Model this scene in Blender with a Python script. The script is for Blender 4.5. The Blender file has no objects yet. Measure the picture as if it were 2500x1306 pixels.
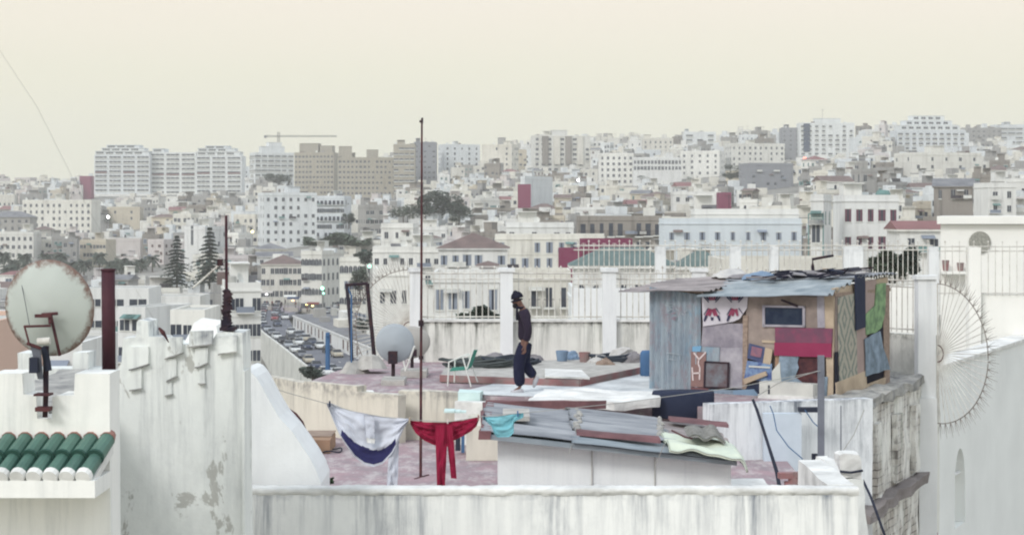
import bpy, bmesh, math, random
from mathutils import Vector, Matrix, noise
R = math.radians
random.seed(7)
sc = bpy.context.scene
COL = sc.collection

# ------------------------------------------------------------------ camera
# photograph: 2500 x 1306, focal length F pixels, horizon at row HZ; camera at the origin looking along +Y
F, HZ = 4500.0, 520.0
cam_d = bpy.data.cameras.new('camera'); cam = bpy.data.objects.new('camera', cam_d); COL.objects.link(cam)
cam_d.sensor_width = 36.0; cam_d.lens = F / 2500.0 * 36.0
cam_d.shift_y = -(653.0 - HZ) / 2500.0
cam_d.clip_start = 0.5; cam_d.clip_end = 6000
cam.location = (0, 0, 0); cam.rotation_euler = (R(90), 0, 0)
sc.camera = cam

# ------------------------------------------------------------------ world, sun, exposure
SUN_EL, SUN_AZ = 38.0, 215.0      # azimuth measured from +Y towards +X
w = bpy.data.worlds.new('World'); sc.world = w; w.use_nodes = True
nt = w.node_tree; N = nt.nodes; L = nt.links; N.clear()
out = N.new('ShaderNodeOutputWorld'); bg = N.new('ShaderNodeBackground'); bg2 = N.new('ShaderNodeBackground'); add = N.new('ShaderNodeAddShader')
sky = N.new('ShaderNodeTexSky'); sky.sky_type = 'NISHITA'; sky.sun_disc = False
sky.sun_elevation = R(SUN_EL); sky.sun_rotation = R(SUN_AZ); sky.dust_density = 4.0; sky.air_density = 1.0
L.new(sky.outputs[0], bg.inputs[0]); bg.inputs[1].default_value = 0.012
tc = N.new('ShaderNodeTexCoord'); sep = N.new('ShaderNodeSeparateXYZ'); L.new(tc.outputs['Generated'], sep.inputs[0])
ns = N.new('ShaderNodeTexNoise'); ns.inputs['Scale'].default_value = 2.2; ns.inputs['Detail'].default_value = 4
mp = N.new('ShaderNodeMapping'); mp.inputs['Scale'].default_value = (1, 1, 7); L.new(tc.outputs['Generated'], mp.inputs[0]); L.new(mp.outputs[0], ns.inputs[0])
ma = N.new('ShaderNodeMath'); ma.operation = 'MULTIPLY_ADD'; L.new(ns.outputs[0], ma.inputs[0]); ma.inputs[1].default_value = 0.05
L.new(sep.outputs[2], ma.inputs[2])
rp = N.new('ShaderNodeValToRGB'); L.new(ma.outputs[0], rp.inputs[0]); e = rp.color_ramp.elements
e[0].position = 0.0; e[0].color = (0.76, 0.758, 0.645, 1)
e[1].position = 0.14; e[1].color = (0.87, 0.80, 0.68, 1)
for p_, c_ in ((0.055, (0.775, 0.768, 0.640, 1)), (0.10, (0.815, 0.788, 0.645, 1)), (0.3, (0.88, 0.92, 0.95, 1)), (0.8, (0.88, 0.97, 1.09, 1))):
    q = rp.color_ramp.elements.new(p_); q.color = c_
L.new(rp.outputs[0], bg2.inputs[0]); bg2.inputs[1].default_value = 0.96
L.new(bg.outputs[0], add.inputs[0]); L.new(bg2.outputs[0], add.inputs[1]); L.new(add.outputs[0], out.inputs[0])
sd = bpy.data.lights.new('sun', 'SUN'); so = bpy.data.objects.new('sun', sd); COL.objects.link(so)
sd.energy = 1.4; sd.angle = R(15); sd.color = (1.0, 0.98, 0.95)
az = R(SUN_AZ); el = R(SUN_EL)
sdir = Vector((math.sin(az) * math.cos(el), math.cos(az) * math.cos(el), math.sin(el)))
so.rotation_euler = sdir.to_track_quat('Z', 'Y').to_euler()
sc.view_settings.view_transform = 'Standard'; sc.view_settings.look = 'None'
sc.view_settings.exposure = 0.12; sc.view_settings.gamma = 1.0
sc.cycles.max_bounces = 5; sc.cycles.diffuse_bounces = 3; sc.cycles.glossy_bounces = 2; sc.cycles.volume_bounces = 1
sc.cycles.transparent_max_bounces = 6
sc.cycles.use_denoising = True
sc.cycles.filter_width = 2.1

# ------------------------------------------------------------------ pixel <-> place
def X(px, D): return (px - 1250.0) / F * D
def Z(py, D): return -(py - HZ) / F * D
def P(px, py, D): return Vector((X(px, D), D, Z(py, D)))
def PG(px, py, z):                      # the point on level z seen at that pixel
    D = -z * F / (py - HZ); return Vector((X(px, D), D, z))

# ------------------------------------------------------------------ materials
def lin(c):
    if isinstance(c, str):
        c = c.lstrip('#'); c = [int(c[i:i+2], 16) / 255 for i in (0, 2, 4)]
        return tuple(v / 12.92 if v <= 0.04045 else ((v + 0.055) / 1.055) ** 2.4 for v in c)
    return tuple(c)
MATS = {}
class NB:
    def __init__(s, name):
        m = bpy.data.materials.new(name); m.use_nodes = True; s.m = m; s.t = m.node_tree; s.N = s.t.nodes; s.L = s.t.links
        s.b = s.N['Principled BSDF']; s.geo = s.N.new('ShaderNodeNewGeometry'); s.pos = s.geo.outputs['Position']
    def noise(s, scale, vec=(1, 1, 1), detail=4, rough=0.55, src=None, dist=0.0):
        mp = s.N.new('ShaderNodeMapping'); mp.inputs['Scale'].default_value = vec; s.L.new(src or s.pos, mp.inputs[0])
        n = s.N.new('ShaderNodeTexNoise'); n.inputs['Scale'].default_value = scale; n.inputs['Detail'].default_value = detail
        n.inputs['Roughness'].default_value = rough; n.inputs['Distortion'].default_value = dist; s.L.new(mp.outputs[0], n.inputs[0]); return n.outputs[0]
    def ramp(s, f, a, b, ca=0.0, cb=1.0):
        r = s.N.new('ShaderNodeMapRange'); r.inputs[1].default_value = a; r.inputs[2].default_value = b
        r.inputs[3].default_value = ca; r.inputs[4].default_value = cb; r.clamp = True; s.L.new(f, r.inputs[0]); return r.outputs[0]
    def math(s, op, a, b):
        r = s.N.new('ShaderNodeMath'); r.operation = op
        for i, v in enumerate((a, b)):
            if isinstance(v, (int, float)): r.inputs[i].default_value = v
            else: s.L.new(v, r.inputs[i])
        return r.outputs[0]
    def mix(s, f, a, b):
        r = s.N.new('ShaderNodeMix'); r.data_type = 'RGBA'
        if isinstance(f, (int, float)): r.inputs[0].default_value = f
        else: s.L.new(f, r.inputs[0])
        for i, v in ((6, a), (7, b)):
            if isinstance(v, tuple): r.inputs[i].default_value = (*v[:3], 1)
            else: s.L.new(v, r.inputs[i])
        return r.outputs[2]
    def z(s, src=None):
        q = s.N.new('ShaderNodeSeparateXYZ'); s.L.new(src or s.pos, q.inputs[0]); return q.outputs[2]
    def xyz(s):
        q = s.N.new('ShaderNodeSeparateXYZ'); s.L.new(s.pos, q.inputs[0]); return q.outputs
    def rnd(s):
        return s.N.new('ShaderNodeObjectInfo').outputs['Random']
    def bump(s, h, strength=0.3, dist=0.02):
        b = s.N.new('ShaderNodeBump'); b.inputs['Strength'].default_value = strength; b.inputs['Distance'].default_value = dist
        s.L.new(h, b.inputs['Height']); s.L.new(b.outputs[0], s.b.inputs['Normal'])
    def done(s, col, rough=0.85, metal=0.0):
        if isinstance(col, tuple): s.b.inputs['Base Color'].default_value = (*col[:3], 1)
        else: s.L.new(col, s.b.inputs['Base Color'])
        s.b.inputs['Roughness'].default_value = rough; s.b.inputs['Metallic'].default_value = metal
        s.b.inputs['Specular IOR Level'].default_value = 0.25
        MATS[s.m.name] = s.m; return s.m

def mk(name, c, c2=None, scale=3.0, rough=0.85, metal=0.0, amt=0.35, bump=0.0, vec=(1, 1, 1)):
    """a base colour broken by blotches of a second one"""
    b = NB(name); c = lin(c); c2 = lin(c2) if c2 else tuple(v * 0.7 for v in c)
    f = b.ramp(b.noise(scale, vec, 5, 0.6), 0.35, 0.75, 0, amt * 1.6)
    if bump: b.bump(b.noise(scale * 6, vec), bump, 0.01)
    return b.done(b.mix(f, c, c2), rough, metal)
def wallmat(name, c, stain, amt=0.5, near=False, var=0.06, streak=1.0, sscale=1.0):
    """painted plaster with vertical weather streaks and blotches; each object's tone differs a little"""
    b = NB(name); c = lin(c); stain = lin(stain); k = 1.0 if near else 0.16
    st = b.ramp(b.noise(5.0 * k * sscale, (1, 1, 0.10), 5, 0.65), 0.50, 0.78)
    bl = b.ramp(b.noise(0.8 * k * sscale, (1, 1, 0.6), 6, 0.62), 0.45, 0.72)
    f = b.math('MULTIPLY', b.math('ADD', b.math('MULTIPLY', st, 0.8 * streak), b.math('MULTIPLY', bl, 0.35)), amt)
    dark = tuple(v * (1 - var) for v in c)
    base = b.mix(b.ramp(b.rnd(), 0, 1, 0, 1), c, (dark[0] * 0.93, dark[1] * 0.95, dark[2]))
    if near: b.bump(b.noise(7, (1, 1, 1), 6, 0.65), 0.35, 0.02)
    return b.done(b.mix(b.ramp(f, 0, 1), base, stain), 0.92)

mk('roofgrey', '#838487', '#5c5d63', 0.3, amt=0.6); mk('roofbrown', '#7a6a66', '#5c504f', 0.4, amt=0.5); mk('roofred', '#8a6464', '#6f5455', 0.4)
mk('rooflight', '#c2c2bb', '#8f8f8e', 0.25, amt=0.6); mk('rooftile_green', '#6a7a78', '#586866', 1.5, amt=0.6)
W = {}
W['white'] = wallmat('plaster_white', '#e8e7e0', '#969591', 0.65)
W['cool'] = wallmat('plaster_cool_white', '#dfe2e0', '#8f9496', 0.6)
W['cream'] = wallmat('plaster_cream', '#dedacd', '#969186', 0.7)
W['ivory'] = wallmat('plaster_ivory', '#e2e0d6', '#9c988e', 0.75)
W['tan'] = wallmat('plaster_tan', '#aea797', '#7f796e', 0.6)
W['beige'] = wallmat('plaster_beige', '#cbc2af', '#948b7c', 0.6)
W['grey'] = wallmat('plaster_grey', '#a5a39e', '#6c6a68', 0.85)
W['stone'] = wallmat('old_stone', '#968f86', '#57534f', 1.0)
W['slate'] = wallmat('slate_wall', '#8d8f94', '#6b6c73', 0.5)
W['blue'] = wallmat('plaster_pale_blue', '#d6dddf', '#9fa7ad', 0.5)
W['pink'] = wallmat('plaster_pale_pink', '#d3ccc7', '#958e8b', 0.6)
W['peach'] = wallmat('plaster_peach_glow', '#dcbca8', '#b59886', 0.5)  # orange light on the wall is put into this plaster colour
W['maroon'] = wallmat('plaster_maroon', '#84405a', '#6a3147', 0.5)
mk('glass', (0.028, 0.036, 0.055), (0.07, 0.08, 0.10), 0.35, rough=0.25, amt=0.7); mk('glassblue', '#3b4a63', '#2b3548', 0.3, rough=0.2)
mk('frame_white', '#d9dad4', '#b5b5b0', 1.0); mk('shutter_brown', '#7a6560', '#5d4b48', 0.5); mk('shutter_teal', '#6f8f8c', '#55716f', 0.5)
mk('shutter_grey', '#8b93a0', '#6c7480', 0.5); mk('shutter_maroon', '#6b4654', '#50323e', 0.5); mk('iron', (0.035, 0.032, 0.045), (0.07, 0.05, 0.05), 6)
def G(n): return MATS[n]

# ------------------------------------------------------------------ mesh builder
class MB:
    def __init__(s): s.v = []; s.f = []; s.m = []
    def add(s, vs, fs, m=0, M=None):
        o = len(s.v); s.v += [tuple(M @ Vector(v)) if M else tuple(v) for v in vs]
        s.f += [tuple(i + o for i in f) for f in fs]; s.m += [m] * len(fs); return s
    def box(s, x0, x1, y0, y1, z0, z1, m=0, M=None):
        vs = [(x0, y0, z0), (x1, y0, z0), (x1, y1, z0), (x0, y1, z0), (x0, y0, z1), (x1, y0, z1), (x1, y1, z1), (x0, y1, z1)]
        return s.add(vs, [(0, 3, 2, 1), (4, 5, 6, 7), (0, 1, 5, 4), (1, 2, 6, 5), (2, 3, 7, 6), (3, 0, 4, 7)], m, M)
    def prism(s, pts, dv, m=0, M=None):
        """closed polygon of 3-D points pushed along dv"""
        n = len(pts); pts = [Vector(p) for p in pts]; dv = Vector(dv)
        nrm = Vector((0, 0, 0))
        for i in range(n): nrm += pts[i].cross(pts[(i + 1) % n])
        if nrm.dot(dv) > 0: pts = pts[::-1]
        vs = pts + [p + dv for p in pts]
        fs = [tuple(range(n)), tuple(range(2 * n - 1, n - 1, -1))] + [(i + n, (i + 1) % n + n, (i + 1) % n, i) for i in range(n)]
        return s.add(vs, fs, m, M)
    def tube(s, path, r, n=8, m=0, M=None, cap=True):
        path = [Vector(p) for p in path]; k = len(path); rr = r if isinstance(r, (list, tuple)) else [r] * k; vs = []
        up = Vector((0, 0, 1)); t0 = (path[1] - path[0]).normalized()
        if abs(t0.dot(up)) > 0.95: up = Vector((0, 1, 0))
        for i, p in enumerate(path):
            t = (path[min(i + 1, k - 1)] - path[max(i - 1, 0)]).normalized()
            a = t.cross(up); a = a.normalized() if a.length > 1e-4 else Vector((1, 0, 0)); b = a.cross(t).normalized()
            for j in range(n):
                q = 2 * math.pi * j / n; vs.append(p + (a * math.cos(q) + b * math.sin(q)) * rr[i])
        fs = [(i * n + j, i * n + (j + 1) % n, (i + 1) * n + (j + 1) % n, (i + 1) * n + j) for i in range(k - 1) for j in range(n)]
        if cap: fs += [tuple(range(n - 1, -1, -1)), tuple(range((k - 1) * n, k * n))]
        return s.add(vs, fs, m, M)
    def lathe(s, prof, n=24, m=0, M=None, a0=0, a1=2 * math.pi):
        """prof = (radius, height) pairs turned about Z"""
        full = abs(a1 - a0 - 2 * math.pi) < 1e-6; c = n if full else n + 1; vs = []
        for r, h in prof:
            for j in range(c):
                q = a0 + (a1 - a0) * j / n; vs.append((r * math.cos(q), r * math.sin(q), h))
        fs = []
        for i in range(len(prof) - 1):
            for j in range(n):
                j2 = (j + 1) % c; fs.append((i * c + j, i * c + j2, (i + 1) * c + j2, (i + 1) * c + j))
        return s.add(vs, fs, m, M)
    def grid(s, fn, nu, nv, m=0, M=None, thick=0.0, mf=None):
        """surface fn(u,v) -> point; thick > 0 gives it a back side; mf(u,v) picks the material"""
        def put(pts, flip):
            o = len(s.v); s.v += [tuple(M @ Vector(p)) if M else tuple(p) for p in pts]
            for i in range(nu):
                for j in range(nv):
                    a = o + i * (nv + 1) + j; q = (a, a + 1, a + nv + 2, a + nv + 1)
                    s.f.append(q[::-1] if flip else q); s.m.append(mf((i + .5) / nu, (j + .5) / nv) if mf else m)
            return o
        pts = [Vector(fn(i / nu, j / nv)) for i in range(nu + 1) for j in range(nv + 1)]
        if not thick: put(pts, False); return s
        nr = []
        for i in range(nu + 1):
            for j in range(nv + 1):
                a = pts[min(i + 1, nu) * (nv + 1) + j] - pts[max(i - 1, 0) * (nv + 1) + j]; b = pts[i * (nv + 1) + min(j + 1, nv)] - pts[i * (nv + 1) + max(j - 1, 0)]
                c = a.cross(b); nr.append(c.normalized() if c.length > 1e-9 else Vector((0, 1, 0)))
        o1 = put(pts, True); o2 = put([p + q * thick for p, q in zip(pts, nr)], False)
        ring = [i * (nv + 1) for i in range(nu + 1)] + [nu * (nv + 1) + j for j in range(1, nv + 1)] + [i * (nv + 1) + nv for i in range(nu - 1, -1, -1)] + [j for j in range(nv - 1, 0, -1)]
        for k in range(len(ring)):
            a, b = ring[k], ring[(k + 1) % len(ring)]
            s.f.append((o1 + a, o1 + b, o2 + b, o2 + a)); s.m.append(m)
        return s
    def mesh(s, name, mats, smooth=False):
        me = bpy.data.meshes.new(name); me.from_pydata(s.v, [], s.f)
        for m in mats: me.materials.append(MATS[m] if isinstance(m, str) else m)
        me.polygons.foreach_set('material_index', s.m)
        if smooth: me.polygons.foreach_set('use_smooth', [True] * len(s.f))
        me.update(); return me
def link(name, me, parent=None, loc=(0, 0, 0), rot=None, scale=None):
    o = bpy.data.objects.new(name, me); COL.objects.link(o)
    if parent: o.parent = parent
    o.location = loc
    if rot: o.rotation_euler = rot
    if scale: o.scale = scale
    return o
def tag(o, label=None, cat=None, group=None, kind=None):
    if label: o['label'] = label
    if cat: o['category'] = cat
    if group: o['group'] = group
    if kind: o['kind'] = kind
    return o
def thing(name, label, cat, loc=(0, 0, 0), rz=0.0, group=None):
    o = bpy.data.objects.new(name, None); COL.objects.link(o); o.location = loc; o.rotation_euler = (0, 0, rz); o.empty_display_size = 0.3
    return tag(o, label, cat, group)
def part(mb, name, mats, root, smooth=False, label=None, world=True):
    """a part built in world coordinates under a thing (or, world=False, in the thing's own coordinates)"""
    if isinstance(mats, str): mats = [mats]
    me = mb if isinstance(mb, bpy.types.Mesh) else mb.mesh(name, mats, smooth)
    o = link(name, me, root)
    if world:
        m = Matrix.Identity(4); r = root; chain = []
        while r is not None: chain.append(r); r = r.parent
        for r in chain[::-1]: m = m @ Matrix.LocRotScale(r.location, r.rotation_euler, r.scale)
        o.matrix_local = m.inverted() @ Matrix.Identity(4)
        o.location = o.location
    if label: o['label'] = label
    return o
def solo(mb, name, mats, label, cat, smooth=False, group=None):
    if isinstance(mats, str): mats = [mats]
    # origin at the thing's base
    xs = [v[0] for v in mb.v]; ys = [v[1] for v in mb.v]; zs = [v[2] for v in mb.v]
    c = Vector(((min(xs) + max(xs)) / 2, (min(ys) + max(ys)) / 2, min(zs)))
    mb.v = [(v[0] - c.x, v[1] - c.y, v[2] - c.z) for v in mb.v]
    return tag(link(name, mb.mesh(name, mats, smooth), loc=c), label, cat, group)
def struct(mb, name, mats, smooth=False):
    if isinstance(mats, str): mats = [mats]
    return tag(link(name, mb.mesh(name, mats, smooth)), kind='structure')
def copy_tree(o, parent=None):
    c = o.copy(); COL.objects.link(c)
    if parent: c.parent = parent
    for ch in o.children: copy_tree(ch, c)
    return c
def rough_poly(mb, amp=0.02, freq=1.5, cuts=2, size=0.5):
    """cut a mesh builder's faces smaller and move its points by smooth noise: hand-plastered edges"""
    bm = bmesh.new(); vs = [bm.verts.new(v) for v in mb.v]
    for f, m in zip(mb.f, mb.m):
        try: q = bm.faces.new([vs[i] for i in f]); q.material_index = m
        except ValueError: pass
    bmesh.ops.remove_doubles(bm, verts=bm.verts, dist=1e-4)
    bmesh.ops.triangulate(bm, faces=bm.faces)
    for _ in range(cuts):
        long = [e for e in bm.edges if e.calc_length() > size]
        if not long: break
        bmesh.ops.subdivide_edges(bm, edges=long, cuts=1); bmesh.ops.triangulate(bm, faces=bm.faces)
    for v in bm.verts:
        n = noise.noise_vector(v.co * freq) * amp + noise.noise_vector(v.co * freq * 3.7) * amp * 0.5; v.co += n
    bm.verts.index_update(); r = MB(); r.v = [tuple(v.co) for v in bm.verts]
    for f in bm.faces: r.f.append(tuple(v.index for v in f.verts)); r.m.append(f.material_index)
    bm.free(); return r
def ppoly(pix, D, thick, m=0, mb=None):
    """an outline at distance D (metres) with real thickness behind it"""
    mb = mb or MB(); return mb.prism([P(x, y, D) for x, y in pix], (0, thick, 0), m)
def skin_mesh(name, verts, edges, radii, mats, sub=2, root=0, matf=None):
    """grow one continuous body round a skeleton"""
    me = bpy.data.meshes.new(name); me.from_pydata([tuple(v) for v in verts], edges, [])
    o = bpy.data.objects.new(name + '_grow', me); COL.objects.link(o)
    sk = o.modifiers.new('s', 'SKIN'); sk.use_smooth_shade = True; sk.branch_smoothing = 0.6
    if not me.skin_vertices:
        bm = bmesh.new(); bm.from_mesh(me); bm.verts.layers.skin.verify(); bm.to_mesh(me); bm.free()
    for i, r in enumerate(radii):
        r = r if isinstance(r, (tuple, list)) else (r, r); me.skin_vertices[0].data[i].radius = r; me.skin_vertices[0].data[i].use_root = (i == root)
    if sub:
        sb = o.modifiers.new('b', 'SUBSURF'); sb.levels = sub; sb.render_levels = sub
    dg = bpy.context.evaluated_depsgraph_get(); r = bpy.data.meshes.new_from_object(o.evaluated_get(dg)); r.name = name
    bpy.data.objects.remove(o)
    r.materials.clear()
    for m in mats: r.materials.append(MATS[m])
    for p in r.polygons:
        p.use_smooth = True; p.material_index = matf(p.center) if matf else 0
    return r
# ------------------------------------------------------------------ terrain: a valley with a road, then a hillside
GP = [0, 300, 620, 1000, 1500, 2000, 2500]
GT = {40: [-20, -20, -20, -20, -19, -18, -18], 100: [-20, -20, -22, -21, -17, -16, -16], 250: [-25, -27, -34, -26, -17, -13, -12], 330: [-26, -29, -34, -28, -16, -10.5, -9],
      400: [-27, -28, -29, -28, -15, -8, -6], 450: [-27, -27, -27.5, -27.5, -13, -6, -4], 505: [-27, -26.5, -27, -27, -11, -4, -1], 550: [-27, -26, -22, -16, -9, -1, 2], 700: [-22, -22, -14, -9, -3, 8, 9], 850: [-15, -14, -6, -3, 5, 16, 17],
      1000: [-8, -6, 2, 4, 14, 25, 26], 1150: [0, 2, 8, 12, 25, 33, 35], 1300: [8, 12, 15, 25, 33, 39, 43], 1450: [10, 14, 17, 28, 35, 42, 46], 1900: [-10, -5, 0, 5, 10, 12, 15]}
GD = sorted(GT)
def gnd(x, y):
    D = max(y, GD[0]); px = 1250 + x / D * F
    px = min(max(px, GP[0]), GP[-1]); D = min(D, GD[-1])
    i = max(k for k in range(len(GP) - 1) if GP[k] <= px); a = (px - GP[i]) / (GP[i + 1] - GP[i])
    j = max(k for k in range(len(GD) - 1) if GD[k] <= D); b = (D - GD[j]) / (GD[j + 1] - GD[j])
    r0, r1 = GT[GD[j]], GT[GD[j + 1]]
    return (r0[i] * (1 - a) + r0[i + 1] * a) * (1 - b) + (r1[i] * (1 - a) + r1[i + 1] * a) * b
b = NB('earth')
f1 = b.ramp(b.noise(0.03, (1, 1, 1), 6), 0.4, 0.6)
b.done(b.mix(f1, lin('#94918b'), lin('#77756f')), 0.95)
mb = MB(); nx, ny = 90, 130
def gfn(u, v):
    D = -20 + 1940 * v ** 1.5; x = (u - 0.5) * 1480; return (x, D, gnd(x, D) - 0.6)
mb.grid(gfn, nx, ny); struct(mb, 'ground', 'earth', True)

mk('asphalt', '#73757d', '#5d5f68', 0.25, amt=0.7); mk('paving', '#9c929a', '#837b84', 0.3, amt=0.6)
# the road behind the curved retaining wall (level, raised above the lower ground on its left)
RZ = -26.0
left_edge = [(646, 722), (633, 745), (622, 768), (617, 786), (624, 803), (646, 824), (690, 858), (745, 903), (800, 945), (860, 990)]
right_edge = [(1080, 985), (1000, 935), (900, 882), (800, 833), (716, 802), (704, 775), (740, 752), (830, 742), (905, 735), (905, 712)]
rp_ = [PG(x, y, RZ) for x, y in left_edge + right_edge]
mb = MB().prism([p.xy.to_3d() + Vector((0, 0, RZ)) for p in rp_], (0, 0, -0.5)); struct(mb, 'road', 'asphalt')
mb = MB()
for k in range(26):      # dashed centre line
    t = k / 25; a = PG(668, 770, RZ + .01).lerp(PG(860, 905, RZ + .01), t)
    if k % 2 == 0:
        d = (PG(860, 905, RZ) - PG(668, 770, RZ)).normalized(); q = Vector((-d.y, d.x, 0)) * 0.08
        mb.add([a - q, a + q, a + q + d * 3, a - q + d * 3], [(0, 1, 2, 3)])
mk('road_paint', '#c9c9c4', '#9b9b98', 2); struct(mb, 'road_marking', 'road_paint')
mb = MB().prism([(PG(x, y, RZ + .02)) for x, y in [(636, 716), (636, 740), (655, 756), (705, 764), (742, 753), (830, 744), (905, 738), (900, 706), (700, 700)]], (0, 0, 0.006)); struct(mb, 'square', 'paving')
mk('void_dark', (0.05, 0.05, 0.06), (0.09, .08, .08), .5)
# ------------------------------------------------------------------ windows shared by all facades (unit size, scaled per copy)
def win_mesh(kind):
    mb = MB()
    if kind == 'plain':
        mb.box(-.5, .5, -.03, .05, -.5, .5, 0)
        mb.box(-.56, .56, -.10, .0, -.60, -.5, 1); mb.box(-.03, .03, -.06, -.035, -.5, .5, 1)
        return mb.mesh('window', ['glass', 'frame_white'])
    if kind in ('brown', 'teal', 'greyshut', 'maroon'):
        mat = {'brown': 'shutter_brown', 'teal': 'shutter_teal', 'greyshut': 'shutter_grey', 'maroon': 'shutter_maroon'}[kind]
        mb.box(-.5, .5, -.03, .05, -.5, .5, 0); mb.box(-.5, -.14, -.08, -.035, -.5, .5, 2); mb.box(.14, .5, -.08, -.035, -.5, .5, 2)
        mb.box(-.6, .6, -.10, .0, .5, .6, 1); mb.box(-.6, .6, -.12, .0, -.58, -.5, 1)
        return mb.mesh('window', ['glass', 'frame_white', mat])
    if kind == 'balcony':
        mb.box(-.36, .36, -.03, .05, -.5, .5, 0); mb.box(-.65, .65, -.9, .0, -.60, -.5, 1)
        for k in range(8): x = -.62 + k * 1.24 / 7; mb.box(x - .012, x + .012, -.9, -.87, -.5, -.1, 2)
        mb.box(-.65, .65, -.92, -.86, -.1, -.07, 2)
        return mb.mesh('window', ['glass', 'frame_white', 'iron'])
    if kind == 'strip':
        mb.box(-.5, .5, -.03, .05, -.5, .5, 0); mb.box(-.5, .5, -.55, -.0, -.72, -.5, 1); mb.box(-.5, .5, -.6, -.5, -.72, -.30, 1)
        for x in (-.5, -.17, .17, .5): mb.box(x - .015, x + .015, -.12, -.0, -.5, .5, 1)
        return mb.mesh('window', ['glass', 'frame_white'])
    if kind == 'redstrip':
        mb.box(-.5, .5, -.03, .05, -.5, .5, 0); mb.box(-.5, .5, -.55, -.0, -.72, -.5, 1); mb.box(-.5, .5, -.6, -.5, -.72, -.15, 2)
        return mb.mesh('window', ['glass', 'frame_white', 'roofred'])
    if kind == 'arch':
        pts = [(-.5, 0, -.5), (.5, 0, -.5)] + [(.5 * math.cos(t), 0, .15 + .35 * math.sin(t)) for t in [math.pi * k / 8 for k in range(9)]]
        mb.prism([Vector(p) + Vector((0, .04, 0)) for p in pts], (0, -.08, 0), 0); mb.box(-.56, .56, -.12, .0, -.58, -.5, 1); mb.box(-.03, .03, -.07, -.045, -.5, .45, 1)
        return mb.mesh('window', ['glass', 'frame_white'])
    if kind == 'greenarch':
        pts = [(-.5, 0, -.5), (.5, 0, -.5)] + [(.5 * math.cos(t), 0, .15 + .35 * math.sin(t)) for t in [math.pi * k / 8 for k in range(9)]]
        mb.prism([Vector(p) + Vector((0, .04, 0)) for p in pts], (0, -.08, 0), 0)
        for x in (-.25, 0, .25): mb.box(x - .02, x + .02, -.08, -.045, -.5, .4, 1)
        for z_ in (-.25, 0): mb.box(-.5, .5, -.08, -.045, z_ - .02, z_ + .02, 1)
        return mb.mesh('window', ['shutter_teal', 'frame_white'])
WM = {k: win_mesh(k) for k in ('plain', 'brown', 'teal', 'greyshut', 'maroon', 'balcony', 'strip', 'redstrip', 'arch', 'greenarch')}
def window(root, kind, x, y, z, w_, h_, rz=0):
    return link('window', WM[kind], root, (x, y, z), (0, 0, rz), (w_, 1, h_))
mb = MB(); mb.box(-.6, .6, -.6, .6, 0, .5, 1); mb.lathe([(0, .5), (.62, .5), (.62, 1.6), (.3, 1.8), (0, 1.8)], 10, 0); TANK = mb.mesh('water_tank', ['rooflight', 'roofgrey'], False)
mb = MB(); mb.lathe([(.02, 0), (.35, .04), (.62, .16), (.64, .16), (.35, 0.0), (0, -.04)], 14, 0, Matrix.Translation((0, -.2, 1.1)) @ Matrix.Rotation(R(70), 4, 'X')); mb.tube([(0, 0, 0), (0, 0, 1.0)], .05, 5, 1); DISH = mb.mesh('rooftop_dish', ['frame_white', 'iron'])
mb = MB(); mb.tube([(0, 0, 0), (0, 0, 3.6)], .05, 4, 0); mb.box(-.9, .9, -.03, .03, 3.3, 3.36); mb.box(-.6, .6, -.03, .03, 2.9, 2.96)
for k in range(6): mb.box(-.8 + k * .3, -.76 + k * .3, -.4, .4, 3.3, 3.34)
ANT = mb.mesh('antenna', ['iron'])

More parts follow.
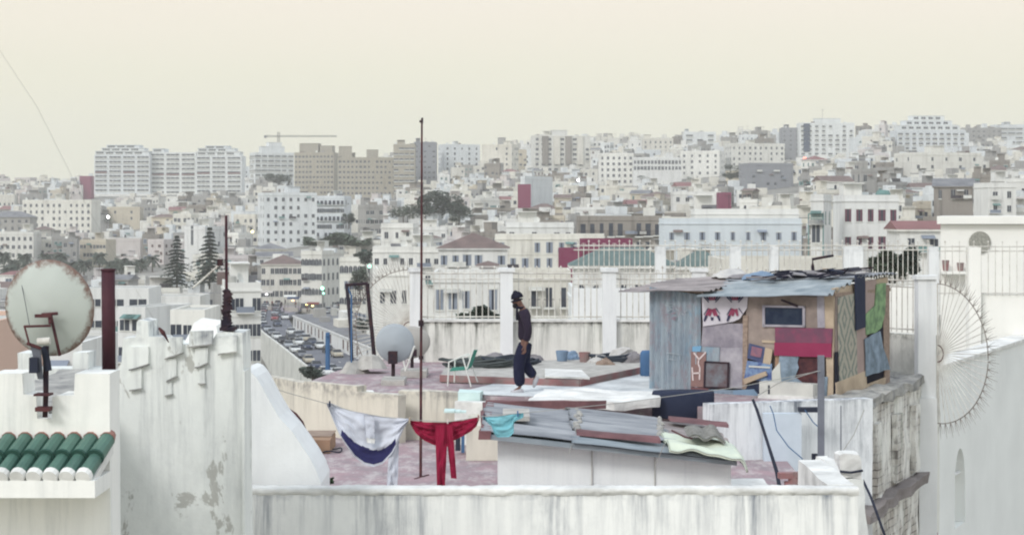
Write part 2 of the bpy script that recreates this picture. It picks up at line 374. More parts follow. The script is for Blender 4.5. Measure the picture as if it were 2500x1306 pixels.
LAND = []        # protected pictures of the landmark buildings: x0, x1, ytop, D, short name
def building(x0, x1, yt, D, depth=12, yaw=0.0, mat='white', fh=3.2, cols=5, scols=3, win=(1.1, 1.5), wk='plain', nrows=None, roof='flat', roofm='rooflight', label='', name='apartment_building',
             cat='building', ybase=None, group=None, top=None, skip=0.1, prot=None, tops=1, short=None, rows=None, rnd=None, zb=None, roofh=None, trim=True, protect=True, par_=0.8):
    rnd = rnd or random.Random(int(x0 * 7 + D)); tot = (x1 - x0) / F * D; c, s_ = math.cos(yaw), abs(math.sin(yaw))
    w_ = max((tot - depth * s_) / c, 2.0); zt = Z(yt, D); xc = X((x0 + x1) / 2, D); yc = D + (w_ * s_ + depth * c) / 2
    xc = xc / D * yc if abs(yaw) < 0.05 else xc * (1 + (w_ * s_) / 2 / D)
    zg = zb if zb is not None else min(gnd(xc - w_ / 2, yc), gnd(xc + w_ / 2, yc), gnd(xc, D)) - 1.5
    if zt - zg < 3: zg = zt - 3.2
    root = thing(name, label, cat, (xc, yc, zg), yaw, group); H = zt - zg; hw, hd = w_ / 2, depth / 2
    par = par_ if roof == 'flat' else 0.0
    mb = MB(); mb.box(-hw, hw, -hd, hd, 0, H - par, 0)
    if roof == 'flat':
        t = 0.25
        mb.box(-hw, hw, -hd, -hd + t, H - par, H, 0); mb.box(-hw, hw, hd - t, hd, H - par, H, 0)
        mb.box(-hw, -hw + t, -hd + t, hd - t, H - par, H, 0); mb.box(hw - t, hw, -hd + t, hd - t, H - par, H, 0)
    if trim:
        if roof == 'flat' and par > .3: mb.box(-hw - .15, hw + .15, -hd - .15, hd + .15, H - par - .35, H - par - .1, 0)
        if rnd.random() < .5 and H > 7: mb.box(-hw - .08, hw + .08, -hd - .08, hd + .08, H - par - fh - .3, H - par - fh - .12, 0)
    wl = part(mb, 'wall', [W[mat]], root, world=False)
    if roof == 'flat':
        part(MB().box(-hw + .25, hw - .25, -hd + .25, hd - .25, H - par, H - par + .06), 'roof', [roofm], root, world=False)
        if tops:
            for k in range(tops):
                a = rnd.uniform(2.2, min(5, max(2.3, w_ * .4))); bx = rnd.uniform(-hw + a / 2 + .3, max(hw - a / 2 - .3, -hw + a / 2 + .4)); hh = rnd.uniform(1.9, 2.8); dd = min(a, depth * .5)
                part(MB().box(bx - a / 2, bx + a / 2, -dd / 2 + rnd.uniform(0, hd * .4), dd / 2 + hd * .42, H - par + .06, H + hh, 0).box(bx - a / 2 - .15, bx + a / 2 + .15, -dd / 2 - .15, dd / 2 + hd * .42 + .15, H + hh, H + hh + .15, 0), 'stair_tower', [W[mat]], root, world=False)
            for k in range(rnd.randint(1, 3)):
                a = rnd.uniform(.7, 1.8); bx = rnd.uniform(-hw + 1, hw - 1); by = rnd.uniform(-hd + .8, hd - .8); part(MB().box(bx - a, bx + a, by - .6, by + .6, H - par + .06, H - par + rnd.uniform(.9, 1.9)), 'rooftop_shed', [rnd.choice([W['grey'], W['stone'], W[mat], W['cool'], 'roofbrown', 'roofgrey', 'void_dark'])], root, world=False)
            if rnd.random() < .5: link('water_tank', TANK, root, (rnd.uniform(-hw + 1, hw - 1), rnd.uniform(-hd * .6, hd * .3), H - par + .06), None, (.8, .8, .8))
            if rnd.random() < .6: link('rooftop_dish', DISH, root, (rnd.uniform(-hw + 1, hw - 1), -hd + 1, H - par + .06), (0, 0, rnd.uniform(-1, 1)), (1.1,) * 3)
            if rnd.random() < .5: link('antenna', ANT, root, (rnd.uniform(-hw + 1, hw - 1), rnd.uniform(-hd * .5, hd * .5), H - par + .06), (0, 0, rnd.uniform(0, 3)))
    else:
        rh = roofh or min(w_, depth) * .22; e = .45; ins = min(hd, hw) * (.95 if roof == 'hip' else 0)
        vs = [(-hw - e, -hd - e, H), (hw + e, -hd - e, H), (hw + e, hd + e, H), (-hw - e, hd + e, H)]
        if w_ >= depth or roof == 'gable': vs += [(-hw + ins - (e if not ins else 0), 0, H + rh), (hw - ins + (e if not ins else 0), 0, H + rh)]; fs = [(0, 1, 5, 4), (1, 2, 5), (2, 3, 4, 5), (3, 0, 4), (3, 2, 1, 0)]
        else: vs += [(0, -hd + ins, H + rh), (0, hd - ins, H + rh)]; fs = [(0, 1, 4), (1, 2, 5, 4), (2, 3, 5), (3, 0, 4, 5), (3, 2, 1, 0)]
        part(MB().add(vs, fs), 'roof', [roofm], root, world=False)
        part(MB().box(-hw - .4, hw + .4, -hd - .4, hd + .4, H - .25, H - .005), 'eaves', [W[mat]], root, world=False)
    # windows
    nr = rows or max(1, int((H - par - .3) / fh)); nr = min(nr, nrows or 99)
    ww, wh = win
    for r_ in range(nr):
        zc = H - par - .35 - fh / 2 - r_ * fh
        if zc - wh / 2 < 0.2: break
        kind = wk if isinstance(wk, str) else wk[r_ % len(wk)]
        if cols:
            step = w_ / cols; jx = jz = 0
            for k in range(cols):
                if rnd.random() < skip: continue
                if not protect: jx, jz = rnd.uniform(-.2, .2), rnd.uniform(-.25, .25)
                window(root, kind, -hw + (k + .5 + jx) * step, -hd, zc + jz, min(ww * rnd.uniform(.75, 1.15), step * .94), wh * rnd.uniform(.85, 1.05))
        if scols and abs(yaw) > .12:
            step = depth / scols; sx = -hw if yaw > 0 else hw
            for k in range(scols):
                if rnd.random() < skip + .1: continue
                window(root, kind, sx, -hd + (k + .5) * step, zc, min(ww, step * .8), wh, R(-90) if yaw > 0 else R(90))
    if D < 900 and cols:
        for k in range(rnd.randint(1, 4)):
            r_ = rnd.randrange(nr); bx = rnd.uniform(-hw + 1.2, hw - 1.2); zc = H - par - .35 - fh / 2 - r_ * fh
            if zc < 1.5: continue
            if rnd.random() < .5: bw_ = rnd.uniform(.8, 1.6); part(MB().box(bx - bw_, bx + bw_, -hd - .8, -hd - .002, zc - 1.1, zc - .98, 0).box(bx - bw_, bx + bw_, -hd - .8, -hd - .76, zc - .98, zc - .25, 1), 'balcony', [W[mat], rnd.choice(['iron', 'frame_white', 'shutter_grey', 'shutter_teal'])], root, world=False)
            else: part(MB().prism([(bx - .9, -hd - .8, zc + .75), (bx + .9, -hd - .8, zc + .75), (bx + .9, -hd - .002, zc + 1.15), (bx - .9, -hd - .002, zc + 1.15)], (0, 0, .05)), 'awning', [rnd.choice(['roofbrown', 'shutter_teal', 'shutter_grey', 'rooflight'])], root, world=False)
    if protect: LAND.append((x0, x1, yt, D, prot or (yt + nr * fh / D * F + 10), short or label, root, w_, depth))
    return root

def extra(root, x0, x1, z0, h, mat, name='upper_storey', y0=None, y1=None, dep=8):
    """a set-back storey on the roof, in the building's own coordinates"""
    return part(MB().box(x0, x1, y0 if y0 is not None else -dep / 2, y1 if y1 is not None else dep / 2, z0, z0 + h).box(x0 - .2, x1 + .2, (y0 if y0 is not None else -dep / 2) - .2, (y1 if y1 is not None else dep / 2) + .2, z0 + h, z0 + h + .25), name, [W[mat] if mat in W else mat], root, world=False)
def Hof(root, yt, D): return Z(yt, D) - root.location.z

# ---- large white apartment complex on the left skyline: three stepped wings, one thing
cx = thing('apartment_complex', 'long white terraced apartment complex with curved stepped wings on left skyline', 'building', (X(410, 1350), 1362, gnd(X(410, 1350), 1360) - 2))
LAND.append((228, 592, 352, 1350, 478, 'the long white terraced complex', cx, 108, 24))
for (a, b_, yt, steps, back) in ((230, 366, 378, [(232, 362, 370), (246, 350, 362), (258, 338, 355)], 0), (366, 478, 372, [(372, 400, 364)], 8), (478, 590, 380, [(480, 584, 371), (482, 572, 363), (500, 556, 357)], 0)):
    D = 1350 + back; xa, xb = X(a, D) - cx.location.x, X(b_, D) - cx.location.x; zt = Z(yt, D) - cx.location.z; y0 = D - cx.location.y
    part(MB().box(xa, xb, y0, y0 + 22, 0, zt), 'wing', [W['cool']], cx, world=False)
    zp = zt
    for q_, (s0, s1, sy) in enumerate(steps):
        zn = Z(sy, D) - cx.location.z; xs0, xs1 = X(s0, D) - cx.location.x, X(s1, D) - cx.location.x; part(MB().box(xs0, xs1, y0 + 1 + q_, y0 + 20 - q_, zp, zn).box(xs0 - .4, xs1 + .4, y0 + .5 + q_, y0 + 20.5 - q_, zn, zn + .4), 'upper_storey', [W['cool']], cx, world=False)
        for k in range(int((xs1 - xs0) / 7)): window(cx, 'strip', xs0 + 3.5 + k * 7, y0 + 1 + q_, (zp + zn) / 2, 5.4, 1.3)
        zp = zn
    n = max(3, int((xb - xa) / 8.6)); st = (xb - xa) / n
    for r_ in range(9 if back else 8):
        for k in range(n):
            zc = zt - 2.0 - r_ * 3.45
            window(cx, 'redstrip' if r_ == (4 if back else 3) and k % 2 == 0 or (back and r_ == 4) else 'strip', xa + (k + .5) * st, y0, zc, st * .84, 1.5)
    part(MB().box(xa - 3, xb + 3, y0 - 6, y0, 0, Z(474, D) - cx.location.z), 'podium', [W['white']], cx, world=False)
def lm(*a, **k): return building(*a, **k)
lm(198, 226, 430, 1290, depth=10, mat='maroon', cols=0, scols=0, roofm='roofred', label='narrow blind maroon block left of the long white complex', short='the maroon block', tops=0, trim=False)
r1 = lm(604, 716, 372, 1240, depth=16, yaw=.35, mat='cool', cols=6, scols=4, wk='strip', win=(4, 1.5), label='white stepped apartment block with dark balconies under the tower crane', short='the block under the crane', prot=440)
extra(r1, -8, 8, Hof(r1, 372, 1240), 4, 'cool'); extra(r1, -3, 6, Hof(r1, 372, 1240) + 4.2, 2.6, 'cool')
# ---- tan complex
t1 = lm(718, 822, 372, 1150, depth=14, yaw=-.12, mat='tan', cols=11, win=(1.2, 1.5), label='taller left wing of tan apartment blocks, full of small windows', short='the left tan block', prot=478)
extra(t1, -10, 2, Hof(t1, 372, 1150), 5.5, 'tan'); extra(t1, 3, 11, Hof(t1, 372, 1150), 4, 'tan')
t2 = lm(820, 966, 384, 1120, depth=14, yaw=.1, mat='tan', cols=14, win=(1.3, 1.5), label='wide tan apartment block with plain parapet and seven window rows', short='the wide tan block', prot=485)
extra(t2, 0, 7, Hof(t2, 384, 1120), 4.5, 'tan'); extra(t2, -17, -9, Hof(t2, 384, 1120), 6.5, 'tan')
lm(962, 1014, 352, 1100, depth=12, mat='tan', cols=4, wk='strip', win=(3, 1.3), label='tan block with long pale balconies beside the dark flank wall', short='the tan balcony block', prot=450)
lm(1012, 1066, 347, 1130, depth=16, mat='slate', cols=5, win=(1.4, 1.6), skip=.3, label='dark blue-grey apartment block behind the tall thin mast', short='the dark blue-grey block', prot=440)
lm(1068, 1172, 352, 1150, depth=14, yaw=.3, mat='cool', cols=5, label='pale white block right of the dark blue-grey block', short='the pale block', prot=400)
r2 = lm(1176, 1266, 352, 1120, depth=12, yaw=-.35, mat='cream', cols=3, scols=5, skip=.4, label='cream block topped by a small roof turret on the skyline', short='the cream turret block', prot=395)
extra(r2, -1, 3, Hof(r2, 352, 1120), 4, 'grey', 'turret', dep=3)
r3 = lm(1296, 1442, 330, 1180, depth=16, yaw=.12, mat='ivory', cols=9, wk=('plain', 'strip', 'plain'), win=(2.2, 1.6), label='tall ivory skyline block divided by deep dark recesses', short='the tall ivory block', prot=415)
for q in range(4): extra(r3, -13 + q * 7.5, -9 + q * 7.5, 10, Hof(r3, 334, 1180) - 10, ('stone', 'cream')[q % 2], 'pilaster', y0=-9.2, y1=-8)
extra(r3, -6, 4, Hof(r3, 330, 1180), 3.2, 'ivory')
lm(1462, 1545, 374, 1010, depth=14, mat='white', cols=6, win=(1.3, 1.6), label='square white block with a neat grid of dark windows', short='the gridded white block', prot=455, skip=0)
r4 = lm(1544, 1662, 384, 1000, depth=12, mat='white', cols=14, win=(1.3, 2.0), nrows=2, label='low white block with one long loggia row of openings', short='the loggia block', prot=440, skip=0)
lm(1662, 1776, 368, 1020, depth=16, yaw=-.3, mat='white', cols=5, scols=4, label='white corner block with shaded right flank and many windows', short='the white corner block', prot=450)
lm(1774, 1918, 350, 1080, depth=12, yaw=.2, mat='ivory', cols=10, label='long ivory block with two storeys of closely spaced windows on the ridge', short='the long ivory block', prot=415)
lm(1568, 1642, 338, 1270, depth=12, mat='cream', cols=6, label='cream penthouse block showing above the gridded white block', prot=365, short='the cream penthouse block')
lm(1668, 1746, 322, 1270, depth=12, mat='cool', cols=3, wk='strip', win=(5, 1.5), label='pale glass-banded block on the ridge above the loggia block', prot=355, short='the glass-banded block')
lm(1905, 1950, 312, 1300, depth=12, mat='slate', cols=3, label='narrow grey block left of the block with blue glass strip', prot=380, short='the narrow grey block')
r5 = lm(1948, 2082, 300, 1290, depth=14, mat='cool', cols=8, win=(2.6, 1.5), wk='strip', label='tall pale office block with a vertical dark blue glass strip', short='the blue-glass office block', prot=388)
part(MB().box(-16.5, -12, -7.6, -7, 6, Hof(r5, 302, 1290)), 'stair_glass', ['glassblue'], r5, world=False); extra(r5, -8, 10, Hof(r5, 300, 1290), 3, 'cool')
link('antenna', ANT, r5, (-2, 0, Hof(r5, 300, 1290) + 3), None, (1.5, 1.5, 2))
r6 = lm(2182, 2360, 318, 1230, depth=16, yaw=.1, mat='cool', cols=10, win=(3, 1.6), wk='strip', label='large white stepped block like a pyramid on right skyline', short='the stepped pyramid block', prot=372)
for q, (a, b_, h) in enumerate(((-21, 20, 3.2), (-17, 15, 3.2), (-12, 10, 3.2))):
    e_ = extra(r6, a, b_, Hof(r6, 318, 1230) + q * 3.3, 3.1, 'cool', dep=14 - q * 2)
    for k in range(int((b_ - a) / 5)): window(r6, 'plain', a + 2.5 + k * 5, -(14 - q * 2) / 2, Hof(r6, 318, 1230) + q * 3.3 + 1.6, 3, 1.4)
lm(2366, 2440, 312, 1300, depth=12, mat='grey', cols=6, label='greyish skyline block right of the stepped pyramid block', prot=345, short='the greyish skyline block')
lm(2436, 2530, 306, 1320, depth=12, mat='cool', cols=5, wk='strip', win=(5, 1.4), label='pale skyline block cut by the right picture edge', prot=345, short='the pale edge block')
lm(1815, 1938, 398, 800, depth=18, yaw=.15, mat='slate', cols=6, nrows=3, skip=.6, label='dark grey concrete building with blank upper wall', short='the dark grey building', prot=465, tops=0)
# ---- middle distance
r7 = lm(620, 772, 470, 700, depth=14, yaw=.32, mat='cool', cols=7, scols=3, fh=3.1, win=(1.1, 1.4), label='big seven-storey white block standing alone below the tan complex', short='the big white block', prot=608)
lm(770, 852, 478, 735, depth=12, yaw=-.15, mat='cool', cols=7, scols=2, wk=('balcony', 'plain'), win=(1.8, 1.7), label='white wing with balconies joined right of the big white block', short='the balcony wing', prot=590)
lm(52, 232, 488, 900, depth=14, yaw=-.1, mat='ivory', cols=12, label='long ivory block with a row of top floor openings at far left', short='the long far-left block', prot=560)
lm(266, 346, 505, 950, depth=10, mat='beige', cols=2, nrows=2, skip=.6, label='blank beige gable wall below the long white complex', short='the beige gable', tops=0, prot=548)
lm(270, 350, 582, 760, depth=12, mat='pink', cols=6, wk='maroon', win=(2.2, 8.5), nrows=1, fh=10, skip=0, label='pale hall with tall purple-brown vertical panels above the palms', short='the tall-panelled hall', prot=630, tops=0)
lm(194, 268, 585, 720, depth=12, yaw=-.12, mat='beige', cols=8, win=(1.0, 1.4), label='cream office block with a close grid of tiny windows', short='the tiny-window block', prot=655)
r8 = lm(448, 542, 553, 620, depth=14, yaw=-.4, mat='white', cols=0, scols=4, label='white block with one tall black slit window', short='the slit-window block', prot=615)
window(r8, 'plain', -1.0, -7, Hof(r8, 575, 620), .9, 6.5)
lm(-20, 92, 566, 720, depth=12, mat='ivory', cols=8, label='pale long house at left picture edge behind palms', short='the left-edge house', prot=600)
lm(-20, 82, 530, 820, depth=12, mat='grey', roof='hip', roofm='roofgrey', cols=6, label='grey-roofed house at left edge above the palms', short='the grey-roofed edge house', prot=565)
lm(930, 1018, 545, 420, depth=9, yaw=-.1, mat='white', cols=3, win=(.8, 1.4), nrows=1, label='white cube house with two small windows left of mast', short='the white cube house', prot=598, tops=0)
lm(868, 935, 500, 640, depth=12, yaw=.3, mat='grey', cols=4, scols=3, label='weathered grey apartment house left of the big dark tree', short='the weathered grey house', prot=560)
lm(914, 1080, 602, 340, depth=12, mat='white', cols=8, win=(.8, 1.2), nrows=2, label='long plain white house with few square windows behind mast', short='the long plain house', prot=665, skip=.25)
lm(1072, 1240, 606, 300, depth=12, mat='white', roof='hip', roofm='roofbrown', cols=6, win=(1.2, 1.7), wk='greyshut', nrows=2, label='white house under wide brown hipped roof in mid distance', short='the brown hip-roofed house', prot=660)
lm(1208, 1482, 572, 380, depth=12, yaw=-.05, mat='ivory', cols=9, win=(1.2, 2.2), wk='greyshut', nrows=2, label='broad ivory house with a row of tall shuttered windows', short='the broad ivory house', prot=640, tops=0)
lm(1235, 1400, 543, 395, depth=8, mat='white', cols=6, win=(1.0, 1.3), nrows=1, label='white upper storey house set behind the broad ivory house', short='the white upper house', prot=570, tops=1)
lm(1408, 1612, 527, 430, depth=14, mat='stone', cols=9, win=(1.5, 3.0), wk='balcony', fh=4.2, nrows=2, label='old grey stone building with tall balcony doors and dark cornice', short='the old stone building', prot=590, roofm='roofgrey', tops=0)
lm(1612, 1948, 533, 350, depth=12, mat='blue', cols=9, win=(1.0, 1.6), wk='greyshut', nrows=1, fh=4.5, label='wide pale blue-white house with one row of shuttered windows', short='the pale blue house', prot=600, tops=0)
lm(1690, 1944, 510, 358, depth=8, mat='white', cols=7, win=(2.6, 1.4), wk='plain', nrows=1, label='rooftop storey with wide dark windows above the pale blue house', short='the rooftop storey', prot=532, tops=1)
# maroon wall
lm(1416, 1542, 583, 260, depth=5, mat='maroon', cols=0, scols=0, tops=0, trim=False, roofm='roofred', label='maroon painted terrace wall left of the green tiled roof', short='the maroon terrace wall', prot=615)
lm(1364, 1420, 606, 258, depth=5, mat='maroon', cols=0, scols=0, tops=0, trim=False, roofm='roofred', label='lower step of the maroon terrace wall', prot=620, short='the lower maroon wall')
lm(1264, 1296, 450, 700, depth=8, mat='maroon', cols=0, scols=0, tops=0, trim=False, roofm='roofred', label='small maroon cube on roofs in the middle of town', prot=474, short='the small maroon cube')
lm(1300, 1322, 430, 720, depth=20, yaw=-.6, mat='cool', cols=0, scols=0, tops=0, label='tall blank pale flank wall right of the small maroon cube', prot=480, short='the blank flank wall')
lm(1752, 1782, 470, 600, depth=8, mat='maroon', cols=0, scols=0, tops=0, trim=False, roofm='roofred', label='small dark red cube right of centre above the rooftop storey', prot=495, short='the small dark red cube')
lm(1640, 1756, 468, 640, depth=10, mat='white', cols=5, nrows=2, label='white house left of the small dark red cube', prot=498, short='the white house by the dark red cube')
# mosque-like tower, red window house
g1 = lm(1980, 2046, 474, 300, depth=7, yaw=-.35, mat='white', cols=2, scols=2, win=(1.1, 2.2), wk='greenarch', nrows=1, fh=5.5, label='white tower with paired green arched windows and teal edging', short='the green-arched tower', prot=600, tops=0)
part(MB().box(-1.5, -1.3, -3.6, -3.5, .1, Hof(g1, 524, 300)).box(.9, 1.1, -3.6, -3.5, .1, Hof(g1, 524, 300)).box(-1.5, 1.1, -3.6, -3.5, Hof(g1, 524, 300), Hof(g1, 521, 300)), 'teal_edging', ['shutter_teal'], g1, world=False)
window(g1, 'arch', -.2, -3.5, Hof(g1, 565, 300), 1.3, 3.6)
r9 = lm(2044, 2182, 476, 310, depth=9, mat='white', cols=5, win=(1.1, 2.1), wk='maroon', fh=4.6, nrows=2, label='white house with tall maroon shuttered windows and green cistern', short='the maroon-shuttered house', prot=592, tops=1)
part(MB().lathe([(0, 1.6), (1.0, 1.5), (1.3, .9), (1.3, 0)], 12, 0, Matrix.Translation((3, 0, Hof(r9, 476, 310) - .7))), 'cistern', ['shutter_teal'], r9, world=False)
lm(2180, 2292, 560, 240, depth=8, mat='white', roof='gable', roofm='roofred', cols=2, nrows=1, label='small white house with red sloping roof left of the tall white wall', short='the red-sloped house', prot=600, roofh=1.1)
lm(2086, 2142, 412, 600, depth=7, yaw=.3, mat='grey', cols=2, scols=2, win=(1.0, 2.6), fh=4, nrows=1, label='square grey tower with paired dark openings', short='the square tower', prot=450, tops=0)
lm(2196, 2402, 372, 760, depth=16, yaw=.25, mat='ivory', cols=5, nrows=2, skip=.5, label='huge plain ivory walled house with very few windows', short='the plain ivory house', prot=425)
lm(2282, 2402, 455, 450, depth=12, yaw=-.25, mat='stone', roof='gable', roofm='roofgrey', cols=3, win=(.9, 2.2), nrows=1, label='old gabled stone building with dark worn roof', short='the gabled stone building', prot=500)
lm(2400, 2482, 446, 420, depth=9, yaw=.12, mat='white', cols=2, win=(1.1, 1.5), nrows=2, label='white house with two square windows right of the gabled stone building', short='the two-window house', prot=500)
# ---- beyond the back fence
lm(1060, 1222, 664, 200, depth=10, mat='white', cols=5, win=(1.0, 2.2), wk=('greyshut', 'brown'), fh=3.7, nrows=3, label='white balustraded villa with tall shuttered windows, left half', short='the balustraded villa', prot=785, tops=0)
lm(1250, 1392, 660, 205, depth=10, mat='cream', cols=4, win=(1.0, 2.2), wk=('balcony', 'brown'), fh=3.7, nrows=3, label='cream villa with small balconies behind walking man', short='the cream balcony villa', prot=785, tops=0)
lm(1388, 1600, 700, 170, depth=10, mat='cool', cols=3, win=(1.0, 1.5), wk='teal', nrows=2, skip=.3, label='low pale house under the green tiled hall', short='the low pale house', prot=785, tops=1)
gh = lm(1398, 1640, 648, 150, depth=5, mat='white', roof='hip', roofm='rooftile_green', cols=7, win=(.5, .8), nrows=2, label='white hall under a green glazed tile hipped roof', short='the green tiled hall', prot=700, roofh=1.45)
lm(1660, 1760, 650, 145, depth=4, mat='white', roof='hip', roofm='rooftile_green', cols=5, win=(.9, 1.5), wk='teal', nrows=2, label='white pavilion with teal shutters and green tiled roof behind shack', short='the teal pavilion', prot=700, roofh=1.4)
lm(1740, 2050, 632, 110, depth=8, mat='cream', cols=9, win=(1.0, 1.4), wk=('teal', 'greyshut'), nrows=2, label='cream terrace house behind iron fence above the shack roof', short='the cream terrace house', prot=700, tops=0, skip=.2)
lm(1176, 1206, 648, 225, depth=6, mat='pink', roof='hip', roofm='roofbrown', cols=2, win=(.7, 1.2), wk='brown', nrows=1, label='tiny lit brown-roofed house above the balustraded villa', short='the tiny lit house', prot=668)
lm(900, 1000, 655, 265, depth=12, yaw=.1, mat='white', cols=3, win=(.8, 1.9), fh=6, nrows=3, label='plain white three-storey house left of the fence with narrow windows', short='the plain narrow-windowed house', prot=790, tops=0)
# ---- left valley, near houses
lm(284, 440, 750, 200, depth=9, yaw=-.42, mat='white', cols=2, scols=2, win=(1.4, 1.3), fh=3.0, par_=.15, nrows=3, label='white modern house with paired square windows behind rusty pipe', short='the paired-window house', prot=850, tops=0, skip=0)
lm(222, 380, 703, 225, depth=8, mat='white', cols=3, win=(1.8, .9), par_=.15, fh=2.6, nrows=2, label='white flat house with wide slit windows above the paired-window house', short='the wide-slit house', prot=745, tops=0)
lm(376, 502, 722, 240, depth=8, par_=.3, mat='white', cols=5, win=(1.1, .9), nrows=2, skip=.3, label='low pale house with long flat roof left of the rusty mast', short='the low flat-roofed house', prot=748, tops=0)
lm(436, 520, 756, 190, depth=10, par_=.3, mat='white', cols=3, scols=0, nrows=1, skip=.5, label='low white house right behind the battlements', short='the house behind the battlements', prot=800, tops=0)
lm(500, 636, 690, 230, depth=14, yaw=.2, mat='white', cols=4, scols=3, win=(1.2, 1.5), nrows=5, label='stepped white house right behind the rusty mast', short='the stepped white house', prot=810, tops=1)
lm(-130, 62, 782, 90, depth=9, par_=.3, mat='peach', cols=1, nrows=1, label='peach lit house wall behind the rusty dish', short='the peach wall house', prot=880, tops=0)
lm(60, 250, 836, 110, depth=10, mat='white', cols=2, nrows=1, skip=.5, label='low white house between the rusty dish and the rusty pipe', par_=.3, short='the low house by the pipe', prot=890, tops=0)
# ---- the street
lm(632, 736, 645, 520, depth=14, yaw=.05, mat='cream', roof='hip', roofm='roofbrown', cols=9, win=(1.1, 1.7), nrows=3, label='long cream market building under brown tile roof at street end', short='the brown-roofed market', prot=712)
r10 = lm(734, 830, 612, 500, depth=14, yaw=-.35, mat='ivory', cols=6, scols=5, win=(1.1, 1.9), wk=('arch', 'plain'), fh=4, nrows=4, label='ornate ivory hotel with arched windows above the busy street', short='the ornate ivory hotel', prot=735, tops=1)
lm(828, 935, 628, 470, depth=14, yaw=-.3, mat='ivory', cols=6, scols=4, win=(1.1, 1.9), wk=('arch', 'greyshut'), fh=4, nrows=4, label='ornate ivory building with oval crest right of the hotel', short='the crested ivory building', prot=740, tops=0)
# long low white building following the road
a = PG(716, 803, -26.0); b_ = PG(1006, 938, -26.0); d = (b_ - a); ln = d.length; mid = (a + b_) / 2; yaw = math.atan2(d.y, d.x)
lb = thing('long_building', 'long low white building with flat grey roof following the road', 'building', (mid.x, mid.y, -26.0), yaw)
part(MB().box(-ln / 2, ln / 2, 0, 12, -2, 3.1).box(-ln / 2, ln / 2, -.25, 0, 2.8, 3.1), 'wall', [W['white']], lb, world=False)
part(MB().box(-ln / 2, ln / 2, 0, 12, 3.1, 3.3), 'roof', ['roofgrey'], lb, world=False)
rq = random.Random(2)
for k in range(16): xx = -ln / 2 + 5 + k * (ln - 10) / 15 + rq.uniform(-2, 2); yy = rq.uniform(1.5, 8); ww_ = rq.uniform(1.5, 5); part(MB().box(xx - ww_, xx + ww_, yy, yy + rq.uniform(.8, 3.2), 3.3, 3.3 + rq.uniform(.6, 1.9)), 'roof_box', [rq.choice([W['white'], W['cream'], 'rooflight', W['grey'], W['white']])], lb, world=False)
for k in range(26):
    if k not in (11, 12, 17, 23): window(lb, 'brown' if k % 3 else 'plain', -ln / 2 + 3 + k * (ln - 6) / 25, 0, 1.5, 1.2, 1.7)
LAND.append((706, 1010, 772, 290, 935, 'the long low building', lb, 10, 10))
# retaining wall
wallmat('retaining_wall', '#d6d6ce', '#777a76', 1.0, sscale=3)
pts = [PG(x, y, RZ) for x, y in left_edge]
mb = MB(); n = len(pts)
for k in range(n - 1):
    a, b_ = pts[k], pts[k + 1]; d = (b_ - a).normalized(); q = Vector((d.y, -d.x, 0)) * .5
    if q.x > 0: q = -q
    mb.prism([a + q + Vector((0, 0, -12)), b_ + q + Vector((0, 0, -12)), b_ + q + Vector((0, 0, 1.1)), a + q + Vector((0, 0, 1.1))], -q)
rw = solo(mb, 'retaining_wall', 'retaining_wall', 'curved white retaining wall edging the road full of parked cars', 'wall')

# ---- tower crane on the skyline
mk('crane_steel', '#8a8a86', '#6d6d6d', 1)
cr = thing('tower_crane', 'thin tower crane with long jib standing on the left skyline', 'crane', (X(680, 1330), 1330, Z(372, 1330)))
def lattice(a, b_, wd, n):
    m_ = MB(); a, b_ = Vector(a), Vector(b_); t = (b_ - a).normalized(); u = Vector((0, 1, 0)) ; v = t.cross(u)
    c4 = [u * wd / 2 + v * wd / 2, u * wd / 2 - v * wd / 2, -u * wd / 2 - v * wd / 2, -u * wd / 2 + v * wd / 2]
    for c_ in c4: m_.tube([a + c_, b_ + c_], .16, 4)
    for k in range(n):
        p, q = a.lerp(b_, k / n), a.lerp(b_, (k + 1) / n)
        for i in range(4): m_.tube([p + c4[i], q + c4[(i + 1) % 4]], .09, 3)
    return m_
c0 = cr.location
part(lattice((c0.x, c0.y, c0.z), (c0.x, c0.y, Z(322, 1330)), 1.4, 8), 'tower', 'crane_steel', cr)
part(lattice((X(646, 1330), 1330, Z(333, 1330)), (X(680, 1330), 1330, Z(333, 1330)), 1.0, 6), 'counter_jib', 'crane_steel', cr)
part(lattice((X(680, 1330), 1330, Z(333, 1330)), (X(822, 1330), 1330, Z(333, 1330)), .9, 22), 'jib', 'crane_steel', cr)
part(MB().box(X(645, 1330), X(651, 1330), 1329, 1331, Z(337, 1330), Z(331, 1330)), 'counterweight', 'roofgrey', cr)

# ------------------------------------------------------------------ the rest of the town, filled in from front to back
rf = random.Random(21); buf = {}
def cols_of(x0, x1): return range(max(int(x0 // 6), -5), min(int(x1 // 6) + 1, 422))
foot = [(r.location.x, r.location.y, max(w_, d_) * .5) for (_, _, _, _, _, _, r, w_, d_) in LAND]
foot.append((-38, 350, 45))
cands = []; D = 235.0
while D < 1440:
    half = 0.29 * D; x = -half
    while x < half:
        wd = rf.uniform(5, 10) * (1 + D / 2800); dp = rf.uniform(6, 11); cx_ = x + wd / 2; px = 1250 + cx_ / D * F
        hh = rf.uniform(4.5, 9) if D < 700 else rf.uniform(5, 12)
        if D > 1050: hh = rf.uniform(8, 17) + (5 if 1250 + cx_ / D * F > 1000 and D > 1150 else 0)
        yy = D + rf.uniform(-12, 12); g = gnd(cx_, yy); zt = g + hh
        x0, x1 = 1250 + (cx_ - wd / 2) / yy * F, 1250 + (cx_ + wd / 2) / yy * F
        cands.append((yy, x0, x1, HZ - zt / yy * F, wd, dp, hh)); x += wd * rf.uniform(.8, 1.15)
    D += 10 + D * .012
cands.sort()
events = [(l[3], 0, l) for l in LAND] + [(c_[0], 1, c_) for c_ in cands]; events.sort(key=lambda t: (t[0], t[1]))
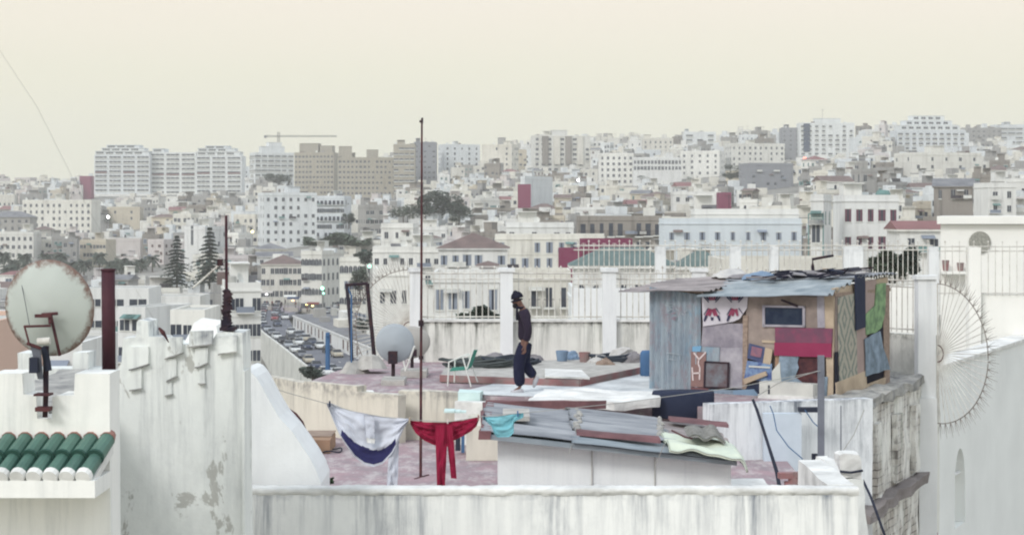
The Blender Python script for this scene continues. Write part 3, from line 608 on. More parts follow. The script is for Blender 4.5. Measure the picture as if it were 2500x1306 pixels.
for k_ in range(-5, 422): buf[k_] = 9999
fills = []
def street_zone(x0, x1, yy):      # keep the road, its square and the palms' avenue open
    return (590 < x1 and x0 < 1010 and yy < 500) or (x0 < 440 and 560 < yy < 690)
for yy, t, o in events:
    if t == 0:
        for k_ in cols_of(o[0], o[1]): buf[k_] = min(buf[k_], o[2])
        continue
    _, x0, x1, yt, wd, dp, hh = o
    if x1 < -20 or x0 > 2520 or street_zone(x0, x1, yy): continue
    if x1 > 2200 and yy < 420: continue
    bad = False
    for l in LAND:
        if l[3] > yy - 6 and x1 > l[0] + 2 and x0 < l[1] - 2 and yt - (2.6 / yy * F if yy < 600 else 0) < l[4] - 4: bad = True; break
    if bad: continue
    cx_ = (x0 + x1) / 2; xm = X(cx_, yy)
    if any((xm - fx) ** 2 + (yy + dp / 2 - fy) ** 2 < (fr + wd * .36) ** 2 for fx, fy, fr in foot if abs(fy - yy) < 40): continue
    vis = [max(0, buf[k_] - yt) for k_ in cols_of(x0, x1)]
    area = sum(vis) * 6
    if area < 48: continue
    for k_ in cols_of(x0, x1): buf[k_] = min(buf[k_], yt)
    foot.append((xm, yy + dp / 2, wd * .36)); fills.append([area, yy, x0, x1, yt, wd, dp, hh])
print('FILL', len(fills))
fills.sort(key=lambda t: -t[0]); NIND = 285; near_f = fills[:NIND]; far_f = fills[NIND:]
pal = ['white', 'ivory', 'cream', 'cool', 'grey', 'ivory', 'beige', 'cream', 'stone', 'cool', 'pink', 'grey', 'stone', 'grey', 'white']
desc = {'white': 'white', 'ivory': 'ivory', 'cream': 'cream', 'cool': 'pale bluish', 'grey': 'grey', 'beige': 'beige', 'stone': 'weathered stone', 'pink': 'faintly pink'}
ordn = ['nearest', 'second', 'third', 'fourth', 'fifth', 'sixth', 'seventh', 'eighth', 'ninth', 'tenth', 'eleventh', 'twelfth', 'thirteenth', 'fourteenth', 'fifteenth', 'sixteenth', 'seventeenth', 'eighteenth', 'nineteenth', 'twentieth']
rel = {}
info = []
for f_ in near_f:
    area, yy, x0, x1, yt, wd, dp, hh = f_; px, py = (x0 + x1) / 2, yt + 8
    best = min(LAND, key=lambda l: math.hypot(px - (l[0] + l[1]) / 2, (py - (l[2] + l[4]) / 2) * 1.4)); bx, by = (best[0] + best[1]) / 2, (best[2] + best[4]) / 2
    if abs(px - bx) > abs(py - by) * 1.3: rl = 'left of' if px < bx else 'right of'
    else: rl = 'above' if py < by else 'below'
    key = (best[5], rl); rel.setdefault(key, []).append((math.hypot(px - bx, py - by), len(info))); info.append([f_, key])
rank = {}
for key, l in rel.items():
    for n_, (_, i) in enumerate(sorted(l)): rank[i] = n_
for i, (f_, key) in enumerate(info):
    area, yy, x0, x1, yt, wd, dp, hh = f_; rr = random.Random(int(x0 * 13 + yy * 3)); mat = rr.choice(pal)
    st = max(1, int(hh / 3.1)); pitched = rr.random() < (.16 if yy < 900 else .05); yaw = rr.uniform(-.5, .5)
    fl = ['one', 'two', 'three', 'four', 'five', 'six', 'seven'][min(st, 7) - 1]; nm, rl = key[0].replace('the ', '', 1), key[1]
    od = ordn[rank[i]] + ' house' if rank[i] < len(ordn) else 'farther house'
    lab = f"{desc[mat]} {fl}-storey, {'pitched' if pitched else 'flat'} roof, {od} {rl} {nm}"
    building(x0, x1, yt, yy, depth=dp, yaw=yaw, mat=mat, cols=max(2, int(wd / rr.uniform(2.3, 3.4))), scols=rr.choice([1, 2, 3]), win=(rr.uniform(.9, 1.4), rr.uniform(1.2, 1.8)), fh=rr.uniform(2.9, 3.4),
             wk=rr.choice(['plain', 'plain', 'plain', 'greyshut', 'brown', 'teal', 'balcony', ('plain', 'balcony')]), nrows=2 if yy < 700 else 4, roof=rr.choice(['hip', 'gable']) if pitched else 'flat',
             roofm=rr.choice(['roofbrown', 'roofgrey', 'roofgrey', 'roofbrown', 'roofred']) if pitched else rr.choice(['rooflight', 'roofgrey', 'rooflight', 'roofbrown']), label=lab, name='town_house', cat='house', group='houses filling the hillside town',
             skip=rr.uniform(.1, .45), tops=rr.choice([0, 1, 1, 2]), rnd=rr, protect=False)
mb = MB(); pm = ['plaster_white', 'plaster_ivory', 'plaster_cream', 'plaster_cool_white', 'plaster_grey', 'glass', 'roofgrey']
for f_ in far_f:
    area, yy, x0, x1, yt, wd, dp, hh = f_; rr = random.Random(int(x0 * 13 + yy * 3)); m_ = rr.choice([0, 1, 2, 3, 3, 4]); xm = X((x0 + x1) / 2, yy); zt = Z(yt, yy); zg = gnd(xm, yy) - 2
    M = Matrix.Translation((xm, yy + dp / 2, 0)) @ Matrix.Rotation(rr.uniform(-.4, .4), 4, 'Z'); hw, hd = wd / 2, dp / 2
    mb.box(-hw, hw, -hd, hd, zg, zt, m_, M); a = rr.uniform(-hw, hw - 3); mb.box(a, a + 3, -2, 2, zt, zt + 2.4, m_, M); mb.box(-hw + .3, hw - .3, -hd + .3, hd - .3, zt, zt + .05, 6, M)
    for r_ in range(int(hh / 3.2)):
        for k in range(int(wd / 3)):
            if rr.random() < .8: xx = -hw + 1.5 + k * 3; zz = zt - 2.2 - r_ * 3.2; mb.box(xx - .6, xx + .6, -hd - .04, -hd + .02, zz - .7, zz + .7, 5, M)
if far_f: tag(link('distant_houses', mb.mesh('distant_houses', pm)), kind='stuff')
# ------------------------------------------------------------------ vegetation
mk('bark', '#5f564e', '#45403b', 1.0); mk('leaf_dark', (0.035, 0.055, 0.045), (0.07, 0.095, 0.07), 1.5, amt=0.8, rough=.7); mk('leaf_mid', (0.06, 0.085, 0.06), (0.10, 0.125, 0.085), 1.5, amt=0.8, rough=.7)
mk('leaf_palm', (0.045, 0.065, 0.055), (0.09, 0.105, 0.08), 1, amt=.8)
def leaf(mb, p, s, rr):
    a, b_ = rr.uniform(0, 6.28), rr.uniform(-1, 1); u = Vector((math.cos(a), math.sin(a), b_ * .6)).normalized() * s; v = Vector((-math.sin(a), math.cos(a), rr.uniform(-.8, .8))).normalized() * s * .6
    mb.add([p - u, p - v * .9, p + u, p + v], [(0, 1, 2, 3)])
def broad_crown(rx, ry, rz, zc, n, seed, ls=.45, ncl=14):
    rr = random.Random(seed); mb = MB(); cl = []
    for _ in range(ncl):
        while True:
            p = Vector((rr.uniform(-1, 1), rr.uniform(-1, 1), rr.uniform(-1, 1)))
            if .2 < p.length < .9: break
        cl.append((Vector((p.x * rx, p.y * ry, zc + p.z * rz)), rr.uniform(.28, .48)))
    for _ in range(n):
        c_, k = rr.choice(cl); d = Vector((rr.gauss(0, 1), rr.gauss(0, 1), rr.gauss(0, 1))).normalized() * rr.uniform(.55, 1.05) * k
        leaf(mb, c_ + Vector((d.x * rx, d.y * ry, d.z * rz)), ls * rr.uniform(.6, 1.4), rr)
    return mb
def trunk(h, r, seed, limbs=5, spread=.5):
    rr = random.Random(seed); mb = MB(); mb.tube([(0, 0, 0), (rr.uniform(-.2, .2), 0, h * .5), (rr.uniform(-.3, .3), 0, h)], [r, r * .75, r * .5], 7)
    for k in range(limbs):
        a = k * 6.28 / limbs + rr.uniform(-.4, .4); mb.tube([(0, 0, h * .7), (math.cos(a) * h * spread * .5, math.sin(a) * h * spread * .5, h * 1.0), (math.cos(a) * h * spread, math.sin(a) * h * spread, h * 1.35)], [r * .5, r * .3, r * .12], 5)
    return mb
def tree(px, py_base, D, w_px, h_px, label, mat='leaf_dark', n=900, seed=1, name='tree', group=None, zb=None):
    x = X(px, D); zb = Z(py_base, D) if zb is None else zb; w_, h_ = w_px / F * D, h_px / F * D
    lift = 0.0
    if D < 150: g_ = gnd(x, D); lift = zb - g_; zb = g_
    root = thing(name, label, 'tree', (x, D, zb), 0, group)
    part(trunk(lift + h_ * .5, max(.12, h_ * .03), seed, limbs=5 if not lift else 0), 'trunk', 'bark', root, world=False)
    part(broad_crown(w_ / 2, w_ / 2, h_ * .38, lift + h_ * .6, n, seed, ls=max(.25, h_ * .045)), 'crown', mat, root, world=False); return root
tree(1062, 556, 640, 120, 86, 'largest dark tree, just right of the tall mast in town', n=4200, seed=3)
tree(985, 550, 645, 80, 56, 'thinner greyish tree left of the tall mast', mat='leaf_mid', n=1600, seed=4)
tree(1120, 552, 635, 70, 50, 'dark tree drooping right of the largest dark tree', n=2000, seed=5)
tree(850, 560, 660, 36, 42, 'small dark tree right of the big white block', n=1400, seed=6)
tree(672, 462, 1090, 60, 46, 'dark bare tree left of the tan complex', n=1800, seed=7)
tree(706, 462, 1092, 22, 42, 'narrow dark tree touching the left tan block', n=300, seed=8)
tree(892, 652, 430, 54, 42, 'dark round tree above the lit green lamp', n=2400, seed=9)
tree(878, 720, 400, 46, 74, 'grey-green tree behind the black frame', mat='leaf_mid', n=1800, seed=10)
tree(1782, 446, 860, 66, 42, 'dark tree left of the dark grey building', n=2200, seed=11)
tree(1566, 448, 930, 40, 22, 'dark tree below the loggia block', n=300, seed=12)
tree(1690, 446, 930, 30, 18, 'small dark tree right below the loggia block', n=300, seed=13)
tree(2165, 690, 92, 90, 105, 'leafy tree behind iron railings right of the shack', mat='leaf_mid', n=3500, seed=14, zb=-4.0)
tree(2215, 690, 95, 60, 80, 'smaller leafy tree behind iron railings near the right pillar', mat='leaf_dark', n=2500, seed=15, zb=-3.6)
tree(1190, 800, 100, 95, 110, 'dark green bush behind the fence left of walking man', n=3500, seed=16, zb=-7.2)
tree(1140, 800, 100, 50, 70, 'lower green bush behind the fence above the chair', mat='leaf_mid', n=1800, seed=17, zb=-6.9)
tree(605, 855, 300, 34, 60, 'dark green clump below the curved retaining wall', n=600, seed=18)
tree(762, 935, 200, 70, 42, 'green bushes beyond the left end of the roof terrace', n=900, seed=19)
tree(886, 812, 300, 46, 34, 'bushes beside the grey roof behind the black frame', n=600, seed=20)
tree(358, 552, 900, 30, 22, 'round dark tree right of the beige gable', n=350, seed=21)
tree(100, 580, 800, 30, 26, 'dark tree above the left-edge house', n=350, seed=22)
tree(260, 560, 880, 24, 34, 'dark narrow tree left of the beige gable', n=250, seed=23)
mb = MB(); rr = random.Random(5)
for k in range(2600):
    t = rr.random(); px = 745 + 160 * t; top = 578 + 10 * math.sin(t * 9); py = rr.uniform(top, 598); leaf(mb, Vector((X(px, 560 + rr.uniform(-4, 4)), 560 + rr.uniform(-8, 8), Z(py, 560))), .8, rr)
hg = solo(mb, 'hedge', 'leaf_mid', 'long green hedge right below the big white block', 'hedge')
# palms
def palm_meshes(h, seed):
    rr = random.Random(seed); t = MB().tube([(0, 0, 0), (.15, 0, h * .5), (.3, 0, h)], [.34, .26, .24], 7); c_ = MB()
    for k in range(60):
        a = rr.uniform(0, 6.28); el = rr.uniform(-.7, 1.3); ln = rr.uniform(2.4, 3.6); pts = []
        for i in range(6):
            q = i / 5; pts.append(Vector((.3 + math.cos(a) * ln * q * math.cos(el * .6), math.sin(a) * ln * q * math.cos(el * .6), h + math.sin(el) * ln * q * .9 - 1.7 * q * q)))
        u = Vector((-math.sin(a), math.cos(a), 0))
        for i in range(5):
            wd = .7 * (1 - abs(i / 4 - .35)); p, q = pts[i], pts[i + 1]; c_.add([p - u * wd + Vector((0, 0, -.25)), p, q, q - u * wd + Vector((0, 0, -.3))], [(0, 1, 2, 3)]); c_.add([p + u * wd + Vector((0, 0, -.25)), p, q, q + u * wd + Vector((0, 0, -.3))], [(0, 1, 2, 3)])
    return t.mesh('trunk', ['bark']), c_.mesh('crown', ['leaf_palm'])
PM = [palm_meshes(h, i) for i, h in enumerate((9.5, 8, 11))]
palms = [(8, 690, 0), (34, 694, 1), (58, 690, 0), (112, 700, 2), (124, 706, 1), (150, 690, 0), (178, 700, 1), (205, 706, 0), (242, 700, 2), (268, 700, 1), (283, 700, 1), (297, 704, 0), (311, 700, 1), (325, 704, 1), (345, 702, 0), (373, 704, 2), (20, 716, 1), (70, 720, 0)]
for i, (px, py, k) in enumerate(palms):
    D = 640 + (i * 37) % 40; D = 600 if py > 710 else D
    od = ['first', 'second', 'third', 'fourth', 'fifth', 'sixth', 'seventh', 'eighth', 'ninth', 'tenth', 'eleventh', 'twelfth', 'thirteenth', 'fourteenth', 'fifteenth', 'sixteenth'][i] if i < 16 else None
    lab = f'tall palm in the back row of the avenue, {od} from the left' if od else ['short front palm nearest the left picture edge', 'short front palm behind the rusty dish'][i - 16]
    t = thing('palm_tree', lab, 'palm tree', (X(px, D), D, Z(py, D)), i * .7, 'palm trees along the avenue'); part(PM[k][0], 'trunk', [], t, world=False); part(PM[k][1], 'crown', [], t, world=False)
# layered conifers
def conifer(px, py, D, w_px, h_px, label, seed):
    h_, w_ = h_px / F * D, w_px / F * D; r = thing('conifer', label, 'tree', (X(px, D), D, Z(py, D))); rr = random.Random(seed)
    part(MB().tube([(0, 0, 0), (0, 0, h_)], [h_ * .02, .05], 6), 'trunk', 'bark', r, world=False); mb = MB()
    for lv in range(15):
        z_ = h_ * (.12 + .86 * lv / 14); rad = w_ / 2 * (1 - (lv / 15) ** 1.2) * rr.uniform(.6, 1.15)
        for k in range(17):
            a = rr.uniform(0, 6.28); rad_ = rad; rad = rad * rr.uniform(.55, 1.15)
            for j in range(14):
                q = (j + rr.random()) / 14; leaf(mb, Vector((math.cos(a) * rad * q, math.sin(a) * rad * q, z_ - q * q * rad * .22 + rr.uniform(-.1, .1))), .46 * (1.3 - q * .6) * h_ / 12, rr)
            rad = rad_
    part(mb, 'crown', 'leaf_dark', r, world=False)
conifer(432, 706, 455, 96, 130, 'left of two layered dark conifers behind the rusty mast', 1)
conifer(512, 706, 450, 124, 150, 'taller right one of two layered dark conifers behind rusty mast', 2)

# ------------------------------------------------------------------ cars
mk('tyre', (0.02, 0.02, 0.022)); mk('car_glass', (0.03, 0.035, 0.045), rough=.15); mk('rim', '#8c8c90', rough=.4, metal=.6)
mk('lamp_red', '#8c2630', rough=.3); mk('lamp_clear', '#cfd3d4', rough=.2)
CC = {'white': '#d8dad8', 'silver': '#9fa4aa', 'black': '#26262c', 'dark blue': '#2f3a52', 'red': '#8c3a40', 'grey': '#6a6d74', 'beige': '#b5ac98'}
for k, c_ in CC.items(): mk('paint_' + k.replace(' ', '_'), c_, c_, rough=.35, amt=0)
def car_meshes():
    ms = {}
    prof = [(-2.05, .35), (-2.1, .7), (-1.95, .88), (-1.3, .95), (1.05, .95), (1.9, .82), (2.1, .62), (2.08, .35)]
    cab = [(-1.75, .93), (-1.25, 1.38), (.25, 1.42), (1.05, .93)]
    def body():
        mb = MB(); mb.prism([(x, -.84, z_) for x, z_ in prof], (0, 1.68, 0))
        vs = [(x, (-.80 if i in (0, 3) else -.62), z_) for i, (x, z_) in enumerate(cab)]; vs += [(x, -y, z_) for x, y, z_ in vs]
        mb.add([(-1.25, -.62, 1.39), (.25, -.62, 1.43), (.25, .62, 1.43), (-1.25, .62, 1.39), (-1.27, -.63, 1.33), (.3, -.63, 1.37), (.3, .63, 1.37), (-1.27, .63, 1.33)], [(0, 1, 2, 3), (0, 4, 5, 1), (1, 5, 6, 2), (2, 6, 7, 3), (3, 7, 4, 0)]); return mb
    ms['body'] = body()
    g = MB(); vs = [(x, (-.80 if i in (0, 3) else -.62), z_) for i, (x, z_) in enumerate(cab)]; vs += [(x, -y, z_) for x, y, z_ in vs]
    g.add(vs, [(3, 2, 1, 0), (4, 5, 6, 7), (0, 1, 5, 4), (1, 2, 6, 5), (2, 3, 7, 6)]); ms['glass'] = g.mesh('glasshouse', ['car_glass'])
    wmb = MB(); M = Matrix.Rotation(R(90), 4, 'X'); wmb.lathe([(0, -.1), (.3, -.1), (.32, -.07), (.32, .07), (.3, .1), (0, .1)], 14, 0, M); wmb.lathe([(0, .105), (.18, .105), (.2, .09)], 10, 1, M); wmb.lathe([(0, -.105), (.18, -.105), (.2, -.09)], 10, 1, M); ms['wheel'] = wmb.mesh('wheel', ['tyre', 'rim'])
    ms['head'] = MB().box(-.04, .04, -.16, .16, -.07, .07).mesh('headlight', ['lamp_clear']); ms['tail'] = MB().box(-.03, .03, -.14, .14, -.1, .1).mesh('tail_light', ['lamp_red'])
    return ms
CM = car_meshes(); CB = {k: CM['body'].mesh('body', ['paint_' + k.replace(' ', '_')]) for k in CC}
def car(x, y, z_, rz, colr, label, group):
    r = thing('parked_car', label, 'car', (x, y, z_), rz, group); part(CB[colr], 'body', [], r, world=False); part(CM['glass'], 'windows', [], r, world=False)
    for a in (-1.3, 1.3):
        for b_ in (-.8, .8): link('wheel', CM['wheel'], r, (a, b_, .32))
    for b_ in (-.6, .6): link('headlight', CM['head'], r, (2.08, b_, .66)); link('tail_light', CM['tail'], r, (-2.09, b_, .72))
def row(p0, p1, n, names, group, lab, side=0.0, ang=None, seed=0, z_=RZ):
    a, b_ = PG(*p0, z_), PG(*p1, z_); d = b_ - a; yaw = math.atan2(d.y, d.x); rr = random.Random(seed); q = Vector((-math.sin(yaw), math.cos(yaw), 0))
    for i in range(n):
        p = a.lerp(b_, (i + .5) / n) + q * side; c_ = names[i % len(names)]; od = ['farthest', 'second farthest', 'third farthest', 'fourth farthest', 'fifth farthest', 'sixth', 'seventh', 'eighth', 'ninth', 'tenth', 'eleventh', 'twelfth'][i]
        if i == n - 1: od = 'nearest'
        car(p.x, p.y, p.z, (yaw if ang is None else ang) + rr.uniform(-.05, .05), c_, lab.format(c=c_, o=od), group)
wall_c = [PG(x, y, RZ) for x, y in left_edge]
def along(t):      # point and heading along the curved wall
    seg = [(wall_c[i], wall_c[i + 1]) for i in range(len(wall_c) - 1)]; ls = [(b_ - a).length for a, b_ in seg]; s_ = t * sum(ls)
    for (a, b_), l_ in zip(seg, ls):
        if s_ <= l_: return a.lerp(b_, s_ / l_), (b_ - a).normalized()
        s_ -= l_
    return seg[-1][1], (seg[-1][1] - seg[-1][0]).normalized()
cn = ['silver', 'white', 'dark blue', 'white', 'grey', 'red', 'white', 'silver', 'black', 'white', 'dark blue', 'silver', 'grey', 'white', 'black', 'silver', 'white', 'grey', 'beige', 'dark blue', 'white', 'silver']
nn = ['farthest', 'second farthest', 'third farthest', 'fourth farthest', 'fifth farthest', 'sixth farthest', 'seventh farthest', 'eighth farthest', 'ninth farthest', 'tenth farthest', 'eleventh farthest', 'tenth nearest', 'ninth nearest', 'eighth nearest', 'seventh nearest', 'sixth nearest', 'fifth nearest', 'fourth nearest', 'third nearest', 'second nearest', 'nearest']
for i in range(21):
    p, d = along(.12 + .74 * i / 20); q = Vector((-d.y, d.x, 0))
    if q.x < 0: q = -q
    p = p + q * 2.0; car(p.x, p.y, RZ, math.atan2(d.y, d.x) + random.uniform(-.06, .06), cn[i], f'{cn[i]} car parked against the curved retaining wall, {nn[i]} in its line', 'cars parked along the retaining wall')
row((700, 828), (760, 858), 3, ['black', 'white', 'dark blue'], 'cars in the middle of the road', '{c} car in the open road, {o} of the three there', z_=RZ)
row((728, 818), (755, 838), 2, ['silver', 'beige'], 'cars beside the long low building', '{c} car close to the long low building wall, {o} of two')
row((668, 762), (700, 782), 4, ['red', 'silver', 'dark blue', 'white'], 'cars at the far bend', '{c} car at the far road bend by the crowd, {o} of four', seed=4)
for j, (p0, p1, nm) in enumerate((((775, 752), (850, 748), 'back row'), ((790, 762), (880, 757), 'middle row'), ((770, 775), (860, 772), 'front row'))):
    row(p0, p1, 5, [['white', 'silver', 'white', 'grey', 'black'], ['silver', 'white', 'dark blue', 'white', 'silver'], ['grey', 'white', 'silver', 'black', 'white']][j], 'cars in the parking lot', '{c} car in the ' + nm + ' of the parking lot, {o} of its row', ang=1.9 + j * .05, seed=j)
for i in range(7):
    p, d = along(.04 + .5 * i / 7); q = Vector((-d.y, d.x, 0))
    if q.x < 0: q = -q
    p = p + q * 5.2; c_ = cn[(i * 5 + 2) % 22]; car(p.x, p.y, RZ, math.atan2(d.y, d.x) + random.uniform(-.08, .08), c_, f'{c_} car double-parked one lane out from the curved retaining wall, ' + ('nearest' if i == 6 else nn[i]), 'double-parked cars on the road')
row((742, 812), (880, 876), 7, ['white', 'grey', 'silver', 'dark blue', 'white', 'black', 'beige'], 'cars along the long low building', '{c} car at the foot of the long low building, {o} of seven', side=-3.4, seed=6)
row((800, 905), (855, 935), 3, ['silver', 'white', 'grey'], 'cars near the blue post', '{c} car behind the blue post on the road, {o} of three')

# ------------------------------------------------------------------ a crowd at the street end, small in the picture
mk('skin_tone', '#a97f6d', '#8f6a5b', 3, amt=.3)
for k, c_ in (('dark', '#2b2a33'), ('denim', '#3d4a63'), ('pale', '#b9b4ad'), ('rust', '#7d4740')): mk('cloth_' + k, c_, rough=.95)
def small_person(step, top, low):
    v = [(0, 0, .95), (0, 0, 1.2), (0, 0, 1.42), (0, 0, 1.52), (0, -.01, 1.66), (-.19, 0, 1.38), (-.24, -.05, 1.1), (-.22, -.12, .84), (.19, 0, 1.38), (.24, .05, 1.1), (.22, .0, .84), (-.1, -.02, .9), (-.1, -step * .6, .5), (-.1, -step * .3, .08), (-.1, -step * .3 - .16, .04), (.1, .02, .9), (.1, step * .5, .5), (.1, step * 1.0, .08), (.1, step - .16, .04)]
    e_ = [(0, 1), (1, 2), (2, 3), (3, 4), (2, 5), (5, 6), (6, 7), (2, 8), (8, 9), (9, 10), (0, 11), (11, 12), (12, 13), (13, 14), (0, 15), (15, 16), (16, 17), (17, 18)]
    r_ = [.15, .14, .15, .06, .105, .07, .05, .035, .07, .05, .035, .1, .07, .05, .04, .1, .07, .05, .04]
    return skin_mesh('person', v, e_, r_, ['skin_tone', 'cloth_' + top, 'cloth_' + low], 1, 0, lambda c_: 0 if c_.z > 1.5 or (abs(c_.x) > .2 and c_.z < .95) else (1 if c_.z > .93 else 2))
SP = [(small_person(.3, 'dark', 'denim'), 'dark top and jeans'), (small_person(.15, 'pale', 'dark'), 'pale top and dark trousers'), (small_person(.35, 'rust', 'dark'), 'rust red top'), (small_person(.05, 'dark', 'dark'), 'all dark clothes')]
rr = random.Random(12)
for i in range(60):
    px, py = rr.uniform(636, 760), rr.uniform(728, 766)
    if i % 4 == 0: px, py = rr.uniform(740, 860), rr.uniform(726, 744)
    p = PG(px, py, RZ + .026); m_, d_ = SP[i % 4]
    o = link('person', m_, None, p, (0, 0, rr.uniform(0, 6.28))); tag(o, f'distant person in {d_} walking in the crowd at the street end', 'person', 'crowd at the far end of the street')
# lamps that are lit at dusk
def lamp_mat(name, c_, s_):
    m = bpy.data.materials.new(name); m.use_nodes = True; b_ = m.node_tree.nodes['Principled BSDF']; b_.inputs['Base Color'].default_value = (*lin(c_), 1); b_.inputs['Emission Color'].default_value = (*lin(c_), 1); b_.inputs['Emission Strength'].default_value = s_; MATS[name] = m
lamp_mat('lit_green', '#9dffd0', 3); lamp_mat('lit_warm', '#ffc890', 4); lamp_mat('lit_yellow', '#fff0a0', 4); lamp_mat('lit_white', '#ffffff', 6); lamp_mat('lit_red', '#ff7a68', 3)
def street_lamp(px, py, D, mat, label, r=.35, pole=True):
    p = P(px, py, D); g = gnd(p.x, D) if not (590 < px < 1000 and D < 520) else RZ
    t = thing('street_lamp', label, 'lamp', (p.x, D, g))
    part(MB().tube([(p.x, D, g), (p.x, D, p.z - r)], .07, 6), 'pole', 'iron', t)
    part(MB().lathe([(0, -r), (r * .7, -r * .7), (r, 0), (r * .7, r * .7), (0, r)], 10, 0, Matrix.Translation(p)), 'lamp_globe', mat, t)
street_lamp(787, 704, 470, 'lit_green', 'bright green lit lamp above the street end', .5)
street_lamp(790, 716, 468, 'lit_green', 'lower small green light below the bright green lamp', .3)
street_lamp(902, 650, 400, 'lit_green', 'small green lit lamp under the dark round tree', .4)
street_lamp(264, 530, 850, 'lit_white', 'white glowing lamp left of the beige gable', .7)
street_lamp(1412, 440, 800, 'lit_white', 'white glowing lamp in front of the gridded white block', .6)
street_lamp(1338, 446, 800, 'lit_yellow', 'yellowish glowing lamp left of the white glowing lamp', .7)
street_lamp(616, 566, 640, 'lit_yellow', 'yellow lamp by left foot of the big white block', .5)
street_lamp(1965, 388, 900, 'lit_red', 'reddish glowing lamp on a roof below the blue-glass office block', .9)
for i, (px, py, m_, nm) in enumerate(((652, 718, 'lit_white', 'leftmost white'), (708, 728, 'lit_warm', 'left warm'), (716, 733, 'lit_warm', 'right warm'), (750, 743, 'lit_yellow', 'large yellow'), (764, 746, 'lit_yellow', 'right yellow'))):
    D = 495 - i * 4; p = P(px, py, D); t = thing('market_stall', f'small market stall at street end under its {nm} lamp', 'stall', (p.x, D, RZ), 0, 'lit market stalls at the street end')
    part(MB().box(p.x - 1.3, p.x + 1.3, D - 1, D + 1, RZ, RZ + 1.0), 'counter', 'cloth_pale', t); part(MB().prism([(p.x - 1.6, D - 1.4, p.z + .35), (p.x + 1.6, D - 1.4, p.z + .35), (p.x + 1.6, D + 1, p.z + .8), (p.x - 1.6, D + 1, p.z + .8)], (0, 0, .06)), 'awning', ['cloth_pale', 'frame_white', 'cloth_denim', 'cloth_pale', 'cloth_rust'][i % 5], t)
    part(MB().tube([(p.x - 1.4, D, RZ), (p.x - 1.4, D, p.z + .5)], .04, 5).tube([(p.x + 1.4, D, RZ), (p.x + 1.4, D, p.z + .5)], .04, 5), 'pole', 'iron', t)
    part(MB().box(p.x - .3, p.x + .3, D - 1.1, D - .9, p.z - .14, p.z + .14), 'lamp', m_, t)
# ================================================================== the rooftops in front
UZ, LZ = -3.15, -3.95         # upper and lower terrace floors
def nearwall(name, c, stain, amt, ztop=None, depth=0.8, sc_=1.0, blot=0.35, crack=False):
    """whitewashed plaster; dirt runs down in streaks from the top edge (ztop)"""
    b = NB(name); c, stain = lin(c), lin(stain)
    st = b.ramp(b.noise(9.0 * sc_, (1, 1, 0.06), 7, 0.7), 0.45, 0.72); st2 = b.ramp(b.noise(1.7 * sc_, (1, 1, 0.10), 5, 0.65), 0.42, 0.62)
    s_ = b.math('MULTIPLY', st, b.math('ADD', 0.35, st2))
    if ztop is not None:
        zz = b.z(); fall = b.ramp(zz, ztop - depth, ztop - 0.02, 0.12, 1.0); s_ = b.math('MULTIPLY', s_, fall)
        edge = b.math('MULTIPLY', b.ramp(b.noise(9.0 * sc_, (1, 1, 1), 4), 0.42, 0.62), b.ramp(zz, ztop - 0.14, ztop - 0.03, 0.0, 1.0)); s_ = b.math('ADD', s_, b.math('MULTIPLY', edge, 0.6))
    bl = b.math('MULTIPLY', b.ramp(b.noise(1.1 * sc_, (1, 1, 0.7), 7, 0.68), 0.46, 0.66), b.ramp(b.noise(12 * sc_, (1, 1, 0.5), 8, 0.75), 0.35, 0.65))
    f = b.math('ADD', b.math('MULTIPLY', s_, amt), b.math('MULTIPLY', bl, blot * amt))
    col = b.mix(b.ramp(f, 0, 1), b.mix(b.ramp(b.noise(0.7, (1, 1, 1), 3), .35, .65), c, tuple(v * .93 for v in c)), stain)
    if crack:
        k = b.ramp(b.noise(2.2, (1, 1, 0.5), 8, 0.72, dist=0.4), 0.582, 0.612); col = b.mix(b.math('MULTIPLY', k, 0.75), col, lin('#a3a29b'))
    b.bump(b.noise(14, (1, 1, 1), 6, 0.7), 0.35, 0.012); return b.done(col, 0.93)
nearwall('parapet_white', '#f3f4f1', '#7d838d', 1.0, -2.83, 1.25, .8)
nearwall('castle_plaster', '#eaede9', '#7b7f86', 0.8, -1.1, 1.8, 0.8, .35, True)
nearwall('left_white', '#f4f4ef', '#b0b4b4', 0.35); nearwall('curve_white', '#f0f2f1', '#a2a6ac', 0.5, -1.4, 1.5)
nearwall('beige_wall', '#d9d4c6', '#8f8c87', 0.85, -3.12, .7); nearwall('shed_white', '#eef2f0', '#aaafb5', 0.22); nearwall('under_white', '#edf0f2', '#7a7f87', 1.0, -2.98, 1.6, 0.8)
nearwall('back_wall', '#e6e6df', '#63655f', 1.0, -2.3, 1.0, .8); nearwall('pillar_white', '#ebeded', '#94989c', 0.45, -1.1, 1.5); nearwall('right_white', '#f4f3ed', '#d4d5d1', 0.15, None, .8, .3)
nearwall('lower_right_white', '#eff1ee', '#b9bcbc', 0.3, -3.4, 1.2, .4)
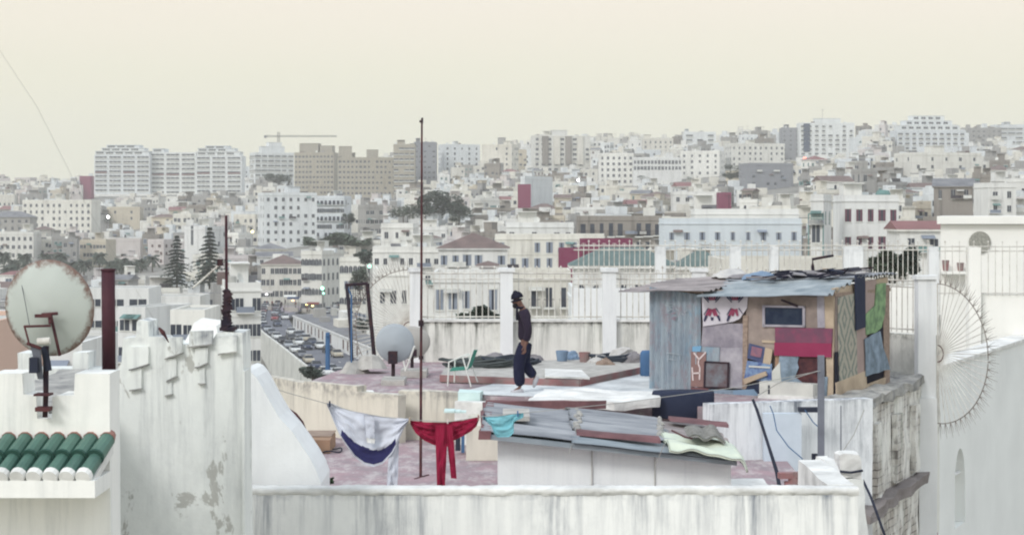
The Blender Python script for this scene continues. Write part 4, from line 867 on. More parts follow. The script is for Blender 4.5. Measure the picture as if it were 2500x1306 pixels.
# floors
b = NB('terrace_pink'); f = b.ramp(b.noise(1.3, (1, 1, 1), 8, .75), .38, .62); g_ = b.ramp(b.noise(4, (1, .4, 1), 8, .75), .48, .62)
b.bump(b.noise(20, (1, 1, 1), 4), .3, .01); b.done(b.mix(b.math('MULTIPLY', g_, .55), b.mix(f, lin('#a68d92'), lin('#8f8589')), lin('#c9c4c2')), .9)
b = NB('walk_pale'); f = b.ramp(b.noise(1.6, (1, 1, 1), 6, .65), .4, .66); b.bump(b.noise(16, (1, 1, 1), 4), .3, .01); b.done(b.mix(f, lin('#d9dedf'), lin('#b0b4b7')), .9)
mk('slab_white', '#ecece8', '#b0b0ad', 2.2, amt=.6, bump=.4); mk('rubble', '#b3b1ab', '#7f7f7e', 3, amt=.8, bump=.6)
mk('rust', '#5f3a3a', '#38232b', 6, amt=.8, rough=.8); mk('rustpole', '#4d2c33', '#38222c', 3, amt=.6, rough=.7); mk('darkmetal', (0.022, 0.018, 0.03), (0.06, 0.03, 0.03), 8, amt=.7)
mk('spike_iron', '#8c857f', '#6b605c', 5); mk('cable', (0.03, 0.035, 0.055)); mk('iron_white', '#deddd6', '#a39b92', 5, amt=.6); mk('postgrey', '#7b7f8a', '#62656e', 4, amt=.6); mk('rope', '#a9a9a4'); mk('bluepaint', '#4d6f96', '#415a78', 4)
mk('red_edge', '#9a6a6a', '#8c7f7c', 3, amt=.9); mk('wood', '#a08e80', '#7d6c62', 3, amt=.7, vec=(1, 6, 6)); mk('woodtan', '#bfae98', '#9c8b79', 3, amt=.6); mk('cardboard', '#a3866f', '#8a6f5c', 2)
mk('chair_white', '#dfe1dc', '#c2c4c0', 4); mk('strap_green', '#3f8a78', '#2f6f62', 8, amt=.5); mk('plant', (0.05, 0.09, 0.05), (0.08, 0.13, 0.06), 4)

# upper terrace block, lower terrace, pale walkway
up = [(735, 33.8), (815, 36.5), (900, 39.7), (1600, 39.7), (2290, 37.0), (2232, 34.4), (2112, 30.9), (1745, 29.6), (1600, 31.2), (1215, 31.6), (1110, 32.3), (870, 32.5)]
struct(rough_poly(MB().prism([Vector((X(px, D), D, UZ)) for px, D in up], (0, 0, -12)), .012, 1.2, 3, 1.2), 'upper_terrace', 'terrace_pink')
struct(MB().prism([Vector((x, y, LZ)) for x, y in [(-3.4, 19.0), (4.05, 19.0), (4.4, 29.9), (3.4, 31.5), (-1, 32.4), (-5.5, 34), (-4.6, 27)]], (0, 0, -12)), 'lower_terrace', 'terrace_pink')
wk_ = [(1108, 32.0), (1240, 34.6), (1420, 35.0), (1580, 36.5), (1640, 33), (1600, 31.4), (1500, 31.0), (1400, 31.3), (1200, 31.8)]
struct(MB().prism([Vector((X(px, D), D, UZ + .02)) for px, D in wk_], (0, 0, -.012)), 'walkway', 'walk_pale')

# beige retaining wall between terraces
bw = thing('retaining_wall', 'beige plaster wall stepping down from the upper to the lower terrace', 'wall', (X(900, 32.3), 32.3, LZ))
def seg_wall(p0, p1, z0, z1, th=.22): a, b_ = Vector((p0[0], p0[1], z0)), Vector((p1[0], p1[1], z0)); d = (b_ - a).normalized(); q = Vector((-d.y, d.x, 0)) * th; return MB().prism([a, b_, b_ + Vector((0, 0, z1 - z0)), a + Vector((0, 0, z1 - z0))], q)
part(rough_poly(seg_wall((X(640, 34.6), 34.6), (X(742, 33.0), 33.0), -6, -3.05), .02, 1.5, 3, .5), 'wall_section', 'beige_wall', bw)
part(rough_poly(seg_wall((X(742, 33.0), 33.0), (X(872, 32.1), 32.1), -6, -3.02), .02, 1.5, 3, .5), 'wall_section', 'beige_wall', bw)
part(rough_poly(seg_wall((X(872, 32.1), 32.1), (X(972, 31.6), 31.6), -6, -3.12), .02, 1.5, 3, .5), 'wall_section', 'beige_wall', bw)
part(rough_poly(seg_wall((X(972, 32.2), 32.2), (X(1120, 31.9), 31.9), -6, -3.10), .02, 1.5, 3, .5), 'wall_section', 'beige_wall', bw)
part(rough_poly(seg_wall((X(1110, 31.5), 31.5), (X(1230, 31.2), 31.2), -6, -3.22), .02, 1.5, 3, .5), 'wall_section', 'slab_white', bw)
part(rough_poly(MB().prism([P(870, 958, 32.3), P(1000, 962, 32.3), P(1120, 970, 32.3), P(1120, 976, 32.2), P(1000, 968, 32.2), P(870, 963, 32.3)], (0, .5, 0)), .01, 2, 1, .4), 'coping', 'slab_white', bw)
# plain and broken slabs on the walkway's front edge
sl = solo(rough_poly(MB().prism([Vector((X(1285, 29.4), 29.4, -2.98)), Vector((X(1500, 29.2), 29.2, -2.99)), Vector((X(1612, 29.9), 29.9, -3.0)), Vector((X(1605, 31.0), 31.0, -3.0)), Vector((X(1430, 31.4), 31.4, -2.98)), Vector((X(1330, 31.2), 31.2, -2.98))], (0, 0, -.14)), .035, 2.5, 3, .3), 'slab', 'slab_white', 'rough white slab with crumbling right end lying before the walkway', 'slab')
solo(rough_poly(MB().prism([P(1180, 1000, 30.6), P(1215, 985, 31.0), P(1300, 992, 30.6), P(1290, 1000, 30.2)], (0, 0, -.1)), .02, 3, 2, .3), 'slab', 'walk_pale', 'thin pale slab left of the rough white slab', 'slab')
mt = solo(MB().prism([Vector((X(1118, 31.7), 31.7, -3.08)), Vector((X(1172, 31.65), 31.65, -3.08)), Vector((X(1180, 31.9), 31.9, -3.07)), Vector((X(1122, 32.2), 32.2, -3.07))], (0, 0, -.2)), 'cloth', mk('pale_aqua', '#cfe3e0', '#b5cfcd', 5) and 'pale_aqua', 'pale aqua cloth folded over the edge beside the walkway', 'cloth')

# ---- long white parapet in front
pr = thing('parapet', 'long white front parapet wall with dirty runs below its rounded edge', 'wall', (0.4, 19, -6.5))
mb = MB().box(X(596, 19), X(2095, 19), 19, 19.24, -6.5, -2.90); part(rough_poly(mb, .012, 1.2, 4, .35), 'wall', 'parapet_white', pr)
mb = MB(); nseg = 90; ring = [(-.004, -2.905), (-.022, -2.872), (-.014, -2.836), (.1, -2.828), (.24, -2.838), (.26, -2.9), (.24, -2.93)]
def cop(u, v):
    x = X(594, 19) + (X(2097, 19) - X(594, 19)) * u; i = min(int(v * 6 + 1e-6), 5); f = v * 6 - i; a, b_ = ring[i], ring[i + 1]
    n_ = noise.noise(Vector((x * 3, v * 2, 0))) * .009 + noise.noise(Vector((x * 13, v * 5, 3))) * .009 + noise.noise(Vector((x * 34, v * 9, 3))) * .004; return (x, 19 + a[0] * (1 - f) + b_[0] * f + n_, a[1] * (1 - f) + b_[1] * f + n_)
mb.grid(cop, 260, 12); part(mb, 'coping', 'slab_white', pr, smooth=True)
part(rough_poly(MB().prism([Vector((3.57, 19.24, -2.84)), Vector((3.57, 21.3, -2.84)), Vector((3.57, 21.3, -6.5)), Vector((3.57, 19.24, -6.5))], (-.27, 0, 0)), .02, 1.5, 3, .3), 'return_wall', 'slab_white', pr)

# ---- castle-like wall on the left
cw = thing('castle_wall', 'tall weathered whitewashed wall with battlements and peeling patches', 'wall', (X(440, 17), 17, -5.5))
pts = [(286, 1400), (286, 985), (292, 930), (284, 905), (296, 884), (300, 824), (332, 822), (333, 786), (338, 781), (360, 785), (362, 822), (394, 824), (402, 834), (455, 842), (482, 838), (520, 830), (530, 814), (548, 810), (594, 812), (597, 1400)]
part(rough_poly(ppoly(pts, 17, .5), .014, 1.3, 4, .3), 'wall', 'castle_plaster', cw)
for (x0, x1, y0, y1, sl, D) in ((316, 362, 845, 895, 7, 16.972), (318, 345, 898, 950, 2, 16.978), (404, 445, 822, 868, 8, 16.96), (406, 432, 874, 924, 6, 16.974), (476, 507, 847, 892, 5, 16.97), (534, 577, 818, 862, 2, 16.965), (486, 500, 896, 936, 0, 16.975), (462, 518, 806, 843, 3, 16.955), (404, 420, 930, 965, 2, 16.98)):
    part(rough_poly(MB().prism([P(x0, y1 + sl, D), P(x1, y1 - sl, D), P(x1, y0, D), P(x0, y0 + 2, D)], (0, 17.01 - D, 0)), .008, 3, 2, .12), 'merlon', 'castle_plaster', cw)
    part(rough_poly(MB().prism([P(x0 - 2, y1 + sl + 3, D - .012), P(x1 + 1, y1 - sl + 2, D - .012), P(x1 + 1, y1 - sl - 1, D - .012), P(x0 - 2, y1 + sl - 0, D - .012)], (0, .03, 0)), .012, 8, 2, .05), 'ledge', 'rubble', cw)
part(rough_poly(MB().prism([P(448, 842, 17.2), P(474, 786, 17.3), P(527, 794, 17.3), P(536, 842, 17.2)], (0, .6, 0)), .015, 2, 2, .2), 'back_gable', 'left_white', cw)
rg = solo(rough_poly(MB().box(X(594, 17), X(600, 17), 16.95, 17.3, -5.5, Z(905, 17)), .01, 2, 3, .4), 'wall_edge', 'castle_plaster', 'worn corner strip at the right end of the weathered wall', 'wall')
# curved buttress
cpts = [(598, 1300), (598, 902), (612, 908), (626, 922), (640, 945), (656, 975), (682, 1018), (712, 1052), (738, 1090), (758, 1120), (774, 1150), (784, 1178), (786, 1300)]
solo(rough_poly(ppoly(cpts, 19.6, .9), .014, 1.5, 4, .35), 'buttress', 'curve_white', 'smooth white wall sloping down in a curve right of the castle wall', 'wall')
# grey battlements behind the left building
gw = thing('battlement_wall', 'grey weathered battlements behind the satellite dish', 'wall', (X(140, 19.5), 19.5, -4))
part(rough_poly(ppoly([(30, 1100), (30, 905), (44, 905), (44, 862), (74, 862), (74, 900), (176, 900), (176, 862), (214, 862), (214, 902), (262, 902), (262, 1100)], 19.5, .4), .014, 2, 3, .3), 'wall', 'castle_plaster', gw)
solo(rough_poly(MB().box(X(30, 17.5), X(262, 17.5), 15.4, 19.4, -5, Z(945, 17.5)), .03, 3, 4, .4), 'flat_roof', 'rubble', 'dirty grey flat roof strewn with grit behind the white merlons', 'roof')
# ---- left white building with merlons, green tiles
lw = thing('left_building', 'bright white merloned wall carrying the rusty dish, at left edge', 'building', (X(100, 15), 15, -5))
part(rough_poly(ppoly([(-160, 1500), (-160, 915), (-60, 915), (-60, 968), (-20, 968), (-20, 912), (54, 912), (57, 964), (88, 966), (90, 1022), (126, 1022), (128, 970), (140, 965), (181, 966), (183, 912), (268, 912), (272, 1500)], 15, .38), .007, 1.6, 4, .3), 'wall', 'left_white', lw)
part(MB().box(X(-160, 14.6), X(242, 14.6), 14.45, 15, Z(1203, 14.7), Z(1162, 14.7)), 'cornice', 'left_white', lw)
mk('tile_green', '#56796c', '#48685e', 4, rough=.45, amt=.8); mk('tile_clay', '#a3786d', '#7d5d57', 6)
mb = MB(); mw = MB(); mc = MB()
for k in range(16):
    px = 262 - 40 * k; a = Vector((X(px, 15), 15.02, Z(1076, 15))); b_ = Vector((X(px - 52, 14.55), 14.48, Z(1158, 14.55)))
    if px < -260: break
    mid_ = a.lerp(b_, .52); q = (b_ - a).normalized()
    mb.tube([a + Vector((0, 0, .015)), mid_ + q * .02 + Vector((0, 0, .018))], [.062, .068], 12, 0, cap=True); mb.tube([mid_, b_], [.056, .062], 12, 0)
    mb.tube([mid_ - q * .0 + Vector((0, 0, .019)), mid_ + q * .022 + Vector((0, 0, .018))], [.072, .073], 12, 1)
    mc.tube([a - q * .06 + Vector((.0, 0, .02)), a + q * .02 + Vector((0, 0, .02))], [.05, .066], 10, 0)
    mw.tube([b_ - q * .02, b_ + q * .035], [.068, .060], 12, 0)
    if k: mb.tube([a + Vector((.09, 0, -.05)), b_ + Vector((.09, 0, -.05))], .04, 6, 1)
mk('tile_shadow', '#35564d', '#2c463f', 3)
part(mb, 'roof_tiles', ['tile_green', 'tile_shadow'], lw, smooth=False); part(mc, 'clay_tile_ends', 'tile_clay', lw); part(mw, 'plaster_tile_ends', 'slab_white', lw)
part(MB().prism([Vector((X(-170, 15), 15.0, Z(1085, 15))), Vector((X(276, 15), 15.0, Z(1085, 15))), Vector((X(226, 14.5), 14.5, Z(1172, 14.5))), Vector((X(-200, 14.5), 14.5, Z(1172, 14.5)))], (0, 0.02, -.07)), 'roof_bed', 'slab_white', lw)
mk('pipe_grey', '#6d6c72', '#504f56', 4); solo(MB().tube([P(281, 905, 15.3), P(281, 1060, 15.3), P(282, 1400, 15.3)], .017, 8), 'drain_pipe', 'pipe_grey', 'thin grey pipe running down between white building and castle wall', 'pipe')
# rusty chimney pipe
solo(MB().tube([P(266, 908, 15.8), P(264, 660, 15.8)], .058, 20).tube([P(264, 662, 15.8), P(264, 656, 15.8)], [.062, .062], 20), 'chimney_pipe', 'rustpole', 'thick dark red rusty chimney pipe right of the dish', 'pipe', smooth=True)

# ---- satellite dishes
def dish_mat(name, base, rustc, lo, r):
    b = NB(name); tcn = b.N.new('ShaderNodeTexCoord'); q = b.N.new('ShaderNodeVectorMath'); q.operation = 'LENGTH'; b.L.new(tcn.outputs['Object'], q.inputs[0])
    edge = b.ramp(q.outputs['Value'], r * .72, r * 1.0); n_ = b.noise(22, (1, 1, 1), 8, .78); k = b.ramp(b.math('ADD', b.math('MULTIPLY', edge, .30), b.math('ADD', b.math('MULTIPLY', n_, .6), b.math('MULTIPLY', b.noise(4, (1, 1, 1), 3), .4))), .77 - lo, .92 - lo, 0, .85)
    b.bump(b.noise(5, (1, 1, 1), 3), .1, .01); return b.done(b.mix(k, b.mix(b.ramp(b.noise(2.0), .4, .7), lin(base), tuple(v * .88 for v in lin(base))), lin(rustc)), .55)
dish_mat('dish_rusty', '#b9bfb9', '#6a4638', 0.13, .40); dish_mat('dish_grey', '#a9b1b8', '#8a8f94', -.1, .36); dish_mat('dish_old', '#b3b0ab', '#6d5a54', 0.02, .38)
def dish(px, py, D, rx, ry, aim, mat, label, foot_py, base=None, bracket='full', name='satellite_dish', rz=0, fpx=None):
    """aim = direction the back of the dish faces (towards the camera side)"""
    c_ = P(px, py, D); rd = ry / F * D; t = thing(name, label, 'satellite dish', P(fpx or px, foot_py, D))
    prof = [(0, -rd * .28), (rd * .3, -rd * .25), (rd * .6, -rd * .17), (rd * .85, -rd * .055), (rd, 0), (rd * 1.01, .012), (rd * .985, .015), (rd * .84, -rd * .04), (rd * .6, -rd * .15), (0, -rd * .26)]
    me = MB().lathe(prof, 48, 0).mesh('reflector', [mat], True); rot = Vector(aim).to_track_quat('-Z', 'Y')
    o = link('reflector', me, t, c_ - t.location); o.rotation_euler = rot.to_euler(); o.scale = (rx / ry, 1, 1)
    return t, c_, rd
t, c_, rd = dish(120, 752, 15.0, 112, 118, (-.12, -1, -.10), 'dish_rusty', 'large white satellite dish with rusty rim seen from behind, on white wall', 1020, fpx=114)
p = lambda x, y, d=0: P(x, y, 15.0 + d)
part(MB().tube([p(110, 1018, -.05), p(112, 960, -.05), p(112, 845, -.1)], [.022, .022, .026], 10), 'pole', 'darkmetal', t)
part(MB().box(X(96, 15), X(130, 15), 14.86, 14.98, Z(1000, 15), Z(990, 15)).box(X(94, 15), X(132, 15), 14.84, 14.98, Z(962, 15), Z(957, 15)), 'pole_clamp', 'rust', t)
mb = MB(); mb.tube([p(58, 797, -.2), p(124, 795, -.2)], .010, 8); mb.tube([p(60, 797, -.2), p(72, 842, -.22)], .008, 6); mb.tube([p(124, 770, -.18), p(146, 868, -.12)], .013, 8); mb.tube([p(102, 768, -.16), p(141, 765, -.16)], .013, 8); mb.tube([p(120, 766, -.16), p(122, 790, -.2)], .012, 6)
mb.box(X(100, 15), X(140, 15), 14.80, 14.84, Z(772, 15), Z(764, 15)); mb.tube([p(66, 838, -.2), p(100, 850, -.2)], .014, 8)
part(mb, 'mount_bracket', 'rust', t)
part(MB().tube([p(92, 834, -.22), p(122, 832, -.22)], .03, 12), 'motor', 'iron_white', t); part(MB().prism([p(74, 842, -.2), p(98, 850, -.2), p(104, 925, -.12), p(92, 925, -.12)], (0, .02, 0)), 'brace_plate', 'postgrey', t)
part(MB().box(X(88, 15), X(108, 15), 14.78, 14.9, Z(905, 15), Z(868, 15)).tube([p(108, 846, -.1), p(118, 905, -.1)], .03, 8), 'junction_box', 'cable', t)
part(MB().tube([p(52, 690, -.02), p(62, 740, -.12), p(72, 795, -.2)], .0025, 4), 'wire', 'cable', t)
mk('concrete_base', '#bdbbb5', '#8f8c88', 4, bump=.4, amt=.6)
t, c_, rd = dish(964, 838, 34.0, 47, 48, (-.05, -1, -.12), 'dish_grey', 'clean grey satellite dish standing in front on concrete block', 918)
p = lambda x, y, d=0: P(x, y, 34.0 + d)
part(MB().tube([p(960, 918, -.1), p(960, 870, -.12), p(960, 860, -.15)], .035, 8).box(X(950, 34), X(972, 34), 33.7, 33.85, Z(885, 34), Z(855, 34)).tube([p(948, 862, -.2), p(960, 880, -.15)], .02, 6), 'pole', 'darkmetal', t)
part(MB().tube([p(990, 905, -.3), p(1012, 845, -.5)], .018, 6).tube([p(990, 905, -.3), p(985, 880, -.3)], .015, 6), 'feed_arm', 'chair_white', t)
bk = solo(rough_poly(MB().box(X(933, 34), X(990, 34), 33.6, 34.4, UZ, UZ + .11), .02, 4, 2, .2), 'concrete_block', 'concrete_base', 'pale concrete block under the clean grey dish', 'block')
t, c_, rd = dish(1003, 836, 35.6, 49, 40, (.30, -1, -.1), 'dish_old', 'darker old satellite dish half hidden behind the clean grey dish', 895)
p = lambda x, y, d=0: P(x, y, 35.6 + d)
part(MB().tube([p(1006, 897, -.1), p(1006, 862, -.12)], .032, 8).box(X(998, 35.5), X(1018, 35.5), 35.3, 35.45, Z(868, 35.5), Z(852, 35.5)), 'pole', 'darkmetal', t)
solo(rough_poly(MB().box(X(980, 35.6), X(1044, 35.6), 35.2, 36.0, UZ, UZ + .13), .02, 4, 2, .2), 'concrete_block', 'concrete_base', 'grey concrete block under the old half hidden dish', 'block')

# ---- masts
mt = thing('mast', 'very tall thin mast rising from pink floor in front of town', 'mast', P(1027, 1166, 27.6)); D = 27.6
part(MB().tube([P(1027, 1166, D), P(1028, 870, D), P(1029, 640, D), P(1030, 290, D)], [.022, .020, .018, .014], 8), 'pole', 'rust', mt)
part(MB().tube([P(1024, 297, D), P(1031, 297, D)], .02, 6).box(X(1029, D), X(1033, D), D - .02, D + .02, Z(302, D), Z(288, D)), 'tip', 'darkmetal', mt)
part(MB().tube([P(1028, 796, D), P(1028, 782, D)], .04, 8).box(X(1022, D), X(1028, D), D - .05, D + .02, Z(794, D), Z(783, D)), 'collar', 'darkmetal', mt)
part(MB().tube([P(1028, 877, D), P(1028, 868, D)], .035, 8), 'collar', 'darkmetal', mt)
part(MB().box(X(1012, D), X(1044, D), D - .1, D + .1, Z(1168, D), Z(1165, D)).tube([P(1012, 1170, D - .2), P(1046, 1160, D + .2)], .02, 6), 'foot', 'rust', mt)
D = 17.1
ma_ = thing('mast', 'dark rusty mast wrapped in rags standing on the castle wall', 'mast', P(555, 806, D))
part(MB().tube([P(554, 806, D), P(553, 700, D), P(552, 526, D)], [.016, .014, .012], 8), 'pole', 'rustpole', ma_)
mb = MB()
for k in range(11):
    y0 = 706 + k * 9; mb.tube([P(549 + (k % 3) * 2, y0, D - .01), P(556 + (k * 5 % 4), y0 + 10, D - .01)], [.032 + .008 * (k * 7 % 3), .036 + .006 * (k * 3 % 4)], 9)
part(rough_poly(mb, .014, 9, 2, .06), 'rag_wrapping', 'darkmetal', ma_)
part(MB().box(X(540, D), X(576, D), D - .1, D + .1, Z(806, D), Z(798, D)).box(X(541, D), X(556, D), D - .05, D + .03, Z(798, D), Z(780, D)), 'foot', 'darkmetal', ma_)
ya = thing('yagi_antenna', 'fallen grid antenna slanting down left of the rag-wrapped mast', 'antenna', P(470, 700, D))
part(MB().tube([P(472, 702, D), P(548, 636, D - .1)], .010, 8), 'boom', 'iron_white', ya); mb = MB()
for k in range(14):
    q = k / 13; a = P(474, 700, D).lerp(P(546, 638, D - .1), q); mb.tube([a + Vector((-.018, 0, -.022)), a + Vector((.018, 0, .022))], .004, 4)
part(mb, 'elements', 'darkmetal', ya); part(MB().box(X(536, D), X(548, D), D - .14, D - .06, Z(648, D), Z(632, D)), 'head', 'darkmetal', ya)
part(MB().tube([P(548, 636, D - .1), P(553, 640, D)], .008, 5), 'clamp', 'darkmetal', ya)
fb = solo(MB().tube([P(412, 836, 16.8), P(402, 818, 16.8), P(398, 812, 16.8), P(388, 800, 16.8)], [.004, .014, .022, .010], 8), 'wire_weight', 'rust', 'rusty spindle hanging on a wire above the battlements', 'weight')
solo(MB().tube([P(388, 800, 16.8), P(220, 520, 15.5), P(90, 260, 14.4), P(-20, 95, 13.5)], .0013, 4), 'guy_wire', 'rope', 'long thin wire rising to the upper left from the battlements', 'wire')

# ---- black frame and blue post
D = 36.5; fr = thing('door_frame', 'tall dark leaning metal frame with a wire mesh at top', 'frame', P(880, 905, D))
part(MB().tube([P(846, 694, D), P(856, 800, D), P(860, 912, D)], .035, 6), 'leg', 'iron', fr); part(MB().tube([P(896, 692, D), P(906, 790, D), P(916, 893, D)], .040, 6), 'leg', 'darkmetal', fr)
part(MB().tube([P(843, 696, D), P(898, 692, D)], .035, 6), 'crossbar', 'darkmetal', fr); part(MB().tube([P(848, 700, D), P(858, 722, D), P(858, 905, D - .2)], .018, 5), 'brace', 'bluepaint', fr)
mb = MB()
for k in range(9):
    mb.tube([P(850 + k * 5.6, 696, D), P(851 + k * 6, 734, D)], .006, 3); mb.tube([P(848, 697 + k * 4.6, D), P(902, 695 + k * 4.8, D)], .006, 3)
part(mb, 'mesh_panel', 'iron', fr); 
for px_, py_, nm in ((866, 908, 'left'), (905, 893, 'right')): solo(rough_poly(MB().lathe([(0, .28), (.16, .24), (.34, .0), (0, 0)], 9, 0, Matrix.Translation(P(px_, py_ + 6, 36.4))), .04, 5, 1, .2), 'rubble_heap', 'concrete_base', f'grey cement lump around the {nm} foot of the dark frame', 'rubble')
solo(MB().tube([P(800, 902, 35.6), P(800, 818, 35.6)], .045, 8).box(X(796, 35.6), X(804, 35.6), 35.5, 35.7, Z(820, 35.6), Z(812, 35.6)), 'post', 'bluepaint', 'short blue metal post left of the dark frame', 'post')

# ---- chair
D = 33.0; ch = thing('folding_chair', 'white tube chair with green webbing facing left on the terrace', 'chair', P(1130, 940, D)); p = lambda x, y, d: P(x, y, D + d)
for s_, dd in ((0, 0), (1, .45)):
    o_ = 0 if not s_ else -2; y_ = 0 if not s_ else -9
    part(MB().tube([p(1093 + s_ * 16, 942 + y_, dd), p(1096 + s_ * 15, 882 + y_ * .6, dd)], .013, 6), 'leg', 'chair_white', ch)
    part(MB().tube([p(1150 + s_ * 16, 944 + y_ * 1.3, dd), p(1128 + s_ * 14, 866 + y_ * .4, dd)], .013, 6), 'leg', 'chair_white', ch)
    part(MB().tube([p(1096 + s_ * 14, 884 + y_ * .6, dd), p(1130 + s_ * 10, 868 + y_ * .4, dd), p(1146 + s_ * 6, 868, dd)], .014, 6), 'armrest', 'chair_white', ch)
    part(MB().tube([p(1140 + s_ * 8, 900, dd), p(1156 + s_ * 9, 852, dd)], .013, 6), 'back_frame', 'chair_white', ch)
mb = MB()
for k in range(6):
    q = k / 6; a0, a1 = p(1142 - 0 + 15 * q, 896 - 42 * q, .0), p(1150 + 15 * q, 896 - 42 * q, .45); e_ = Vector((.022, 0, .055)); mb.prism([a0, a1, a1 + e_, a0 + e_], (.008, 0, 0))
part(mb, 'backrest', 'strap_green', ch); mb = MB()
for k in range(6):
    q = k / 6; a0, a1 = p(1098 + 44 * q, 903 - 3 * q, .0), p(1106 + 44 * q, 896 - 3 * q, .45); e_ = Vector((.045, 0, 0)); mb.prism([a0, a1, a1 + e_, a0 + e_], (0, 0, -.02))
part(mb, 'seat', 'strap_green', ch)

# ---- low platform with red edge
pf = thing('platform', 'low concrete platform with red painted edge behind walking man', 'platform', (X(1330, 34.5), 34.5, UZ))
A = PG(1075, 934, UZ); B_ = PG(1415, 946, UZ); C_ = PG(1578, 911, UZ); E_ = Vector((X(1560, 38.8), 38.8, UZ)); G_ = Vector((X(1090, 37), 37, UZ)); h_ = Vector((0, 0, .12))
part(rough_poly(MB().prism([q + h_ for q in (A, B_, C_, E_, G_)], (0, 0, -.12)), .012, 2, 3, .5), 'slab', 'concrete_base', pf)
def strip(a, b_, z0, z1, th): d = (b_ - a).normalized(); q = Vector((-d.y, d.x, 0)) * -th; return MB().prism([a + Vector((0, 0, z0)), b_ + Vector((0, 0, z0)), b_ + Vector((0, 0, z1)), a + Vector((0, 0, z1))], q)
part(rough_poly(strip(A, B_, .02, .145, .025), .006, 3, 2, .4), 'painted_edge', 'red_edge', pf); part(rough_poly(strip(B_, C_, .02, .145, .025), .006, 3, 2, .4), 'painted_edge', 'red_edge', pf)
solo(MB().prism([PG(1330, 922, UZ + .14), PG(1440, 926, UZ + .14), PG(1420, 906, UZ + .14), PG(1330, 903, UZ + .14)], (0, 0, .03)), 'board', 'slab_white', 'pale square board lying on the red-edged platform', 'board')
# hoses and junk along the wall foot
rr = random.Random(3); mk('hose_green', '#555b5b', '#34393d', 5); mk('hose_dark', (0.04, 0.05, 0.07), (0.08, .09, .1), 5); mk('rag_blue', '#7f94ab', '#5f7187', 4); mk('rag_grey', '#8d8a8c', '#6b686e', 4); mk('rag_pale', '#c6c4c0', '#98979a', 4)
for i, (px_, D_, w_, m_, lab) in enumerate(((1165, 36.3, .62, 'hose_green', 'coil of dark green hose lying behind the chair'), (1240, 36.8, .5, 'hose_dark', 'dark coiled cable bundle behind walking man'), (1500, 37.6, .5, 'hose_dark', 'tangle of dark cable near the shack end of platform'))):
    mb = MB()
    for k in range(5):
        pts = [Vector((X(px_, D_) + math.cos(a) * w_ * (1 + .25 * math.sin(k + a)) + rr.uniform(-.06, .06), D_ + math.sin(a) * w_ * .6, UZ + .14 + .03 * k + .03 * math.sin(a * 3 + k))) for a in [j * 6.28 / 14 for j in range(15)]]
        mb.tube(pts, .026, 5)
    solo(mb, 'hose_coil', m_, lab, 'hose')
def bundle(px_, D_, w_, h2, m_, lab, nm='rag_heap', cat='rags', z_=UZ + .1, seed=0):
    m2 = MB().lathe([(0, h2), (w_ * .5, h2 * .8), (w_ * .85, h2 * .45), (w_, 0), (0, 0)], 14, 0, Matrix.Translation((X(px_, D_), D_, z_)) @ Matrix.Diagonal((1, .6, 1, 1)))
    return solo(rough_poly(m2, w_ * .22, 2.2 / w_ * .8, 3, w_ * .25), nm, m_, lab, cat, smooth=False)
bundle(1205, 37.6, .35, .22, 'rag_grey', 'grey rag heap behind the green hose coil'); bundle(1290, 37.9, .3, .16, 'rag_grey', 'low grey rag heap by wall right of walking man'); bundle(1395, 38.2, .2, .2, 'rag_blue', 'bluish crumpled bag under the back wall')
bundle(1462, 37.4, .26, .16, 'rag_pale', 'pale crumpled cloth on the platform right of the board'); bundle(1520, 37.8, .34, .28, 'rag_pale', 'pale cloth pile on the platform near the shack'); bundle(1548, 37.4, .25, .22, 'rag_grey', 'grey cloth pile touching the shack end of platform'); bundle(1478, 36.9, .2, .14, 'wood', 'brown cloth lump on the platform front right')
solo(MB().lathe([(0, 0), (.10, 0), (.13, .2), (.12, .21), (.09, .02), (0, .02)], 14, 0, Matrix.Translation((X(1372, 37.8), 37.8, UZ + .12))), 'bucket', 'rag_blue', 'pale blue bucket at the foot of back wall', 'bucket')
solo(MB().lathe([(0, 0), (.09, 0), (.12, .2), (.11, .2), (.08, .02), (0, .02)], 14, 0, Matrix.Translation((X(1427, 37.5), 37.5, UZ + .12))).name and MB().lathe([(0, 0), (.09, 0), (.12, .2), (.11, .2), (.08, .02), (0, .02)], 14, 0, Matrix.Translation((X(1440, 37.9), 37.9, UZ + .12))), 'flower_pot', 'red_edge', 'reddish clay pot beside the back wall', 'pot') if False else solo(MB().lathe([(0, 0), (.09, 0), (.12, .2), (.11, .2), (.08, .02), (0, .02)], 14, 0, Matrix.Translation((X(1427, 37.5), 37.5, UZ + .12))), 'flower_pot', 'red_edge', 'reddish clay pot beside the back wall', 'pot')
solo(MB().lathe([(0, .5), (.13, .5), (.16, .45), (.16, .03), (.13, 0), (0, 0)], 16, 0, Matrix.Translation((X(1583, 35.5), 35.5, UZ))), 'drum', 'bluepaint', 'small blue plastic drum left of the shack', 'drum', smooth=True)

